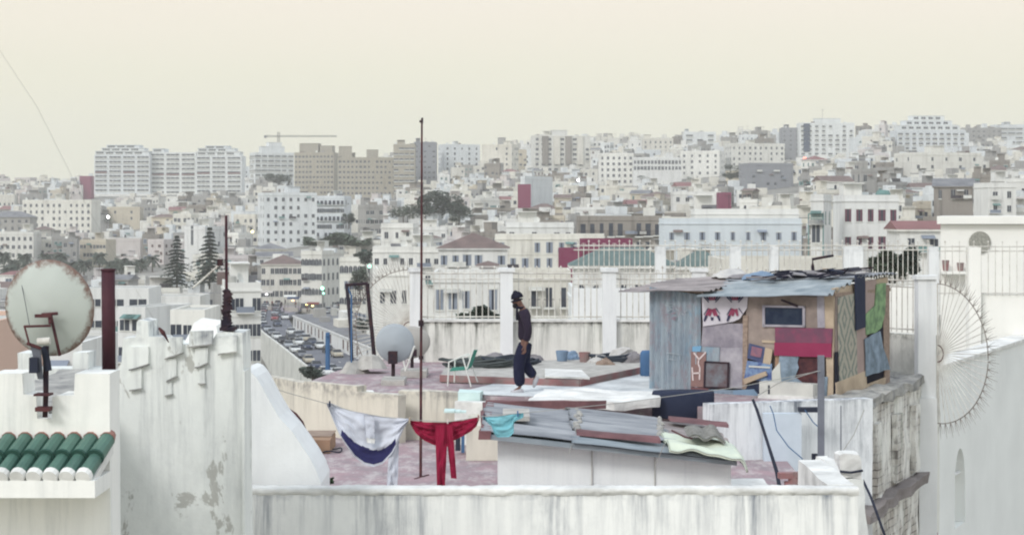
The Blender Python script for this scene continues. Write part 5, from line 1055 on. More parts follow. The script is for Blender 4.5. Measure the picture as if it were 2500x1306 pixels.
# ---- back wall, pillars and railings
A = Vector((X(1003, 39), 39, UZ)); B_ = Vector((3.95, 39, UZ)); C_ = Vector((X(2278, 34.6), 34.6, UZ)); wt = -2.30
bwl = thing('back_wall', 'stained white terrace wall with pillars and white iron railing', 'wall', (0, 39, UZ))
part(rough_poly(seg_wall((A.x, A.y), (B_.x, B_.y), -6, wt, .2), .012, 1.5, 4, .5), 'wall', 'back_wall', bwl); part(rough_poly(seg_wall((B_.x, B_.y), (C_.x, C_.y), -6, wt, .2), .012, 1.5, 4, .5), 'wall', 'back_wall', bwl)
part(MB().box(A.x, B_.x, 38.95, 39.25, wt, wt + .05), 'coping', 'slab_white', bwl)
def pillar_at(x, y, w_, ztop): return rough_poly(MB().box(x - w_ / 2, x + w_ / 2, y - w_ / 2 - .03, y + w_ / 2, UZ - .3, ztop).box(x - w_ / 2 - .04, x + w_ / 2 + .04, y - w_ / 2 - .07, y + w_ / 2 + .04, ztop, ztop + .07), .006, 2, 2, .4)
PX = [(X(1014, 39), 39, .22), (X(1237, 39), 39, .27), (X(1487, 39), 39, .29), (3.95, 39, .28), (X(2258, 34.6), 34.6, .33)]
for x, y, w_ in PX: part(pillar_at(x, y, w_, -1.24), 'pillar', 'pillar_white', bwl)
part(rough_poly(MB().box(X(2238, 34.5), X(2282, 34.5), 34.3, 34.6, -9, UZ - .3), .01, 2, 3, .4), 'pillar_foot', 'pillar_white', bwl)
def railing(a, b_, z0, z1, step=.125, curls=True, r=.012, name='railing'):
    mb = MB(); d = b_ - a; n_ = int(d.length / step); q = d.normalized()
    for k in range(1, n_):
        p_ = a + q * (k * d.length / n_); top = z1 + (.10 if k % 2 else .04); mb.tube([Vector((p_.x, p_.y, z0)), Vector((p_.x, p_.y, top))], [r, r * .8], 4)
        if k % 2: mb.lathe([(0, 0), (r * 2.4, .02), (0, .07)], 4, 0, Matrix.Translation((p_.x, p_.y, top)))
        if curls and k % 2 == 0:
            for s_ in (-1, 1):
                pts = [Vector((p_.x, p_.y, z1 - .02)) + q * s_ * (.02 + .05 * math.sin(t_ * .9)) * (1 - t_ / 9) + Vector((0, 0, .02 + .05 * (1 - math.cos(t_ * .9)) * .7)) for t_ in range(6)]
                mb.tube(pts, .007, 3)
    for zz in (z0 + .07, z1 - .12, z1): mb.tube([Vector((a.x, a.y, zz)), Vector((b_.x, b_.y, zz))], r * 1.25, 4)
    return mb
seq = [Vector((x, y + .08, 0)) for x, y, _ in PX]
for a, b_ in zip(seq[:-1], seq[1:]): part(railing(a, b_, wt + .03, -1.28), 'railing', 'iron_white', bwl)
# spiked fans that close the ends
def fan(cx_, cy_, cz_, dirv, R_, label, n_=30, half=True):
    t = thing('spiked_fan', label, 'fence', (cx_, cy_, cz_)); d = Vector(dirv).normalized(); c0 = Vector((cx_, cy_, cz_)); mb = MB(); ms = MB(); rr = random.Random(int(R_ * 100))
    for k in range(n_):
        a = -math.pi / 2 + math.pi * (k + .5) / n_; u = d * math.cos(a) + Vector((0, 0, math.sin(a))); mb.tube([c0 + u * .05, c0 + u * R_], [.009, .007], 4)
        ms.tube([c0 + u * R_, c0 + u * (R_ * 1.22)], [.008, .002], 4); v = Vector((0, 0, math.cos(a))) - d * math.sin(a)
        for s_ in (-1, 1): ms.tube([c0 + u * (R_ * 1.0), c0 + u * (R_ * 1.07) + v * .04 * s_, c0 + u * (R_ * 1.15) + v * s_ * (.05 + rr.uniform(-.01, .02))], [.006, .005, .002], 3)
    arc = lambda q: [c0 + (d * math.cos(a) + Vector((0, 0, math.sin(a)))) * q for a in [-math.pi / 2 + math.pi * j / 32 for j in range(33)]]
    part(mb, 'spokes', 'iron_white', t); part(MB().tube(arc(R_), .010, 6), 'outer_hoop', 'spike_iron', t); part(ms, 'spikes', 'spike_iron', t); part(MB().tube(arc(R_ * .12), .012, 6), 'hub', 'rust', t)
    part(MB().tube([c0 + Vector((0, 0, -R_)), c0 + Vector((0, 0, R_))], .014, 6), 'upright', 'iron_white', t)
fan(X(2286, 34.5), 34.4, -2.62, (.50, -.86, 0), 1.30, 'half-circle fan of iron spikes on the right end pillar')
fan(X(1001, 39), 38.95, -2.45, (-1, 0.35, 0), 1.25, 'half-circle fan of iron spikes left of the back wall, behind dishes', 40)

# ---- second fence behind with broad white posts, and the wall under it
D = 52.0; f2 = thing('iron_fence', 'white iron fence with broad posts behind the shack roof', 'fence', (X(1900, D), D, Z(720, D)))
for px_, w_ in ((1612, 26), (1795, 26), (1889, 20), (2082, 46), (2278, 24)): part(rough_poly(MB().box(X(px_ - w_ / 2, D), X(px_ + w_ / 2, D), D - .15, D + .15, Z(1000, D), Z(602, D)), .008, 2, 2, .5), 'post', 'pillar_white', f2)
pxs = [1400, 1612, 1795, 1889, 2082, 2278]
for a, b_ in zip(pxs[:-1], pxs[1:]): part(railing(Vector((X(a, D), D, 0)), Vector((X(b_, D), D, 0)), Z(700, D), Z(600, D), .14, True, .015), 'railing', 'iron_white', f2)
part(MB().box(X(1395, D), X(2290, D), D - .1, D + .15, Z(1000, D), Z(704, D)), 'base_wall', 'pillar_white', f2)
solo(rough_poly(MB().box(X(2172, 44), X(2236, 44), 44, 44.6, Z(1000, 44), Z(700, 44)), .01, 1, 3, .6), 'white_block', 'right_white', 'bright white block behind bars right of the green cloth', 'wall')

# ---- big white wall at the right
bg_ = thing('white_building', 'tall plain white building filling the right edge of the picture', 'building', (X(2420, 60), 62, -18))
part(rough_poly(MB().prism([Vector((X(2296, 60), 60, -18)), Vector((X(2760, 60), 60, -18)), Vector((X(2760, 60), 70, -18)), Vector((X(2310, 70), 70, -18))], (0, 0, Z(548, 60) + 18)), .01, .5, 2, 3), 'wall', 'right_white', bg_); part(MB().prism([Vector((X(2284, 60), 59.8, Z(547, 60))), Vector((X(2765, 60), 59.8, Z(547, 60))), Vector((X(2765, 60), 70.2, Z(547, 60))), Vector((X(2304, 70), 70.2, Z(547, 60)))], (0, 0, Z(528, 60) - Z(547, 60))), 'parapet', 'right_white', bg_)
mk('mosaic', '#aaa99f', '#82827c', 25, amt=.9, bump=.3)
part(MB().lathe([(0, .05), (.34, .05), (.36, 0)], 28, 0, Matrix.Translation((X(2392, 60), 59.98, Z(592, 60))) @ Matrix.Rotation(R(90), 4, 'X')), 'round_relief', 'mosaic', bg_)
part(MB().box(X(2296, 60), X(2372, 60), 59.5, 60, Z(668, 60), Z(662, 60)), 'window_ledge', 'right_white', bg_)
for i, (px_, h2, nm) in enumerate(((2309, 26, 'leftmost'), (2345, 20, 'middle'), (2366, 18, 'rightmost'))):
    solo(MB().lathe([(0, 0), (.085, 0), (.12, h2 / F * 60), (.11, h2 / F * 60), (.07, .03), (0, .03)], 14, 0, Matrix.Translation((X(px_, 59.7), 59.72, Z(661.5, 59.7)))), 'flower_pot', 'red_edge', f'{nm} of three clay pots on the white wall ledge', 'pot')
f3 = thing('iron_fence', 'white iron railing in front of the tall white building', 'fence', (X(2400, 50), 50, Z(720, 50)))
part(railing(Vector((X(2290, 50), 50, 0)), Vector((X(2640, 50), 50, 0)), Z(722, 50), Z(602, 50), .19, False, .012), 'railing', 'iron_white', f3)
part(MB().box(X(2373, 49.5), X(2402, 49.5), 49.8, 50.2, Z(900, 50), Z(604, 50)), 'post', 'right_white', f3); part(MB().box(X(2400, 50), X(2660, 50), 50.05, 50.3, Z(1000, 50), Z(718, 50)), 'base_wall', 'right_white', f3)
# nearer lower wall with arched niche
A = Vector((X(2276, 39.4), 39.4, 0)); B_ = Vector((X(2500, 48.6), 48.6, 0)); d = (B_ - A).normalized(); yaw = math.atan2(d.y, d.x); zt = -3.38
def hit(px_, py_):        # point of that wall's face seen at a pixel
    k = (px_ - 1250) / F; D_ = (A.x - d.x / d.y * A.y) / (k - d.x / d.y); return (Vector((k * D_, D_, 0)) - A).dot(d), -(py_ - HZ) / F * D_
n0, za = hit(2331, 1100); n1, _ = hit(2356, 1100); _, zb_ = hit(2343, 1282); s0, s1, L2 = n0, n1, 16.0; r_ = (s1 - s0) / 2; cx_ = (s0 + s1) / 2
lw2 = thing('lower_wall', 'high white wall with a narrow arched niche at lower right', 'wall', (A.x, A.y, -18), yaw); mb = MB()
H0 = 18
mb.box(0, s0, 0, .5, 0, zt + H0).box(s1, L2, 0, .5, 0, zt + H0).box(s0, s1, 0, .5, 0, zb_ + H0)
arc = [(cx_ + r_ * math.cos(a), 0, za - r_ * 1.6 + H0 + r_ * 1.6 * math.sin(a)) for a in [math.pi * j / 10 for j in range(11)]]
mb.prism([(s0, 0, zt + H0), (s1, 0, zt + H0)] + arc, (0, .5, 0)); mb.box(s0 - .1, s1 + .1, .30, .62, zb_ + H0 - .2, za + H0 + .1)
part(mb, 'wall', 'lower_right_white', lw2, world=False); part(rough_poly(MB().box(-.02, L2, -.06, .56, zt + H0, zt + H0 + .08), .01, 1.5, 3, .5), 'coping', 'slab_white', lw2, world=False)
part(MB().box(s0 + .002, s1 - .002, .1, .3, Z(1155, 42) + H0 - .02, Z(1155, 42) + H0 + .02), 'niche_sill', 'pillar_white', lw2, world=False)

# ---- brick flank under the shack terrace
b = NB('brick_flank'); tcn = b.N.new('ShaderNodeTexCoord'); br = b.N.new('ShaderNodeTexBrick'); mp = b.N.new('ShaderNodeMapping'); mp.inputs['Rotation'].default_value = (R(90), 0, 0); mp.inputs['Scale'].default_value = (1, 1, 1)
b.L.new(tcn.outputs['Object'], mp.inputs[0]); b.L.new(mp.outputs[0], br.inputs[0]); br.inputs['Scale'].default_value = 1.9; br.inputs['Color1'].default_value = (*lin('#c9c3bb'), 1); br.inputs['Color2'].default_value = (*lin('#b0aaa3'), 1); br.inputs['Mortar'].default_value = (*lin('#7b7571'), 1); br.inputs['Mortar Size'].default_value = .022
pl = b.ramp(b.noise(1.5, (1, 1, .5), 7, .72), .43, .55); st = b.ramp(b.noise(5, (1, 1, .12), 6, .7), .5, .68); gr = b.ramp(b.noise(1.8, (1, 1, .3), 4, .6), .56, .7)
col = b.mix(pl, br.outputs[0], lin('#ecebe5')); col = b.mix(b.math('MULTIPLY', st, .45), col, lin('#7c7e7c')); col = b.mix(b.math('MULTIPLY', gr, .5), col, lin('#8a9180'))
b.bump(b.math('ADD', pl, b.noise(10, (1, 1, 1), 5)), .6, .04); b.done(col, .95)
A = Vector((X(2096, 28.2), 28.2, 0)); B_ = Vector((X(2268, 35.2), 35.2, 0)); 
A = Vector((X(2122, 30.4), 30.4, 0)); d = (B_ - A).normalized(); A2 = A - d * 1.1
bf = thing('brick_wall', 'crumbling brick and plaster flank wall below the shack terrace', 'wall', (A2.x, A2.y, -14), math.atan2(d.y, d.x)); Lb = (B_ - A2).length
part(rough_poly(MB().box(0, 1.1, 0, .5, 0, 14 - 4.4).box(1.1, Lb, 0, .5, 0, 14 - 3.2), .05, 1.6, 5, .3), 'wall', 'brick_flank', bf, world=False)
part(rough_poly(MB().box(1.0, Lb, -.08, .75, 14 - 3.2, 14 - 3.05), .09, 2.2, 4, .2), 'broken_top', 'rubble', bf, world=False)
part(rough_poly(MB().box(.1, Lb - 1.3, -.24, .0, 14 - 4.95, 14 - 4.78), .08, 2.0, 4, .25), 'ledge', mk('ledge_brown', '#8b8482', '#67615f', 3, bump=.5) and 'ledge_brown', bf, world=False)
for k in range(3): part(rough_poly(MB().box(1.3 + k * 1.6, 1.75 + k * 1.6, -.10, .0, 14 - 4.7, 14 - 3.5), .02, 2, 3, .3), 'pier', 'brick_flank', bf, world=False)
solo(MB().tube([P(2107, 1172, 27.8), P(2125, 1210, 27.5), P(2140, 1250, 27.3), P(2165, 1320, 27)], .022, 6), 'drain_hose', 'cable', 'black hose hanging down the brick flank wall', 'hose')
# white wall under the shack
uw = thing('terrace_wall', 'stained white wall below the shack with blue cables', 'wall', (X(1900, 29.2), 29.2, LZ - 1))
part(rough_poly(seg_wall((X(1735, 29.3), 29.3), (X(2130, 30.2), 30.2), -8, -3.04, .3), .015, 1.4, 4, .35), 'wall', 'under_white', uw)
part(MB().box(X(1895, 29.2), X(2050, 29.2), 29.2, 29.5, Z(1192, 29.2), Z(1187, 29.2)), 'sill', 'concrete_base', uw)
part(MB().box(X(1955, 29.2), X(2015, 29.2), 29.30, 29.52, Z(1008, 29.2), Z(998, 29.2)), 'slot', 'cable', uw)
part(MB().box(X(1869, 29.2), X(1961, 29.2), 29.36, 29.54, Z(1170, 29.2), Z(1012, 29.2)), 'blue_painted_strip', mk('pale_blue_wash', '#cad4de', '#b2bec9', 3) and 'pale_blue_wash', uw)
def string(pts, r_, m_, lab, cat='cable', nm='cable'): return solo(MB().tube(pts, r_, 5), nm, m_, lab, cat)
q = lambda x, y: P(x, y, 29.0)
string([q(1880, 990), q(1888, 1010), q(1896, 1050), q(1925, 1090), q(1960, 1120)], .009, 'bluepaint', 'thin blue cable looping down the white wall under the shack'); string([q(1965, 1000), q(1985, 1030), q(1996, 1040)], .009, 'bluepaint', 'short blue cable right of the dark wall slot')
string([q(2110, 1000), q(2085, 1060), q(2052, 1110)], .007, 'rope', 'pale string slanting near the wall corner under the shack'); string([q(2053, 990), q(2053, 1110)], .010, 'postgrey', 'thin grey conduit on the white wall under the shack', 'pipe', 'conduit')
D = 25.5; vp = thing('vent_cowl', 'rounded white plaster cowl with dark strap at wall corner', 'vent', P(2080, 1200, D))
part(rough_poly(MB().prism([P(2050, 1165, D), P(2050, 1112, D), P(2058, 1106, D), P(2098, 1108, D), P(2104, 1125, D), P(2104, 1170, D)], (0, .4, 0)), .02, 4, 3, .12), 'cowl', 'slab_white', vp); part(MB().tube([P(2050, 1150, D - .03), P(2078, 1153, D - .06), P(2106, 1148, D - .03)], .018, 6), 'strap', 'cable', vp)
part(rough_poly(MB().prism([P(2045, 1330, D), P(2058, 1170, D), P(2108, 1170, D), P(2120, 1330, D)], (0, .4, 0)), .02, 4, 3, .2), 'shaft', 'castle_plaster', vp)
# post, stick, hose
solo(MB().box(X(1998, 24.0), X(2013, 24.0), 24.0, 24.07, Z(1200, 24), Z(868, 24)), 'timber_post', 'postgrey', 'upright grey timber post standing before the shack', 'post')
solo(MB().tube([P(1838, 975, 26.5), P(1848, 1000, 26.4), P(1874, 1080, 26.2), P(1896, 1150, 26.0), P(1905, 1198, 25.8)], [.02, .022, .022, .028, .03], 8), 'hose', 'cable', 'dark navy hose hanging from the shack to the floor', 'hose')
solo(MB().box(X(1986, 24), X(1999, 24), 24.1, 24.16, Z(1142, 24), Z(1110, 24)), 'switch_box', 'cable', 'small navy box fixed left of the timber post', 'box')
solo(rough_poly(MB().prism([Vector((X(1972, 22.2), 22.2, -3.6)), Vector((X(2090, 21.4), 21.4, -3.4)), Vector((X(2035, 22.6), 22.6, -3.02)), Vector((X(2010, 22.4), 22.4, -3.0))], (0, .5, -.02)), .02, 3, 3, .2), 'mortar_mound', 'slab_white', 'white triangular mortar mound in the parapet corner', 'mound')
mb = MB()
for k, (x_, y_, a_) in enumerate(((1920, 1165, .2), (1945, 1172, -.3), (1958, 1160, .5), (1935, 1183, 0), (1962, 1182, .2))): c3 = P(x_, y_, 25.5); mb.box(-.1, .1, -.06, .06, -.035, .035, 0, Matrix.Translation(c3) @ Matrix.Rotation(a_, 4, 'Z'))
for k in range(5):
    m_ = MB(); x_, y_, a_ = ((1920, 1160, .2), (1945, 1170, -.3), (1958, 1158, .5), (1935, 1182, 0), (1962, 1184, .2))[k]; m_.box(-.11, .11, -.06, .06, -.04, .04, 0, Matrix.Translation(P(x_, y_, 25.5)) @ Matrix.Rotation(a_, 4, 'Z'))
    solo(m_, 'brick', 'red_edge', ['leftmost', 'upper middle', 'upper right', 'lower middle', 'lower right'][k] + ' loose red brick by the foot of the hose', 'brick', group='loose bricks by the hose')
solo(rough_poly(MB().box(X(1795, 25.5), X(1890, 25.5), 25.2, 26.6, LZ, LZ + .12), .02, 3, 3, .3), 'step', 'slab_white', 'low pale step right of the corrugated roof shed', 'step')
# ================================================================== the shed with corrugated roof
mk('sheet_grey', '#a0a3a7', '#777b81', 3, amt=.8, rough=.6, vec=(.3, 1, 1)); mk('sheet_blue', '#a5adb1', '#7b868d', 3, amt=.8, rough=.6, vec=(.3, 1, 1)); mk('sheet_pink', '#a29a99', '#7d7777', 3, amt=.9, rough=.7, vec=(.3, 1, 1)); mk('plank_rust', '#7d5a5c', '#5c4346', 3, amt=.7); mk('quilt', '#d5dcc8', '#b9c4bb', 3, amt=.5); mk('wool', '#8d8c88', '#75746f', 20, amt=.9, bump=.8)
SX0, SX1, SY0, SY1 = X(1215, 23.5), X(1785, 23.5), 23.5, 26.3
def rz_(x): return -2.79 - (x - SX0) / (SX1 - SX0) * .31
sh = thing('roof_shed', 'low white shed with patched corrugated sheets on its roof', 'shed', ((SX0 + SX1) / 2, SY0, LZ))
m_ = MB().prism([Vector((SX0, SY0, LZ)), Vector((SX1, SY0, LZ)), Vector((SX1, SY0, rz_(SX1) - .04)), Vector((SX0, SY0, rz_(SX0) - .04))], (0, SY1 - SY0, 0)); part(rough_poly(m_, .01, 1, 4, .4), 'wall', 'shed_white', sh)
for px_ in (1446, 1600): part(MB().box(X(px_, 23.4) - .006, X(px_, 23.4) + .006, 23.475, 23.5, LZ, rz_(X(px_, 23.4)) - .1), 'panel_joint', 'concrete_base', sh)
def corr(x0, x1, y0, y1, zoff, n_waves, amp, m_, name, tilt=0.0, zf=rz_, rag=0.0, seed=0):
    rr = random.Random(seed); nu, nv = 30, n_waves * 8; je = [rr.uniform(-rag, rag) for _ in range(nv + 1)]
    def fn(u, v):
        j = int(round(v * nv)); x = x0 + (x1 - x0) * u + (je[j // 6 * 6] if u > .99 or u < .01 else 0); y = y0 + (y1 - y0) * v + tilt * (u - .5); return (x, y, zf(x) + zoff + amp * math.sin(v * n_waves * 2 * math.pi) + .015 * noise.noise(Vector((x * 1.3, y * 1.3, seed))))
    return MB().grid(fn, nu, nv, 0, thick=.006).mesh(name, [m_], True)
def pm(me, name, root):
    o = link(name, me, root); o.location = -root.location if not root.rotation_euler.z else (0, 0, 0); return o
xa = X(1178, 23.3)
pm(corr(xa, X(1410, 24), 23.25, 26.7, .02, 13, .028, 'sheet_grey', 'roof_sheet', seed=1, rag=.03), 'roof_sheet', sh)
pm(corr(X(1400, 24), X(1640, 24), 23.9, 26.7, .06, 12, .028, 'sheet_grey', 'roof_sheet', seed=2, rag=.06), 'roof_sheet', sh)
pm(corr(X(1600, 24), X(1790, 24), 24.4, 26.4, .04, 9, .028, 'sheet_pink', 'roof_sheet', seed=3, rag=.05), 'roof_sheet', sh)
pm(corr(X(1395, 23.3), X(1800, 23.3), 23.15, 24.1, .0, 3, .03, 'sheet_blue', 'roof_sheet', seed=4), 'roof_sheet', sh)
part(MB().prism([Vector((xa - .02, 23.22, rz_(xa) - .07)), Vector((X(1800, 23.2), 23.22, rz_(SX1) - .08)), Vector((X(1800, 23.2), 23.22, rz_(SX1) - .03)), Vector((xa - .02, 23.22, rz_(xa) - .005))], (0, .3, 0)), 'roof_beam', 'sheet_blue', sh)
part(rough_poly(MB().box(xa - .04, xa + .1, 23.2, 26.7, rz_(xa) - .08, rz_(xa) + .03), .03, 4, 3, .2), 'edge_board', 'plank_rust', sh)
part(rough_poly(MB().box(xa, X(1480, 26.7), 26.65, 26.8, rz_(0) - .03, rz_(0) + .09), .02, 3, 3, .3), 'edge_board', 'plank_rust', sh)
solo(rough_poly(MB().prism([P(1408, 1052, 23.7), P(1612, 1070, 23.6), P(1612, 1082, 23.5), P(1408, 1062, 23.6)], (0, .25, 0)), .008, 3, 3, .3), 'plank', 'plank_rust', 'long dark red plank lying on the shed roof', 'plank')
solo(rough_poly(MB().prism([P(1636, 1020, 25.9), P(1780, 1036, 25.7), P(1780, 1044, 25.5), P(1636, 1028, 25.7)], (0, .3, 0)), .008, 3, 3, .3), 'plank', 'plank_rust', 'shorter reddish plank at the back right of the shed roof', 'plank')
rr = random.Random(9)
def stones(px0, py0, px1, py1, D0, D1, n_, lab):
    for k in range(n_):
        t_ = (k + .5) / n_; D_ = D0 + (D1 - D0) * t_; c3 = P(px0 + (px1 - px0) * t_ + rr.uniform(-5, 5), py0 + (py1 - py0) * t_, D_); c3.z = rz_(c3.x) + .085; r0 = rr.uniform(.035, .06)
        m2 = MB().lathe([(0, r0), (r0 * .8, r0 * .6), (r0, 0), (r0 * .8, -r0 * .6), (0, -r0)], 7, 0, Matrix.Translation(c3)); solo(rough_poly(m2, r0 * .3, 9, 0), 'stone', 'rubble', lab, 'stone', group=lab)
stones(1412, 1078, 1412, 1008, 23.8, 26.5, 9, 'small grey stone in the row weighing down the middle roof seam'); stones(1612, 1086, 1612, 1020, 24.2, 26.5, 7, 'small grey stone in the row beside the pale quilt')
# quilt and wool blanket
def qf(u, v):
    x = X(1625, 23.6) + (X(1812, 23.6) - X(1625, 23.6)) * u; y = 23.05 + 1.5 * v; z_ = rz_(x) + .07 + .01 * math.sin(u * 7 + v * 3) + .02 * math.sin(v * 9 + u * 4) + .03 * noise.noise(Vector((x * 4, y * 4, 0)))
    e = max(0, u - .88) / .12; z_ -= e * e * .16; x -= e * .02; f_ = max(0, .12 - v) / .12; z_ -= f_ * f_ * (.05 + .012 * math.sin(u * 17)); return (x, y + .05 * math.sin(u * 6), z_)
solo(MB().grid(qf, 50, 40, 0, thick=.03), 'quilt', 'quilt', 'pale greenish quilt spread over right end of shed roof', 'quilt', smooth=True)
def wf(u, v):
    x = X(1678, 24) + (X(1762, 24) - X(1678, 24)) * u; y = 23.6 + .7 * v; return (x, y, rz_(x) + .17 + .12 * math.sin(math.pi * min(max(u, 0), 1)) * math.sin(math.pi * v) + .04 * noise.noise(Vector((x * 5, y * 5, 7))) + .03 * math.sin(u * 11))
solo(MB().grid(wf, 26, 20, 0, thick=.03), 'blanket', 'wool', 'crumpled grey wool blanket on top of the quilt', 'blanket', smooth=True)
solo(MB().tube([P(1640, 1050, 23.7), P(1656, 1058, 23.6), P(1672, 1066, 23.6), P(1690, 1070, 23.5)], .012, 5), 'stick', 'rust', 'thin bent stick beside the wool blanket', 'stick'); solo(MB().tube([P(1402, 1072, 23.3), P(1395, 1090, 23.2), P(1388, 1108, 23.2)], .006, 4), 'string', 'rope', 'short string hanging over the shed front', 'string')
solo(MB().tube([P(1622, 1084, 23.0), P(1606, 1122, 23.1), P(1600, 1134, 23.1), P(1600, 1190, 23.1)], .006, 4), 'string', 'rope', 'longer string hanging down the shed front from the quilt', 'string')
solo(MB().box(X(1228, 25), X(1292, 25), 24.2, 25.2, rz_(SX0) + .06, rz_(SX0) + .12), 'board', 'concrete_base', 'grey flat board on the left end of the shed roof', 'board')
# cream box wall left of the shed, door bits, brown bench, hoop
solo(rough_poly(MB().box(X(1138, 29.4), X(1216, 29.4), 29.4, 31.2, LZ, Z(1040, 29.4)), .01, 1, 3, .4), 'low_wall', 'beige_wall', 'cream low wall left of the white shed', 'wall')
solo(MB().box(X(1112, 30.2), X(1124, 30.2), 30.2, 30.25, Z(1100, 30.2), Z(1062, 30.2)), 'shutter', 'cable', 'dark narrow shutter behind the red garment', 'shutter'); solo(MB().box(X(1126, 30.2), X(1134, 30.2), 30.2, 30.25, Z(1105, 30.2), Z(1058, 30.2)), 'shutter', 'bluepaint', 'blue narrow shutter right beside the dark shutter', 'shutter')
for i in range(3): solo(MB().box(X(1085 + i * 14, 30.6), X(1110 + i * 14, 30.6), 30.4 + i * .1, 30.8, Z(1004 - i * 0 + i * 2, 30.6), Z(1000 + i * 2, 30.6)), 'plastic_sheet', 'pale_aqua', ['left', 'middle', 'right'][i] + ' pale aqua sheet scrap above the red garment', 'scrap')
bn = thing('box', 'brown cardboard box lying open by the beige wall', 'box', P(772, 1052, 30.5)); part(MB().box(X(737, 30.5), X(808, 30.5), 30.3, 31.3, LZ, LZ + .22), 'carton', 'cardboard', bn); part(MB().box(X(737, 30.5), X(806, 30.5), 30.7, 31.5, LZ + .225, LZ + .24), 'lid', 'wood', bn)
hp = [P(x, y, 29.6) for x, y in ((678, 994), (700, 996), (722, 1010), (738, 1030), (746, 1050), (748, 1075))]; solo(MB().tube(hp, .022, 6), 'hoop', 'rust', 'curved dark rod arching behind the sloping white wall', 'hoop')
solo(rough_poly(MB().prism([P(690, 1006, 29.8), P(716, 1018, 29.8), P(734, 1040, 29.8), P(742, 1065, 29.8), P(700, 1065, 29.8)], (0, .1, 0)), .03, 5, 2, .2), 'scrap_sheet', 'rag_grey', 'brownish scrap sheet inside the curved rod', 'scrap')
for i, (px_, py_, nm) in enumerate(((762, 1055, 'larger'), (786, 1074, 'smaller'))): solo(rough_poly(MB().box(X(px_, 29.5) - .06 + i * .03, X(px_, 29.5) + .08 - i * .03, 29.4, 29.55, LZ, LZ + .09 - .05 * i), .03, 9, 1, .05), 'litter', 'slab_white', f'{nm} white litter on the pink floor near the box', 'litter')
mb = MB(); rr = random.Random(4)
for k in range(90): leaf(mb, P(796 + rr.uniform(-16, 16), 1170 + rr.uniform(-6, 12), 23), .04, rr)
solo(mb, 'plant', 'plant', 'small green weeds at the foot of the curved wall', 'plant')
solo(MB().tube([Vector((X(815, 31), 30.5, LZ + .03)) + Vector((math.cos(a) * .18, math.sin(a) * .25, .02 * math.sin(a * 3))) for a in [j * 6.5 / 16 for j in range(17)]], .012, 5), 'cable_coil', 'cable', 'loose dark cable coil right of the cardboard box', 'cable')

# ================================================================== the shack
F0 = Vector((X(1587, 33.0), 33.0, UZ)); F1 = Vector((X(2036, 31.15), 31.15, UZ)); RB = Vector((X(2166, 34.3), 34.3, UZ))
u_ = (F1 - F0).normalized(); yaw = math.atan2(u_.y, u_.x); vn = Vector((-u_.y, u_.x, 0)); WL = (F1 - F0).length; DL = 3.0
sk_ = thing('shack', 'patchwork rooftop shack of metal sheets, boards and cloth', 'shack', F0, yaw)
def fr_(px_, py_, off=0.0):      # pixel -> shack front plane, shack coordinates (x along the front, z up)
    o = F0 - vn * off; k = (px_ - 1250) / F; D_ = (o.x - u_.x / u_.y * o.y) / (k - u_.x / u_.y); w3 = Vector((k * D_, D_, 0)); return ((w3 - o).x * u_.x + (w3 - o).y * u_.y, -(py_ - HZ) / F * D_ - UZ)
def si_(px_, py_, off=0.0):      # pixel -> shack right side plane
    o = F1 + u_ * off; k = (px_ - 1250) / F; D_ = (o.x - vn.x / vn.y * o.y) / (k - vn.x / vn.y); w3 = Vector((k * D_, D_, 0)); return ((w3 - o).x * vn.x + (w3 - o).y * vn.y, -(py_ - HZ) / F * D_ - UZ)
DL = si_(2168, 900)[0]
def fpanel(pix, off, th, name, mats, amp=0.006, label=None):
    """a sheet of thickness th whose face stands off metres before the front wall"""
    pts = [(lambda a: Vector((a[0], -off, a[1])))(fr_(x, y, off)) for x, y in pix]; m_ = MB().prism(pts, (0, th, 0)); 
    if amp: m_ = rough_poly(m_, amp, 2.5, 2, .3)
    return part(m_, name, mats, sk_, world=False, label=label)
def spanel(pix, off, th, name, mats, amp=0.006, label=None):
    pts = [(lambda a: Vector((WL + off, a[0], a[1])))(si_(x, y, off)) for x, y in pix]; m_ = MB().prism(pts, (-th, 0, 0))
    if amp: m_ = rough_poly(m_, amp, 2.5, 2, .3)
    return part(m_, name, mats, sk_, world=False, label=label)
mk('shack_board', '#938680', '#736966', 2.5, amt=.7); mk('shack_tan', '#a3958c', '#80746f', 2.5, amt=.8, bump=.2); mk('lilac', '#a19ba2', '#837e88', 4, amt=.9, bump=.4); mk('lilac_light', '#aeaab0', '#8f8b95', 4, amt=.9); mk('brown_panel', '#8d706b', '#75605f', 3); mk('rust_panel', '#655558', '#7a8289', 5, amt=.8, bump=.4)
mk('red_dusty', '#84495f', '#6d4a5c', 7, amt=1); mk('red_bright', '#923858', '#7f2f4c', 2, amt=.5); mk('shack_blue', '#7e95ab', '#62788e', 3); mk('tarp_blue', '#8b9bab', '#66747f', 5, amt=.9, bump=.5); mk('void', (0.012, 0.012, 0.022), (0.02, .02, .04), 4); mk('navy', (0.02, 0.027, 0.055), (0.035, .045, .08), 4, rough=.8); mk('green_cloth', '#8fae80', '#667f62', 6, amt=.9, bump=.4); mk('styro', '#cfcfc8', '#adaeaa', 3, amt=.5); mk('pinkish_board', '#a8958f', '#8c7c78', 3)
mk('window_film', (0.012, 0.02, 0.045), (0.045, .06, .085), 6, rough=.85, amt=.5); mk('poster_navy', '#424c70', '#5a5f78', 7, amt=.7); mk('poster_blue', '#4a5a8c', '#8aa2bd', 7, amt=.9); mk('poster_red', '#9c6c74', '#7a6074', 9, amt=.9)
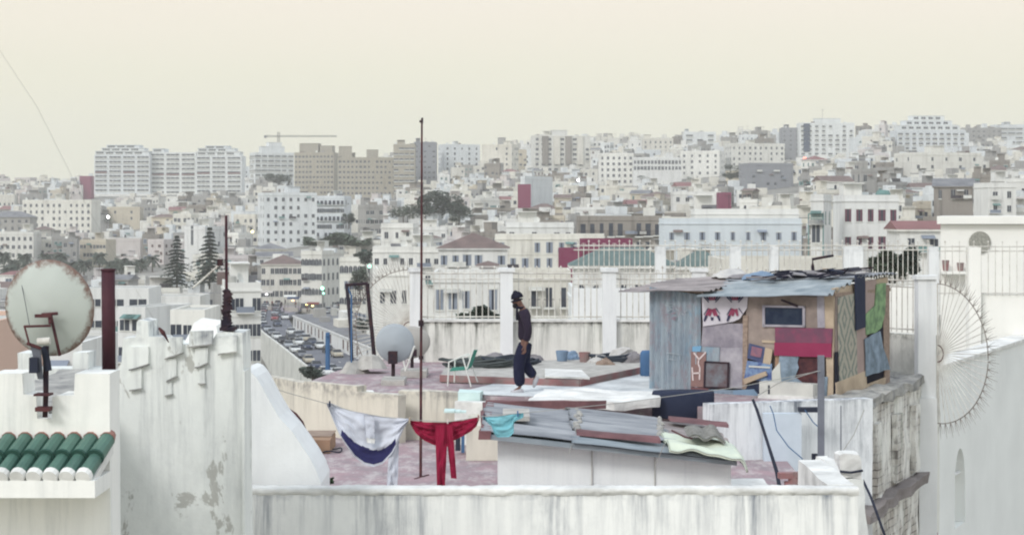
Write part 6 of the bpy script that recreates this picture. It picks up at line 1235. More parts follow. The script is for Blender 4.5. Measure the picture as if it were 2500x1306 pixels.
def grit(name, c, c2, c3, sc_=4):
    b = NB(name); a1 = b.ramp(b.noise(sc_, (1, 1, .7), 8, .78), .42, .6); a2 = b.ramp(b.noise(sc_ * 2.3, (1, 1, .3), 8, .8), .52, .64); b.bump(b.noise(sc_ * 5, (1, 1, 1), 6, .7), .35, .012)
    del_ = MATS.get(name); return b.done(b.mix(b.math('MULTIPLY', a2, .6), b.mix(a1, lin(c), lin(c2)), lin(c3)), .9)
for n_, a_, b__, c__ in (('shack_tan', '#a5978c', '#8a7d76', '#6d6264'), ('shack_board', '#978a83', '#7b716d', '#625a5c'), ('lilac', '#a39da4', '#8b8690', '#716c79'), ('lilac_light', '#b1adb2', '#9a96a0', '#807c88'), ('tarp_blue', '#8f9eac', '#73828f', '#a8b3bb'), ('red_dusty', '#84495f', '#6e4558', '#93707c'), ('pinkish_board', '#a8968f', '#8f807b', '#71676a'), ('woodtan', '#aca095', '#8f847c', '#756c69'), ('rust_panel', '#5f5257', '#74707a', '#8a949c')): grit(n_, a_, b__, c__)
b = NB('corr_blue'); n1 = b.noise(3, (3, 1, .35), 8, .78); n2 = b.noise(6, (1, 1, .6), 8, .8); c_ = b.mix(b.ramp(n1, .38, .62), lin('#808c97'), lin('#98a2a9')); c_ = b.mix(b.math('MULTIPLY', b.ramp(n2, .50, .60), .65), c_, lin('#8d8288')); c_ = b.mix(b.math('MULTIPLY', b.ramp(b.noise(9, (1, 1, .25), 8, .8), .54, .64), .6), c_, lin('#5f6c7b')); c_ = b.mix(b.math('MULTIPLY', b.ramp(b.noise(4, (1, 1, .6), 5), .58, .68), .6), c_, lin('#7697ab')); b.done(c_, .6)
b = NB('pattern_mat'); q_ = b.N.new('ShaderNodeTexCoord'); sp_ = b.N.new('ShaderNodeSeparateXYZ'); b.L.new(q_.outputs['Object'], sp_.inputs[0])
def tri(o, per, ph=0.0): a = b.math('PINGPONG', b.math('ADD', o, ph), per / 2); return b.math('DIVIDE', a, per / 2)
dm = b.math('ADD', tri(sp_.outputs[1], .62), tri(sp_.outputs[2], .9)); k1 = b.math('PINGPONG', dm, .28); k1 = b.ramp(b.math('ADD', k1, b.math('MULTIPLY', b.noise(14, (1, 1, 1), 6), .42)), .28, .36)
b.done(b.mix(b.math('MULTIPLY', k1, .75), lin('#7f857e'), lin('#b3ac9d')), .95)
# structure: dark inner box with posts
part(MB().box(.02, WL - .03, .04, DL, 0, 1.74), 'inner_wall', 'shack_board', sk_, world=False)
# corrugated front panel
a0, a1 = fr_(1587, 700, .06), fr_(1711, 720, .06); zb0 = fr_(1587, 955, .06)[1]
def cf(u, v): x = a0[0] + (a1[0] - a0[0]) * u; return (x, -.06 - .018 * math.sin(u * 2 * math.pi * 9) + .01 * noise.noise(Vector((x * 2, v * 3, 2))), zb0 + (a0[1] + (a1[1] - a0[1]) * u - zb0) * v)
part(MB().grid(cf, 90, 6, 0, thick=.01), 'corrugated_panel', 'corr_blue', sk_, world=False, smooth=False)
fpanel([(1716, 788), (1816, 790), (1814, 848), (1712, 846)], .05, .03, 'panel', 'lilac'); fpanel([(1714, 846), (1814, 848), (1812, 948), (1692, 944)], .045, .03, 'panel', 'lilac_light', label='lighter lilac lower panel')
fpanel([(1700, 846), (1757, 848), (1755, 890), (1700, 888)], .066, .02, 'panel', 'corr_blue', .004, label='small grey-blue square patch'); fpanel([(1690, 846), (1712, 844), (1710, 858), (1690, 858)], .09, .015, 'patch', mk('sky_patch', '#79a6c6') and 'sky_patch', 0)
fpanel([(1687, 858), (1724, 860), (1722, 945), (1686, 943)], .085, .02, 'painted_board', 'brown_panel', .003, label='brown board painted with letters')
hd_ = fpanel([(1721, 882), (1779, 885), (1777, 947), (1719, 945)], .09, .03, 'hatch_door', 'rust_panel', .004); 
for pix in ([(1721, 881), (1780, 884), (1780, 888), (1721, 885)], [(1776, 885), (1780, 885), (1778, 947), (1774, 947)], [(1719, 943), (1778, 945), (1778, 949), (1719, 947)], [(1719, 882), (1723, 882), (1721, 946), (1717, 946)]): fpanel(pix, .105, .02, 'hatch_frame', 'darkmetal', 0).parent = hd_
# painted letters Y and H
def stroke(pts, r0=.013):
    pp = [(lambda a: Vector((a[0], -.092, a[1])))(fr_(x, y, .09)) for x, y in pts]; m_ = MB()
    for a, b_ in zip(pp[:-1], pp[1:]):
        d = (b_ - a).normalized(); n_ = Vector((-d.z, 0, d.x)) * r0; m_.prism([a - n_ - d * .006, b_ - n_ + d * .006, b_ + n_ + d * .006, a + n_ - d * .006], (0, -.004, 0))
    return m_
mk('chalk', '#d6c8c6', '#c4b4b4', 6); ml = MB()
for s_ in ([(1694, 861), (1707, 877)], [(1723, 860), (1706, 878), (1705, 888), (1709, 898)], [(1690, 897), (1692, 928)], [(1709, 897), (1708, 926)], [(1691, 911), (1709, 910)]): m_ = stroke(s_); o_ = len(ml.v); ml.v += m_.v; ml.f += [tuple(i + o_ for i in f) for f in m_.f]; ml.m += m_.m
part(ml, 'painted_letters', 'chalk', sk_, world=False)
ms_ = MB(); mp_ = MB(); rq = random.Random(31)      # faded scribbles of paint on the corrugated panel
def scr(m_, x0, y0, x1, y1, w_):
    a, b_ = [(lambda q: Vector((q[0], -.096, q[1])))(fr_(x, y, .09)) for x, y in ((x0, y0), (x1, y1))]; d = (b_ - a).normalized(); n_ = Vector((-d.z, 0, d.x)) * w_; m_.prism([a - n_, b_ - n_ * .5, b_ + n_ * .5, a + n_], (0, .012, 0))
for k in range(9): x, y = 1645 + rq.uniform(-22, 28), 752 + rq.uniform(-10, 14); scr(ms_, x, y, x + rq.uniform(4, 14), y + rq.uniform(-7, 7), .007)
for k in range(5): x, y = 1628 + rq.uniform(-4, 18), 768 + rq.uniform(-6, 12); scr(mp_, x, y, x + rq.uniform(5, 12), y + rq.uniform(-4, 4), .010)
for s_ in ((1628, 861, 1664, 866), (1632, 866, 1630, 884), (1644, 866, 1642, 880), (1660, 868, 1661, 880), (1630, 876, 1650, 879)): scr(ms_, *s_, .006)
part(ms_, 'paint_marks', mk('faded_white', '#a9b2b8', '#97a1a9', 9) and 'faded_white', sk_, world=False); part(mp_, 'paint_marks', mk('faded_pink', '#967f8a', '#86808c', 9) and 'faded_pink', sk_, world=False)
# patterned cloth: red and navy strokes in fans on white
fpanel([(1713, 716), (1826, 718), (1824, 752), (1806, 778), (1790, 785), (1716, 797)], .075, .012, 'printed_cloth', mk('cloth_white', '#cbc6cc', '#b0abb4', 3) and 'cloth_white', .006)
mk('print_red', '#93465f'); mk('print_navy', '#3c3a55'); mr, mn = MB(), MB()
def cstroke(mb_, x0, y0, x1, y1, w_):
    a, b_ = [(lambda q: Vector((q[0], -.090, q[1])))(fr_(x, y, .08)) for x, y in ((x0, y0), (x1, y1))]; d = (b_ - a).normalized(); n_ = Vector((-d.z, 0, d.x)) * w_; mb_.prism([a - n_, b_ - n_ * .6, b_ + n_ * .6, a + n_], (0, -.003, 0))
for cx_ in (1739, 1795):
    for dx in (-16, -8, 0, 8, 16): cstroke(mr if abs(dx) != 16 else mn, cx_ + dx, 720, cx_ + dx * .45, 733, .018)
    cstroke(mn, cx_ - 20, 724, cx_ - 8, 738, .012); cstroke(mn, cx_ + 20, 724, cx_ + 8, 738, .012)
    for dx, m2 in ((-14, mr), (-6, mr), (6, mr), (12, mr)):
        if cx_ > 1780 and dx == 12: continue
        cstroke(m2, cx_ + dx * .35, 754, cx_ + dx * 1.05, 771, .03)
    cstroke(mn, cx_ - 9, 752, cx_ - 20, 768, .010); cstroke(mn, cx_ + 9, 752, cx_ + 19, 766, .010); cstroke(mn, cx_ - 14, 770, cx_ - 19, 784, .026)
    if cx_ < 1780: cstroke(mn, cx_ + 14, 770, cx_ + 19, 783, .026); cstroke(mn, cx_, 774, cx_, 782, .03)
part(mr, 'red_print', 'print_red', sk_, world=False); part(mn, 'navy_print', 'print_navy', sk_, world=False)
# tan boards with window
fpanel([(1822, 716), (2012, 726), (2010, 806), (1892, 804), (1892, 862), (1822, 856)], .05, .03, 'board', 'shack_tan'); fpanel([(1814, 770), (1826, 770), (1824, 950), (1812, 950)], .07, .03, 'batten', 'wood', .004); fpanel([(1860, 830), (1895, 832), (1895, 838), (1860, 836)], .075, .015, 'batten', 'woodtan', 0)
wd_ = fpanel([(1866, 750), (1961, 752), (1960, 795), (1866, 793)], .075, .02, 'window', 'window_film', 0)
for pix in ([(1862, 745), (1965, 747), (1965, 752), (1862, 750)], [(1862, 792), (1965, 794), (1965, 799), (1862, 797)], [(1861, 745), (1867, 745), (1867, 798), (1861, 798)], [(1959, 747), (1965, 747), (1965, 799), (1959, 799)]): fpanel(pix, .09, .03, 'window_frame', 'lilac_light', 0).parent = wd_
fpanel([(1908, 730), (1948, 745), (1946, 750), (1906, 734)], .11, .02, 'batten', 'darkmetal', 0)
fpanel([(1892, 799), (2032, 802), (2031, 838), (1892, 836)], .10, .03, 'red_board', 'red_dusty', .004, label='dusty upper red board'); fpanel([(1890, 836), (2030, 838), (2029, 872), (1889, 868)], .105, .03, 'red_board', 'red_bright', .006, label='brighter lower red board')
fpanel([(1995, 722), (2012, 724), (2014, 800), (1996, 800)], .07, .03, 'batten', 'lilac_light', .006); fpanel([(2012, 718), (2036, 716), (2034, 975), (2020, 975), (2013, 800)], .06, .05, 'corner_board', 'woodtan', .006)
fpanel([(1908, 866), (2012, 870), (2010, 940), (1905, 935)], .056, .03, 'opening', 'rust', .004); fpanel([(1892, 868), (1912, 868), (1912, 935), (1892, 935)], .056, .03, 'board', 'cardboard', .004)
fpanel([(1902, 866), (1950, 868), (1946, 885), (1950, 896), (1942, 920), (1962, 936), (1894, 938), (1900, 900)], .09, .015, 'torn_tarp', 'tarp_blue', .012); fpanel([(1884, 906), (1904, 884), (1908, 935), (1884, 938)], .10, .02, 'white_bag', 'styro', .012)
ct_ = fpanel([(1829, 838), (1868, 848), (1862, 886), (1824, 874)], .09, .02, 'carton', 'poster_navy', .003); cp_ = fpanel([(1836, 845), (1861, 851), (1857, 873), (1832, 867)], .10, .012, 'carton_print', 'poster_red', .0); cp_.parent = ct_; fpanel([(1868, 848), (1886, 853), (1880, 890), (1862, 886)], .09, .02, 'carton', 'woodtan', .003)
fpanel([(1824, 880), (1884, 888), (1884, 930), (1816, 928)], .085, .02, 'poster', 'poster_blue', .003); fpanel([(1828, 892), (1880, 895), (1880, 899), (1828, 896)], .10, .01, 'poster_band', 'styro', 0); fpanel([(1814, 925), (1868, 906), (1872, 916), (1818, 938)], .13, .05, 'plank', 'woodtan', .004)
fpanel([(1812, 940), (1830, 940), (1866, 925), (1868, 975), (1812, 978)], .07, .03, 'board', 'navy', .006); fpanel([(1730, 950), (1790, 952), (1788, 986), (1728, 984)], .10, .03, 'blue_board', 'tarp_blue', .006); fpanel([(1790, 952), (1840, 950), (1866, 985), (1788, 987)], .11, .03, 'blue_board', 'shack_blue', .006); fpanel([(1685, 945), (1730, 947), (1730, 960), (1690, 958)], .09, .03, 'blue_board', 'plank_rust', .006)
fpanel([(2010, 920), (2020, 920), (2018, 978), (2008, 978)], .08, .02, 'blue_board', 'tarp_blue', .004)
# right side
spanel([(2038, 704), (2168, 676), (2168, 690), (2038, 722)], .03, .06, 'top_rail', 'woodtan', .004); spanel([(2041, 722), (2092, 712), (2096, 936), (2050, 972), (2043, 974)], .04, .04, 'plank', 'shack_board', .006)
spanel([(2048, 726), (2090, 716), (2094, 922), (2050, 934)], .065, .02, 'patterned_carpet', 'pattern_mat', .006); spanel([(2042, 934), (2115, 905), (2117, 945), (2042, 982)], .075, .02, 'board', 'woodtan', .006, label='bare tan bottom board')
spanel([(2090, 806), (2116, 798), (2117, 912), (2094, 916)], .06, .03, 'board', 'pinkish_board', .006); spanel([(2090, 672), (2112, 670), (2114, 798), (2092, 806)], .11, .03, 'navy_board', 'navy', .004); spanel([(2113, 686), (2140, 682), (2140, 768), (2113, 770)], .05, .03, 'board', 'pinkish_board', .006)
spanel([(2113, 770), (2138, 745), (2140, 694), (2162, 692), (2163, 765), (2155, 800), (2140, 812), (2116, 818)], .075, .02, 'green_cloth', 'green_cloth', .025); spanel([(2114, 826), (2152, 808), (2158, 850), (2174, 900), (2116, 918)], .10, .015, 'light_blue_tarp', 'tarp_blue', .03)
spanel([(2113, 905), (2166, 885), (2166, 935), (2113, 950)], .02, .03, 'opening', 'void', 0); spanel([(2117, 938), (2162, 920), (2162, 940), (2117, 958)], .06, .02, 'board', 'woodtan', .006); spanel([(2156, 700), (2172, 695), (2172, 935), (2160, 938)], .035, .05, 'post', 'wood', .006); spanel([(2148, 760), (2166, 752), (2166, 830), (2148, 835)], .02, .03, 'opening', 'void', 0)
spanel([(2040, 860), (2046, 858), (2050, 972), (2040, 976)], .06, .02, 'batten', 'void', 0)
# roof
def roofz(x, y): return 1.86 + .035 * x - .0 + .05 * y / DL
def rsheet(x0, x1, y0, y1, dz, waves, m_, seed, amp=.02, slope=.0):
    rr_ = random.Random(seed)
    def fn(u, v):
        x = x0 + (x1 - x0) * u; y = y0 + (y1 - y0) * v; return (x, y, roofz(x, y) + dz + amp * math.sin(v * waves * 6.283) + .03 * noise.noise(Vector((x * 1.5, y * 1.5, seed))) + slope * v)
    return part(MB().grid(fn, 30, waves * 7, 0, thick=.006), 'roof_sheet', m_, sk_, world=False, smooth=True)
part(MB().box(-.05, WL + .05, -.05, DL, 1.74, 1.80), 'roof_frame', 'wood', sk_, world=False)
rsheet(-.45, 1.35, -.35, DL * .8, -.10, 12, 'sheet_pink', 5, slope=.12); rsheet(1.1, WL + .04, -.36, .95, -.20, 5, 'sheet_blue', 6, .034, slope=.20); rsheet(1.1, WL + .12, .8, DL + .15, .02, 10, 'sheet_grey', 7, .02)
rr = random.Random(8)
for k in range(12): # boards, bars and rags heaped on the roof
    x, y = 1.6 + k * .14 + rr.uniform(-.1, .1), rr.uniform(.5, 2.6); ln = rr.uniform(.35, .75); M = Matrix.Translation((min(x, 2.9), y, roofz(x, y) + .05 + .005 * k)) @ Matrix.Rotation(rr.uniform(-.8, .8), 4, 'Z') @ Matrix.Rotation(rr.uniform(-.12, .08), 4, 'Y')
    m2 = MB().box(-ln / 2, ln / 2, -.05, .05, 0, .03, 0, M); m2.v = [tuple(Matrix.LocRotScale(F0, sk_.rotation_euler, (1, 1, 1)) @ Vector(v)) for v in m2.v]
    solo(m2, 'roof_board', ['darkmetal', 'navy', 'woodtan', 'darkmetal', 'lilac'][k % 5], ['dark', 'navy', 'pale tan', 'black', 'greyish'][k % 5] + ' strip in the junk heap on the shack roof, ' + ['leftmost', 'second from left', 'third from left', 'fourth from left', 'fifth from left', 'sixth from left', 'seventh from left', 'eighth from left', 'ninth from left', 'tenth from left', 'second from right', 'rightmost'][k], 'strip', group='strips heaped on the shack roof')
SW = Matrix.LocRotScale(F0, sk_.rotation_euler, (1, 1, 1))
def onroof(x, y, w_, h2, m_, nm, lab, cat='rags'):
    c3 = SW @ Vector((x, y, roofz(x, y) + .04)); m2 = MB().lathe([(0, h2), (w_ * .6, h2 * .75), (w_ * .9, h2 * .35), (w_, 0), (0, 0)], 14, 0, Matrix.Translation(c3)); return solo(rough_poly(m2, w_ * .18, 3, 2, w_ * .3), nm, m_, lab, cat)
onroof(.75, 1.8, .38, .17, 'rag_pale', 'cloth_bundle', 'pale grey cloth bundle at left end of shack roof'); onroof(1.2, 1.2, .2, .08, 'rag_grey', 'cloth_bundle', 'flat grey cloth in the middle left of shack roof'); onroof(1.65, 1.0, .3, .14, 'rag_blue', 'cloth_bundle', 'bluish and pink cloth bundle mid shack roof'); onroof(2.1, 1.4, .35, .12, 'void', 'plastic_bag', 'black plastic sheeting left of the bent pipe', 'plastic'); onroof(2.6, 1.2, .35, .09, 'void', 'plastic_bag', 'black plastic sheeting right under the bent pipe', 'plastic')
rr = random.Random(17)
hp_ = MB()
for k in range(34):       # tangle of thin laths, wire and torn sheet on the roof
    x, y = rr.uniform(1.7, 3.35), rr.uniform(.4, 2.2); c3 = SW @ Vector((x, y, roofz(x, y) + .05 + rr.uniform(0, .09))); a_ = rr.uniform(-1.2, 1.2) + yaw; ln = rr.uniform(.12, .42); d3 = Vector((math.cos(a_), math.sin(a_), rr.uniform(-.12, .2))) * ln
    if k % 3: hp_.tube([c3 - d3, c3 + Vector((0, 0, rr.uniform(-.02, .03))), c3 + d3], rr.uniform(.008, .02), 4, k % 2)
    else: w3 = Vector((-math.sin(a_), math.cos(a_), .1)) * rr.uniform(.06, .16); hp_.prism([c3 - d3 * .6 - w3, c3 + d3 * .6 - w3, c3 + d3 * .5 + w3, c3 - d3 * .6 + w3], (0, 0, .012), k % 2)
solo(hp_, 'scrap_heap', ['void', 'rag_grey'], 'tangled heap of dark laths and torn sheet around the bent pipe', 'scrap')
q = lambda x, y: P(x, y, 32.8)
solo(MB().tube([q(2035, 624), q(2010, 628), q(1984, 633), q(1984, 650), q(1986, 668), q(1992, 678), q(2015, 684), q(2050, 690)], [.022, .024, .026, .030, .03, .03, .026, .02], 8), 'bent_pipe', 'darkmetal', 'bent black pipe sticking up from the shack roof', 'pipe')
# navy drum added for the shade of a cavity, and things by the shack
solo(MB().lathe([(0, .42), (.52, .42), (.54, .38), (.54, .02), (.5, 0), (0, 0)], 26, 0, Matrix.Translation(Vector((X(1672, 30.0), 30.3, Z(1024, 30.0)))) @ Matrix.Diagonal((.95, .5, 1.05, 1))), 'tank', 'navy', 'big dark navy tank below the front of the shack', 'tank', smooth=True)
fb_ = thing('styrofoam_box', 'long white battered box in front of the shack', 'box', SW @ Vector((fr_(1865, 980, .3)[0], -.3, .02))); x0, z0 = fr_(1866, 980, .25); x1, z1 = fr_(1996, 936, .25)
def shp(mb_, name, mats, root, **k): mb_.v = [tuple(SW @ Vector(v)) for v in mb_.v]; return part(mb_, name, mats, root, **k)
shp(rough_poly(MB().box(x0, x1, -.45, -.2, max(z0, .0), z1), .008, 3, 2, .3), 'crate', 'styro', fb_); shp(rough_poly(MB().box(x0 - .02, x1 + .02, -.47, -.18, max(z0, 0), max(z0, 0) + .07), .008, 3, 2, .3), 'base', 'slab_white', fb_); shp(MB().box(x0 + .16, x0 + .19, -.457, -.44, .08, z1 - .05), 'slot', 'cable', fb_)

# ================================================================== laundry
mk('shirt_white', '#cfd2da', '#b9bdc9', 2, amt=.4, rough=.95); mk('shirt_navy', '#3a3a66', '#2c2c52', 3, amt=.5, rough=.95); mk('garment_red', '#941f3e', '#7d1734', 3, amt=.5, rough=.95); mk('cloth_aqua', '#86c3cd', '#6fb0bc', 3, amt=.4, rough=.95)
LD = 21.0
def poly_at(pts, t_):
    ls = [math.dist(a, b_) for a, b_ in zip(pts[:-1], pts[1:])]; s_ = t_ * sum(ls)
    for (a, b_), l_ in zip(zip(pts[:-1], pts[1:]), ls):
        if s_ <= l_ + 1e-9: k = s_ / max(l_, 1e-9); return (a[0] + (b_[0] - a[0]) * k, a[1] + (b_[1] - a[1]) * k)
        s_ -= l_
    return pts[-1]
def cloth(top, bot, D_, nu=40, nv=30, wr=.02, fq=9, ph=0, mf=None, thick=.003, yo=0.0):
    def fn(u, v):
        a, b_ = poly_at(top, u), poly_at(bot, u); x, y = a[0] + (b_[0] - a[0]) * v, a[1] + (b_[1] - a[1]) * v
        w_ = wr * (math.sin(u * fq + v * 2 + ph) + .6 * math.sin(u * fq * 2.3 - v * 3 + ph * 2) + .5 * math.sin(v * 11 + u * 5) + 1.6 * noise.noise(Vector((u * 5, v * 7, ph))) + .8 * noise.noise(Vector((u * 13, v * 9, ph)))) * (.3 + .7 * min(1, v * 3)); return P(x, y, D_ + yo + w_)
    return MB().grid(fn, nu, nv, 0, thick=thick, mf=mf)
ws = thing('shirt', 'white long-sleeved shirt with navy band pegged on clothesline', 'shirt', P(900, 1190, LD))
top = [(798, 984), (808, 984), (838, 996), (870, 1005), (930, 1016), (1000, 1022)]; bot = [(800, 992), (812, 1022), (828, 1060), (846, 1088), (866, 1116), (890, 1134), (912, 1139), (934, 1132), (956, 1108), (972, 1078), (984, 1050), (998, 1026)]
def band(u, v): return 1 if (v > .66 + .12 * abs(math.sin((u - .5) * 3)) and v < .965 and .24 < u < .80) else 0
part(cloth(top, bot, LD, 60, 44, .022, 11, 0, band), 'body', ['shirt_white', 'shirt_navy'], ws, smooth=True)
sl_ = part(cloth([(888, 1012), (914, 1015)], [(895, 1076), (914, 1080)], LD, 8, 16, .008, 5, 1, yo=-.07), 'sleeve', 'shirt_white', ws, smooth=True); cf_ = part(cloth([(894, 1068), (916, 1071)], [(896, 1080), (914, 1082)], LD, 6, 4, .003, 5, 1, yo=-.085), 'cuff', 'slab_white', ws, smooth=True); cf_.parent = sl_; cf_.matrix_local = Matrix.Identity(4)
part(cloth([(950, 1085), (974, 1075)], [(944, 1192), (970, 1192)], LD, 10, 26, .014, 6, 2, yo=.03), 'sleeve', 'shirt_white', ws, smooth=True)
rg_ = thing('garment', 'crimson red trousers folded over clothesline with hanging legs', 'trousers', P(1085, 1190, LD))
part(cloth([(998, 1026), (1040, 1030), (1094, 1031)], [(1001, 1032), (1014, 1056), (1034, 1074), (1060, 1086), (1094, 1090)], LD, 30, 26, .018, 8, 1), 'seat', 'garment_red', rg_, smooth=True)
part(cloth([(1062, 1034), (1094, 1034)], [(1067, 1192), (1086, 1192)], LD, 12, 40, .012, 5, 2, yo=-.05), 'leg', 'garment_red', rg_, smooth=True); part(cloth([(1088, 1034), (1104, 1034)], [(1101, 1167), (1115, 1168)], LD, 8, 34, .01, 5, 0, yo=-.07), 'leg', 'garment_red', rg_, smooth=True)
part(cloth([(1092, 1030), (1130, 1026), (1160, 1019), (1171, 1018)], [(1092, 1084), (1110, 1074), (1130, 1064), (1150, 1052), (1164, 1040), (1168, 1026)], LD, 30, 22, .016, 9, 3, yo=.01), 'back_panel', 'garment_red', rg_, smooth=True)
aq = thing('cloth', 'light turquoise cloth pegged at right end of clothesline', 'cloth', P(1225, 1068, 21.3)); part(cloth([(1176, 1014), (1186, 1018), (1220, 1016), (1252, 1010), (1278, 1008)], [(1180, 1022), (1200, 1040), (1206, 1058), (1214, 1067), (1244, 1066), (1254, 1056), (1254, 1030), (1278, 1018)], 21.3, 34, 24, .014, 8, 2), 'fabric', 'cloth_aqua', aq, smooth=True)
for i, (x, y, nm) in enumerate(((805, 985, 'left end of the white shirt'), (1000, 1025, 'meeting of white shirt and red trousers'), (1093, 1029, 'middle of the red trousers'), (1168, 1019, 'right end of red trousers'), (1182, 1016, 'left end of turquoise cloth'), (1264, 1009, 'right end of turquoise cloth'))):
    D_ = 20.97 if x < 1175 else 21.27; c3 = P(x, y, D_); m2 = MB().box(c3.x - .008, c3.x + .008, c3.y - .02, c3.y + .02, c3.z - .035, c3.z + .03); solo(m2, 'clothes_peg', ['navy', 'woodtan', 'chalk', 'red_edge', 'navy', 'bluepaint'][i], f'small clothes peg at the {nm}', 'clothes peg')
solo(MB().tube([P(600, 925, 20.2), P(700, 958, 20.6), P(805, 987, LD), P(870, 1006, LD), P(940, 1018, LD), P(1000, 1024, LD), P(1093, 1030, LD), P(1180, 1016, 21.2), P(1276, 1008, 21.3), P(1500, 985, 22.2), P(1800, 945, 23.2), P(2003, 905, 24.0)], .004, 4), 'clothesline', 'rope', 'thin clothesline carrying the washing across the lower terrace', 'clothesline')
string([P(1835, 975, 26.5), P(1900, 935, 25.5), P(1998, 905, 24.05)], .006, 'rope', 'pale string tied from the hose top to the timber post', 'string', 'string')

# ================================================================== the walking man
mk('man_skin', '#76594f', '#5c433e', 8, amt=.4); mk('man_hair', (0.012, 0.01, 0.014)); mk('man_top', '#2d2534', '#231c2b', 6, amt=.6, rough=.95); mk('man_trousers', '#20223a', '#181a2e', 5, amt=.6, rough=.95); mk('man_cap', (0.010, 0.010, 0.022), (0.016, .015, .03), 30, amt=.6, bump=.4, rough=.97); mk('man_shoe', '#b7b6ba', '#85858c', 8)
MD = 32.3; man = thing('person', 'bearded man in black beanie and dark clothes walking left, head bowed', 'person', P(1272, 957, MD))
def m3(x, y, dy=0.0): return P(x, y, MD) + Vector((0, dy, 0))
S_ = MD / F
J = dict(pel=m3(1283, 836), wst=m3(1280, 812), chs=m3(1280, 785), upc=m3(1280, 764), nk0=m3(1276, 753), nk=m3(1270, 745), hd=m3(1264, 733), fc=m3(1257, 735), crn=m3(1262, 722), chn=m3(1257, 745),
         shL=m3(1282, 766, -.19), elL=m3(1290, 806, -.25), wrL=m3(1283, 838, -.25), shR=m3(1278, 766, .19), elR=m3(1284, 806, .24), wrR=m3(1276, 838, .22),
         hpL=m3(1280, 842, -.10), knL=m3(1266, 889, -.11), anL=m3(1270, 944, -.10), ftL=m3(1252, 954, -.11), hpR=m3(1284, 842, .10), knR=m3(1280, 890, .10), anR=m3(1307, 922, .09), ftR=m3(1301, 940, .09))
names = list(J); ix = {n: i for i, n in enumerate(names)}; V = [J[n] for n in names]
E = [('pel', 'wst'), ('wst', 'chs'), ('chs', 'upc'), ('upc', 'nk0'), ('nk0', 'nk'), ('nk', 'hd'), ('hd', 'fc'), ('hd', 'crn'), ('fc', 'chn'), ('upc', 'shL'), ('shL', 'elL'), ('elL', 'wrL'), ('upc', 'shR'), ('shR', 'elR'), ('elR', 'wrR'), ('pel', 'hpL'), ('hpL', 'knL'), ('knL', 'anL'), ('anL', 'ftL'), ('pel', 'hpR'), ('hpR', 'knR'), ('knR', 'anR'), ('anR', 'ftR')]
Rr = dict(pel=(.14, .12), wst=(.13, .11), chs=(.15, .12), upc=(.13, .11), nk0=.07, nk=.055, hd=.088, fc=.06, crn=.07, chn=.035, shL=.062, elL=.045, wrL=.03, shR=.062, elR=.045, wrR=.03, hpL=.09, knL=.06, anL=.03, ftL=.016, hpR=.09, knR=.06, anR=.03, ftR=.016)
edges = [(ix[a], ix[b_]) for a, b_ in E]; rad = [((Rr[n] * .8 if n in ('shL', 'shR', 'hpL', 'hpR', 'knL', 'knR') else Rr[n]) if not isinstance(Rr[n], tuple) else tuple(v * .78 for v in Rr[n])) for n in names]
for side in ('L', 'R'):                       # hands: palm and five unequal bent fingers
    w3 = J['wr' + side]; i0 = len(V); V.append(w3 + Vector((-.005, 0, -.05))); rad.append(.026); edges.append((ix['wr' + side], i0)); V.append(w3 + Vector((-.012, 0, -.085))); rad.append(.026); edges.append((i0, i0 + 1)); palm = i0 + 1
    for k, (off, l_) in enumerate(((-.026, .075), (-.009, .085), (.008, .078), (.024, .06))):
        j = len(V); b3 = V[palm] + Vector((off, 0, -.01)); V += [b3 + Vector((-.004, 0, -l_ * .4)), b3 + Vector((-.018, .0, -l_ * .72)), b3 + Vector((-.034, .004, -l_ * .95))]; rad += [.0095, .0085, .007]; edges += [(palm, j), (j, j + 1), (j + 1, j + 2)]
    j = len(V); V += [V[i0] + Vector((-.035, 0, -.01)), V[i0] + Vector((-.055, 0, -.04)), V[i0] + Vector((-.058, 0, -.065))]; rad += [.012, .010, .008]; edges += [(i0, j), (j, j + 1), (j + 1, j + 2)]
body = skin_mesh('body', V, edges, rad, ['man_skin'], 2, ix['pel']); o = link('body', body, man); o.location = -man.location
def clothes(name, nodes, es, grow, mat, over={}):
    loc = {n: i for i, n in enumerate(nodes)}; vs = [J[n] if n in J else over[n][0] for n in nodes]; rd = []
    for n in nodes:
        r0 = over[n][1] if n in over else Rr[n]; rd.append((r0[0] + grow, r0[1] + grow) if isinstance(r0, tuple) else r0 + grow)
    me = skin_mesh(name, vs, [(loc[a], loc[b_]) for a, b_ in es], rd, [mat], 2, 0); o = link(name, me, man); o.location = -man.location; return o
J2 = {'hem': (m3(1284, 834), (.155, .125)), 'cuffL': (m3(1284, 832, -.25), .036), 'cuffR': (m3(1277, 832, .22), .036), 'bk': (m3(1290, 784), (.09, .1))}
clothes('sweater', ['hem', 'wst', 'chs', 'upc', 'nk0', 'shL', 'elL', 'cuffL', 'shR', 'elR', 'cuffR', 'bk'], [('hem', 'wst'), ('wst', 'chs'), ('chs', 'upc'), ('upc', 'nk0'), ('upc', 'shL'), ('shL', 'elL'), ('elL', 'cuffL'), ('upc', 'shR'), ('shR', 'elR'), ('elR', 'cuffR'), ('chs', 'bk')], .03, 'man_top', J2)
Rr['knL'] = Rr['knR'] = .075
J3 = {'tp': (m3(1284, 828), (.135, .115)), 'hmL': (m3(1270, 944, -.10), .076), 'hmR': (m3(1306, 922, .09), .062), 'scL': (m3(1267, 915, -.10), .078), 'scR': (m3(1294, 907, .10), .07), 'thL': (m3(1271, 864, -.11), .09), 'thR': (m3(1281, 866, .1), .085)}
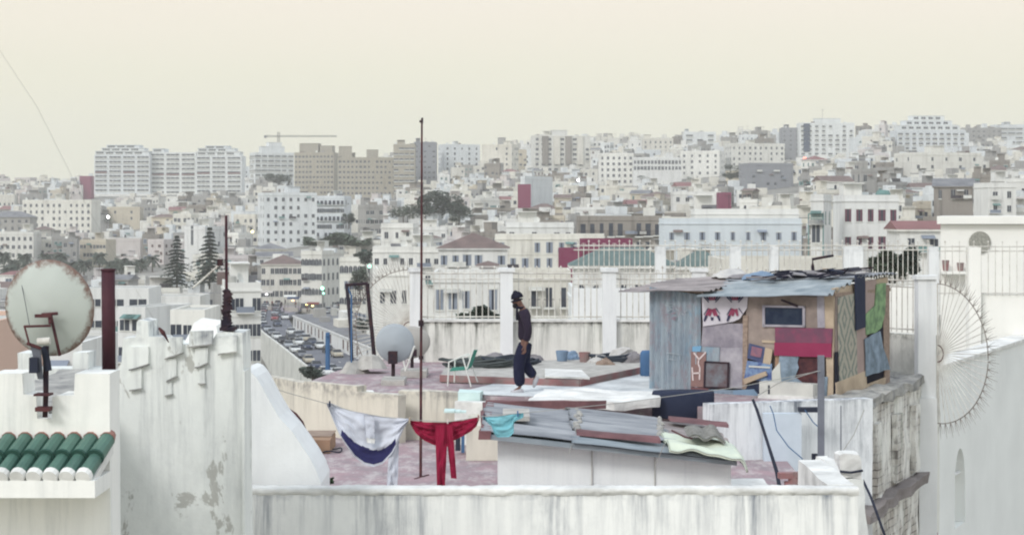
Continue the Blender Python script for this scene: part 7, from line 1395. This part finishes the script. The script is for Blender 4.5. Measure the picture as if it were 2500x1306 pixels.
clothes('trousers', ['tp', 'pel', 'hpL', 'thL', 'knL', 'scL', 'hmL', 'hpR', 'thR', 'knR', 'scR', 'hmR'], [('tp', 'pel'), ('pel', 'hpL'), ('hpL', 'thL'), ('thL', 'knL'), ('knL', 'scL'), ('scL', 'hmL'), ('pel', 'hpR'), ('hpR', 'thR'), ('thR', 'knR'), ('knR', 'scR'), ('scR', 'hmR')], .03, 'man_trousers', J3)
def mpart(mb_, name, mat): return part(mb_, name, mat, man, smooth=True)
def ellip(c3, rx, ry, rz2, tilt=0.0, n_=18, cut=-1.0):
    prof = [(math.cos(a), math.sin(a)) for a in [(-math.pi / 2 + math.pi * j / 12) for j in range(13)] if math.sin(a) >= cut]; prof = [(0, prof[0][1])] + prof if cut > -1 else prof
    return MB().lathe(prof, n_, 0, Matrix.Translation(c3) @ Matrix.Rotation(tilt, 4, 'Y') @ Matrix.Diagonal((rx, ry, rz2, 1)))
cap = ellip(m3(1263, 728), .112, .098, .125, -.25, cut=-.15); tipc = ellip(m3(1258, 714.5), .045, .045, .04, -.2); cap.v += tipc.v; o_ = len(cap.v) - len(tipc.v); cap.f += [tuple(i + o_ for i in f) for f in tipc.f]; cap.m += tipc.m
bn_ = mpart(cap, 'beanie', 'man_cap'); bc_ = mpart(ellip(m3(1262, 733), .113, .101, .022, -.25), 'beanie_cuff', 'man_cap'); bc_.parent = bn_; bc_.matrix_local = Matrix.Identity(4)
mpart(ellip(m3(1258.5, 746), .055, .058, .05, -.4), 'beard', 'man_hair'); mpart(ellip(m3(1252.5, 739.5), .016, .012, .018, .5, 10), 'nose', 'man_skin'); mpart(ellip(m3(1266.5, 739, -.085), .018, .010, .028, 0, 10), 'ear', 'man_skin'); mpart(ellip(m3(1254.5, 736.5, -.045), .009, .008, .006, 0, 8), 'eye', 'man_hair')
mpart(MB().tube([m3(1263, 748, -.10), m3(1262, 757, -.11), m3(1262, 775, -.12), m3(1262, 781, -.12)], [.018, .02, .022, .018], 8), 'scarf_end', 'man_cap'); mpart(MB().tube([m3(1271 + 7.5 * math.cos(a), 749 + 2 * math.sin(a), -.075 * math.sin(a)) for a in [j * 6.283 / 12 for j in range(13)]], .022, 7), 'scarf', 'man_cap')
for nm, toe, heel, d_ in (('L', (1248, 955), (1276, 953), -.10), ('R', (1303, 945), (1311, 921), .09)):
    a, b_ = m3(*toe, d_), m3(*heel, d_); mpart(MB().tube([b_ + (b_ - a) * .08, b_, b_.lerp(a, .4), b_.lerp(a, .8), a + (a - b_) * .05], [.022, .043, .045, .036, .018], 10), 'shoe', 'man_shoe')
solo(MB().box(0, .01, 0, .01, 0, .01), 'x', 'void', 'x', 'x') if False else None
# ------------------------------------------------------------------ the air
hm = bpy.data.materials.new('haze'); hm.use_nodes = True; t = hm.node_tree; t.nodes.clear()
o_ = t.nodes.new('ShaderNodeOutputMaterial'); v_ = t.nodes.new('ShaderNodeVolumePrincipled'); t.links.new(v_.outputs[0], o_.inputs['Volume'])
v_.inputs['Color'].default_value = (0.96, 0.95, 0.91, 1); v_.inputs['Density'].default_value = 0.00025; v_.inputs['Anisotropy'].default_value = 0.1
MATS['haze'] = hm
hz = tag(link('haze', MB().box(-790, 790, -60, 1990, -60, 95).mesh('haze', ['haze'])), kind='stuff')
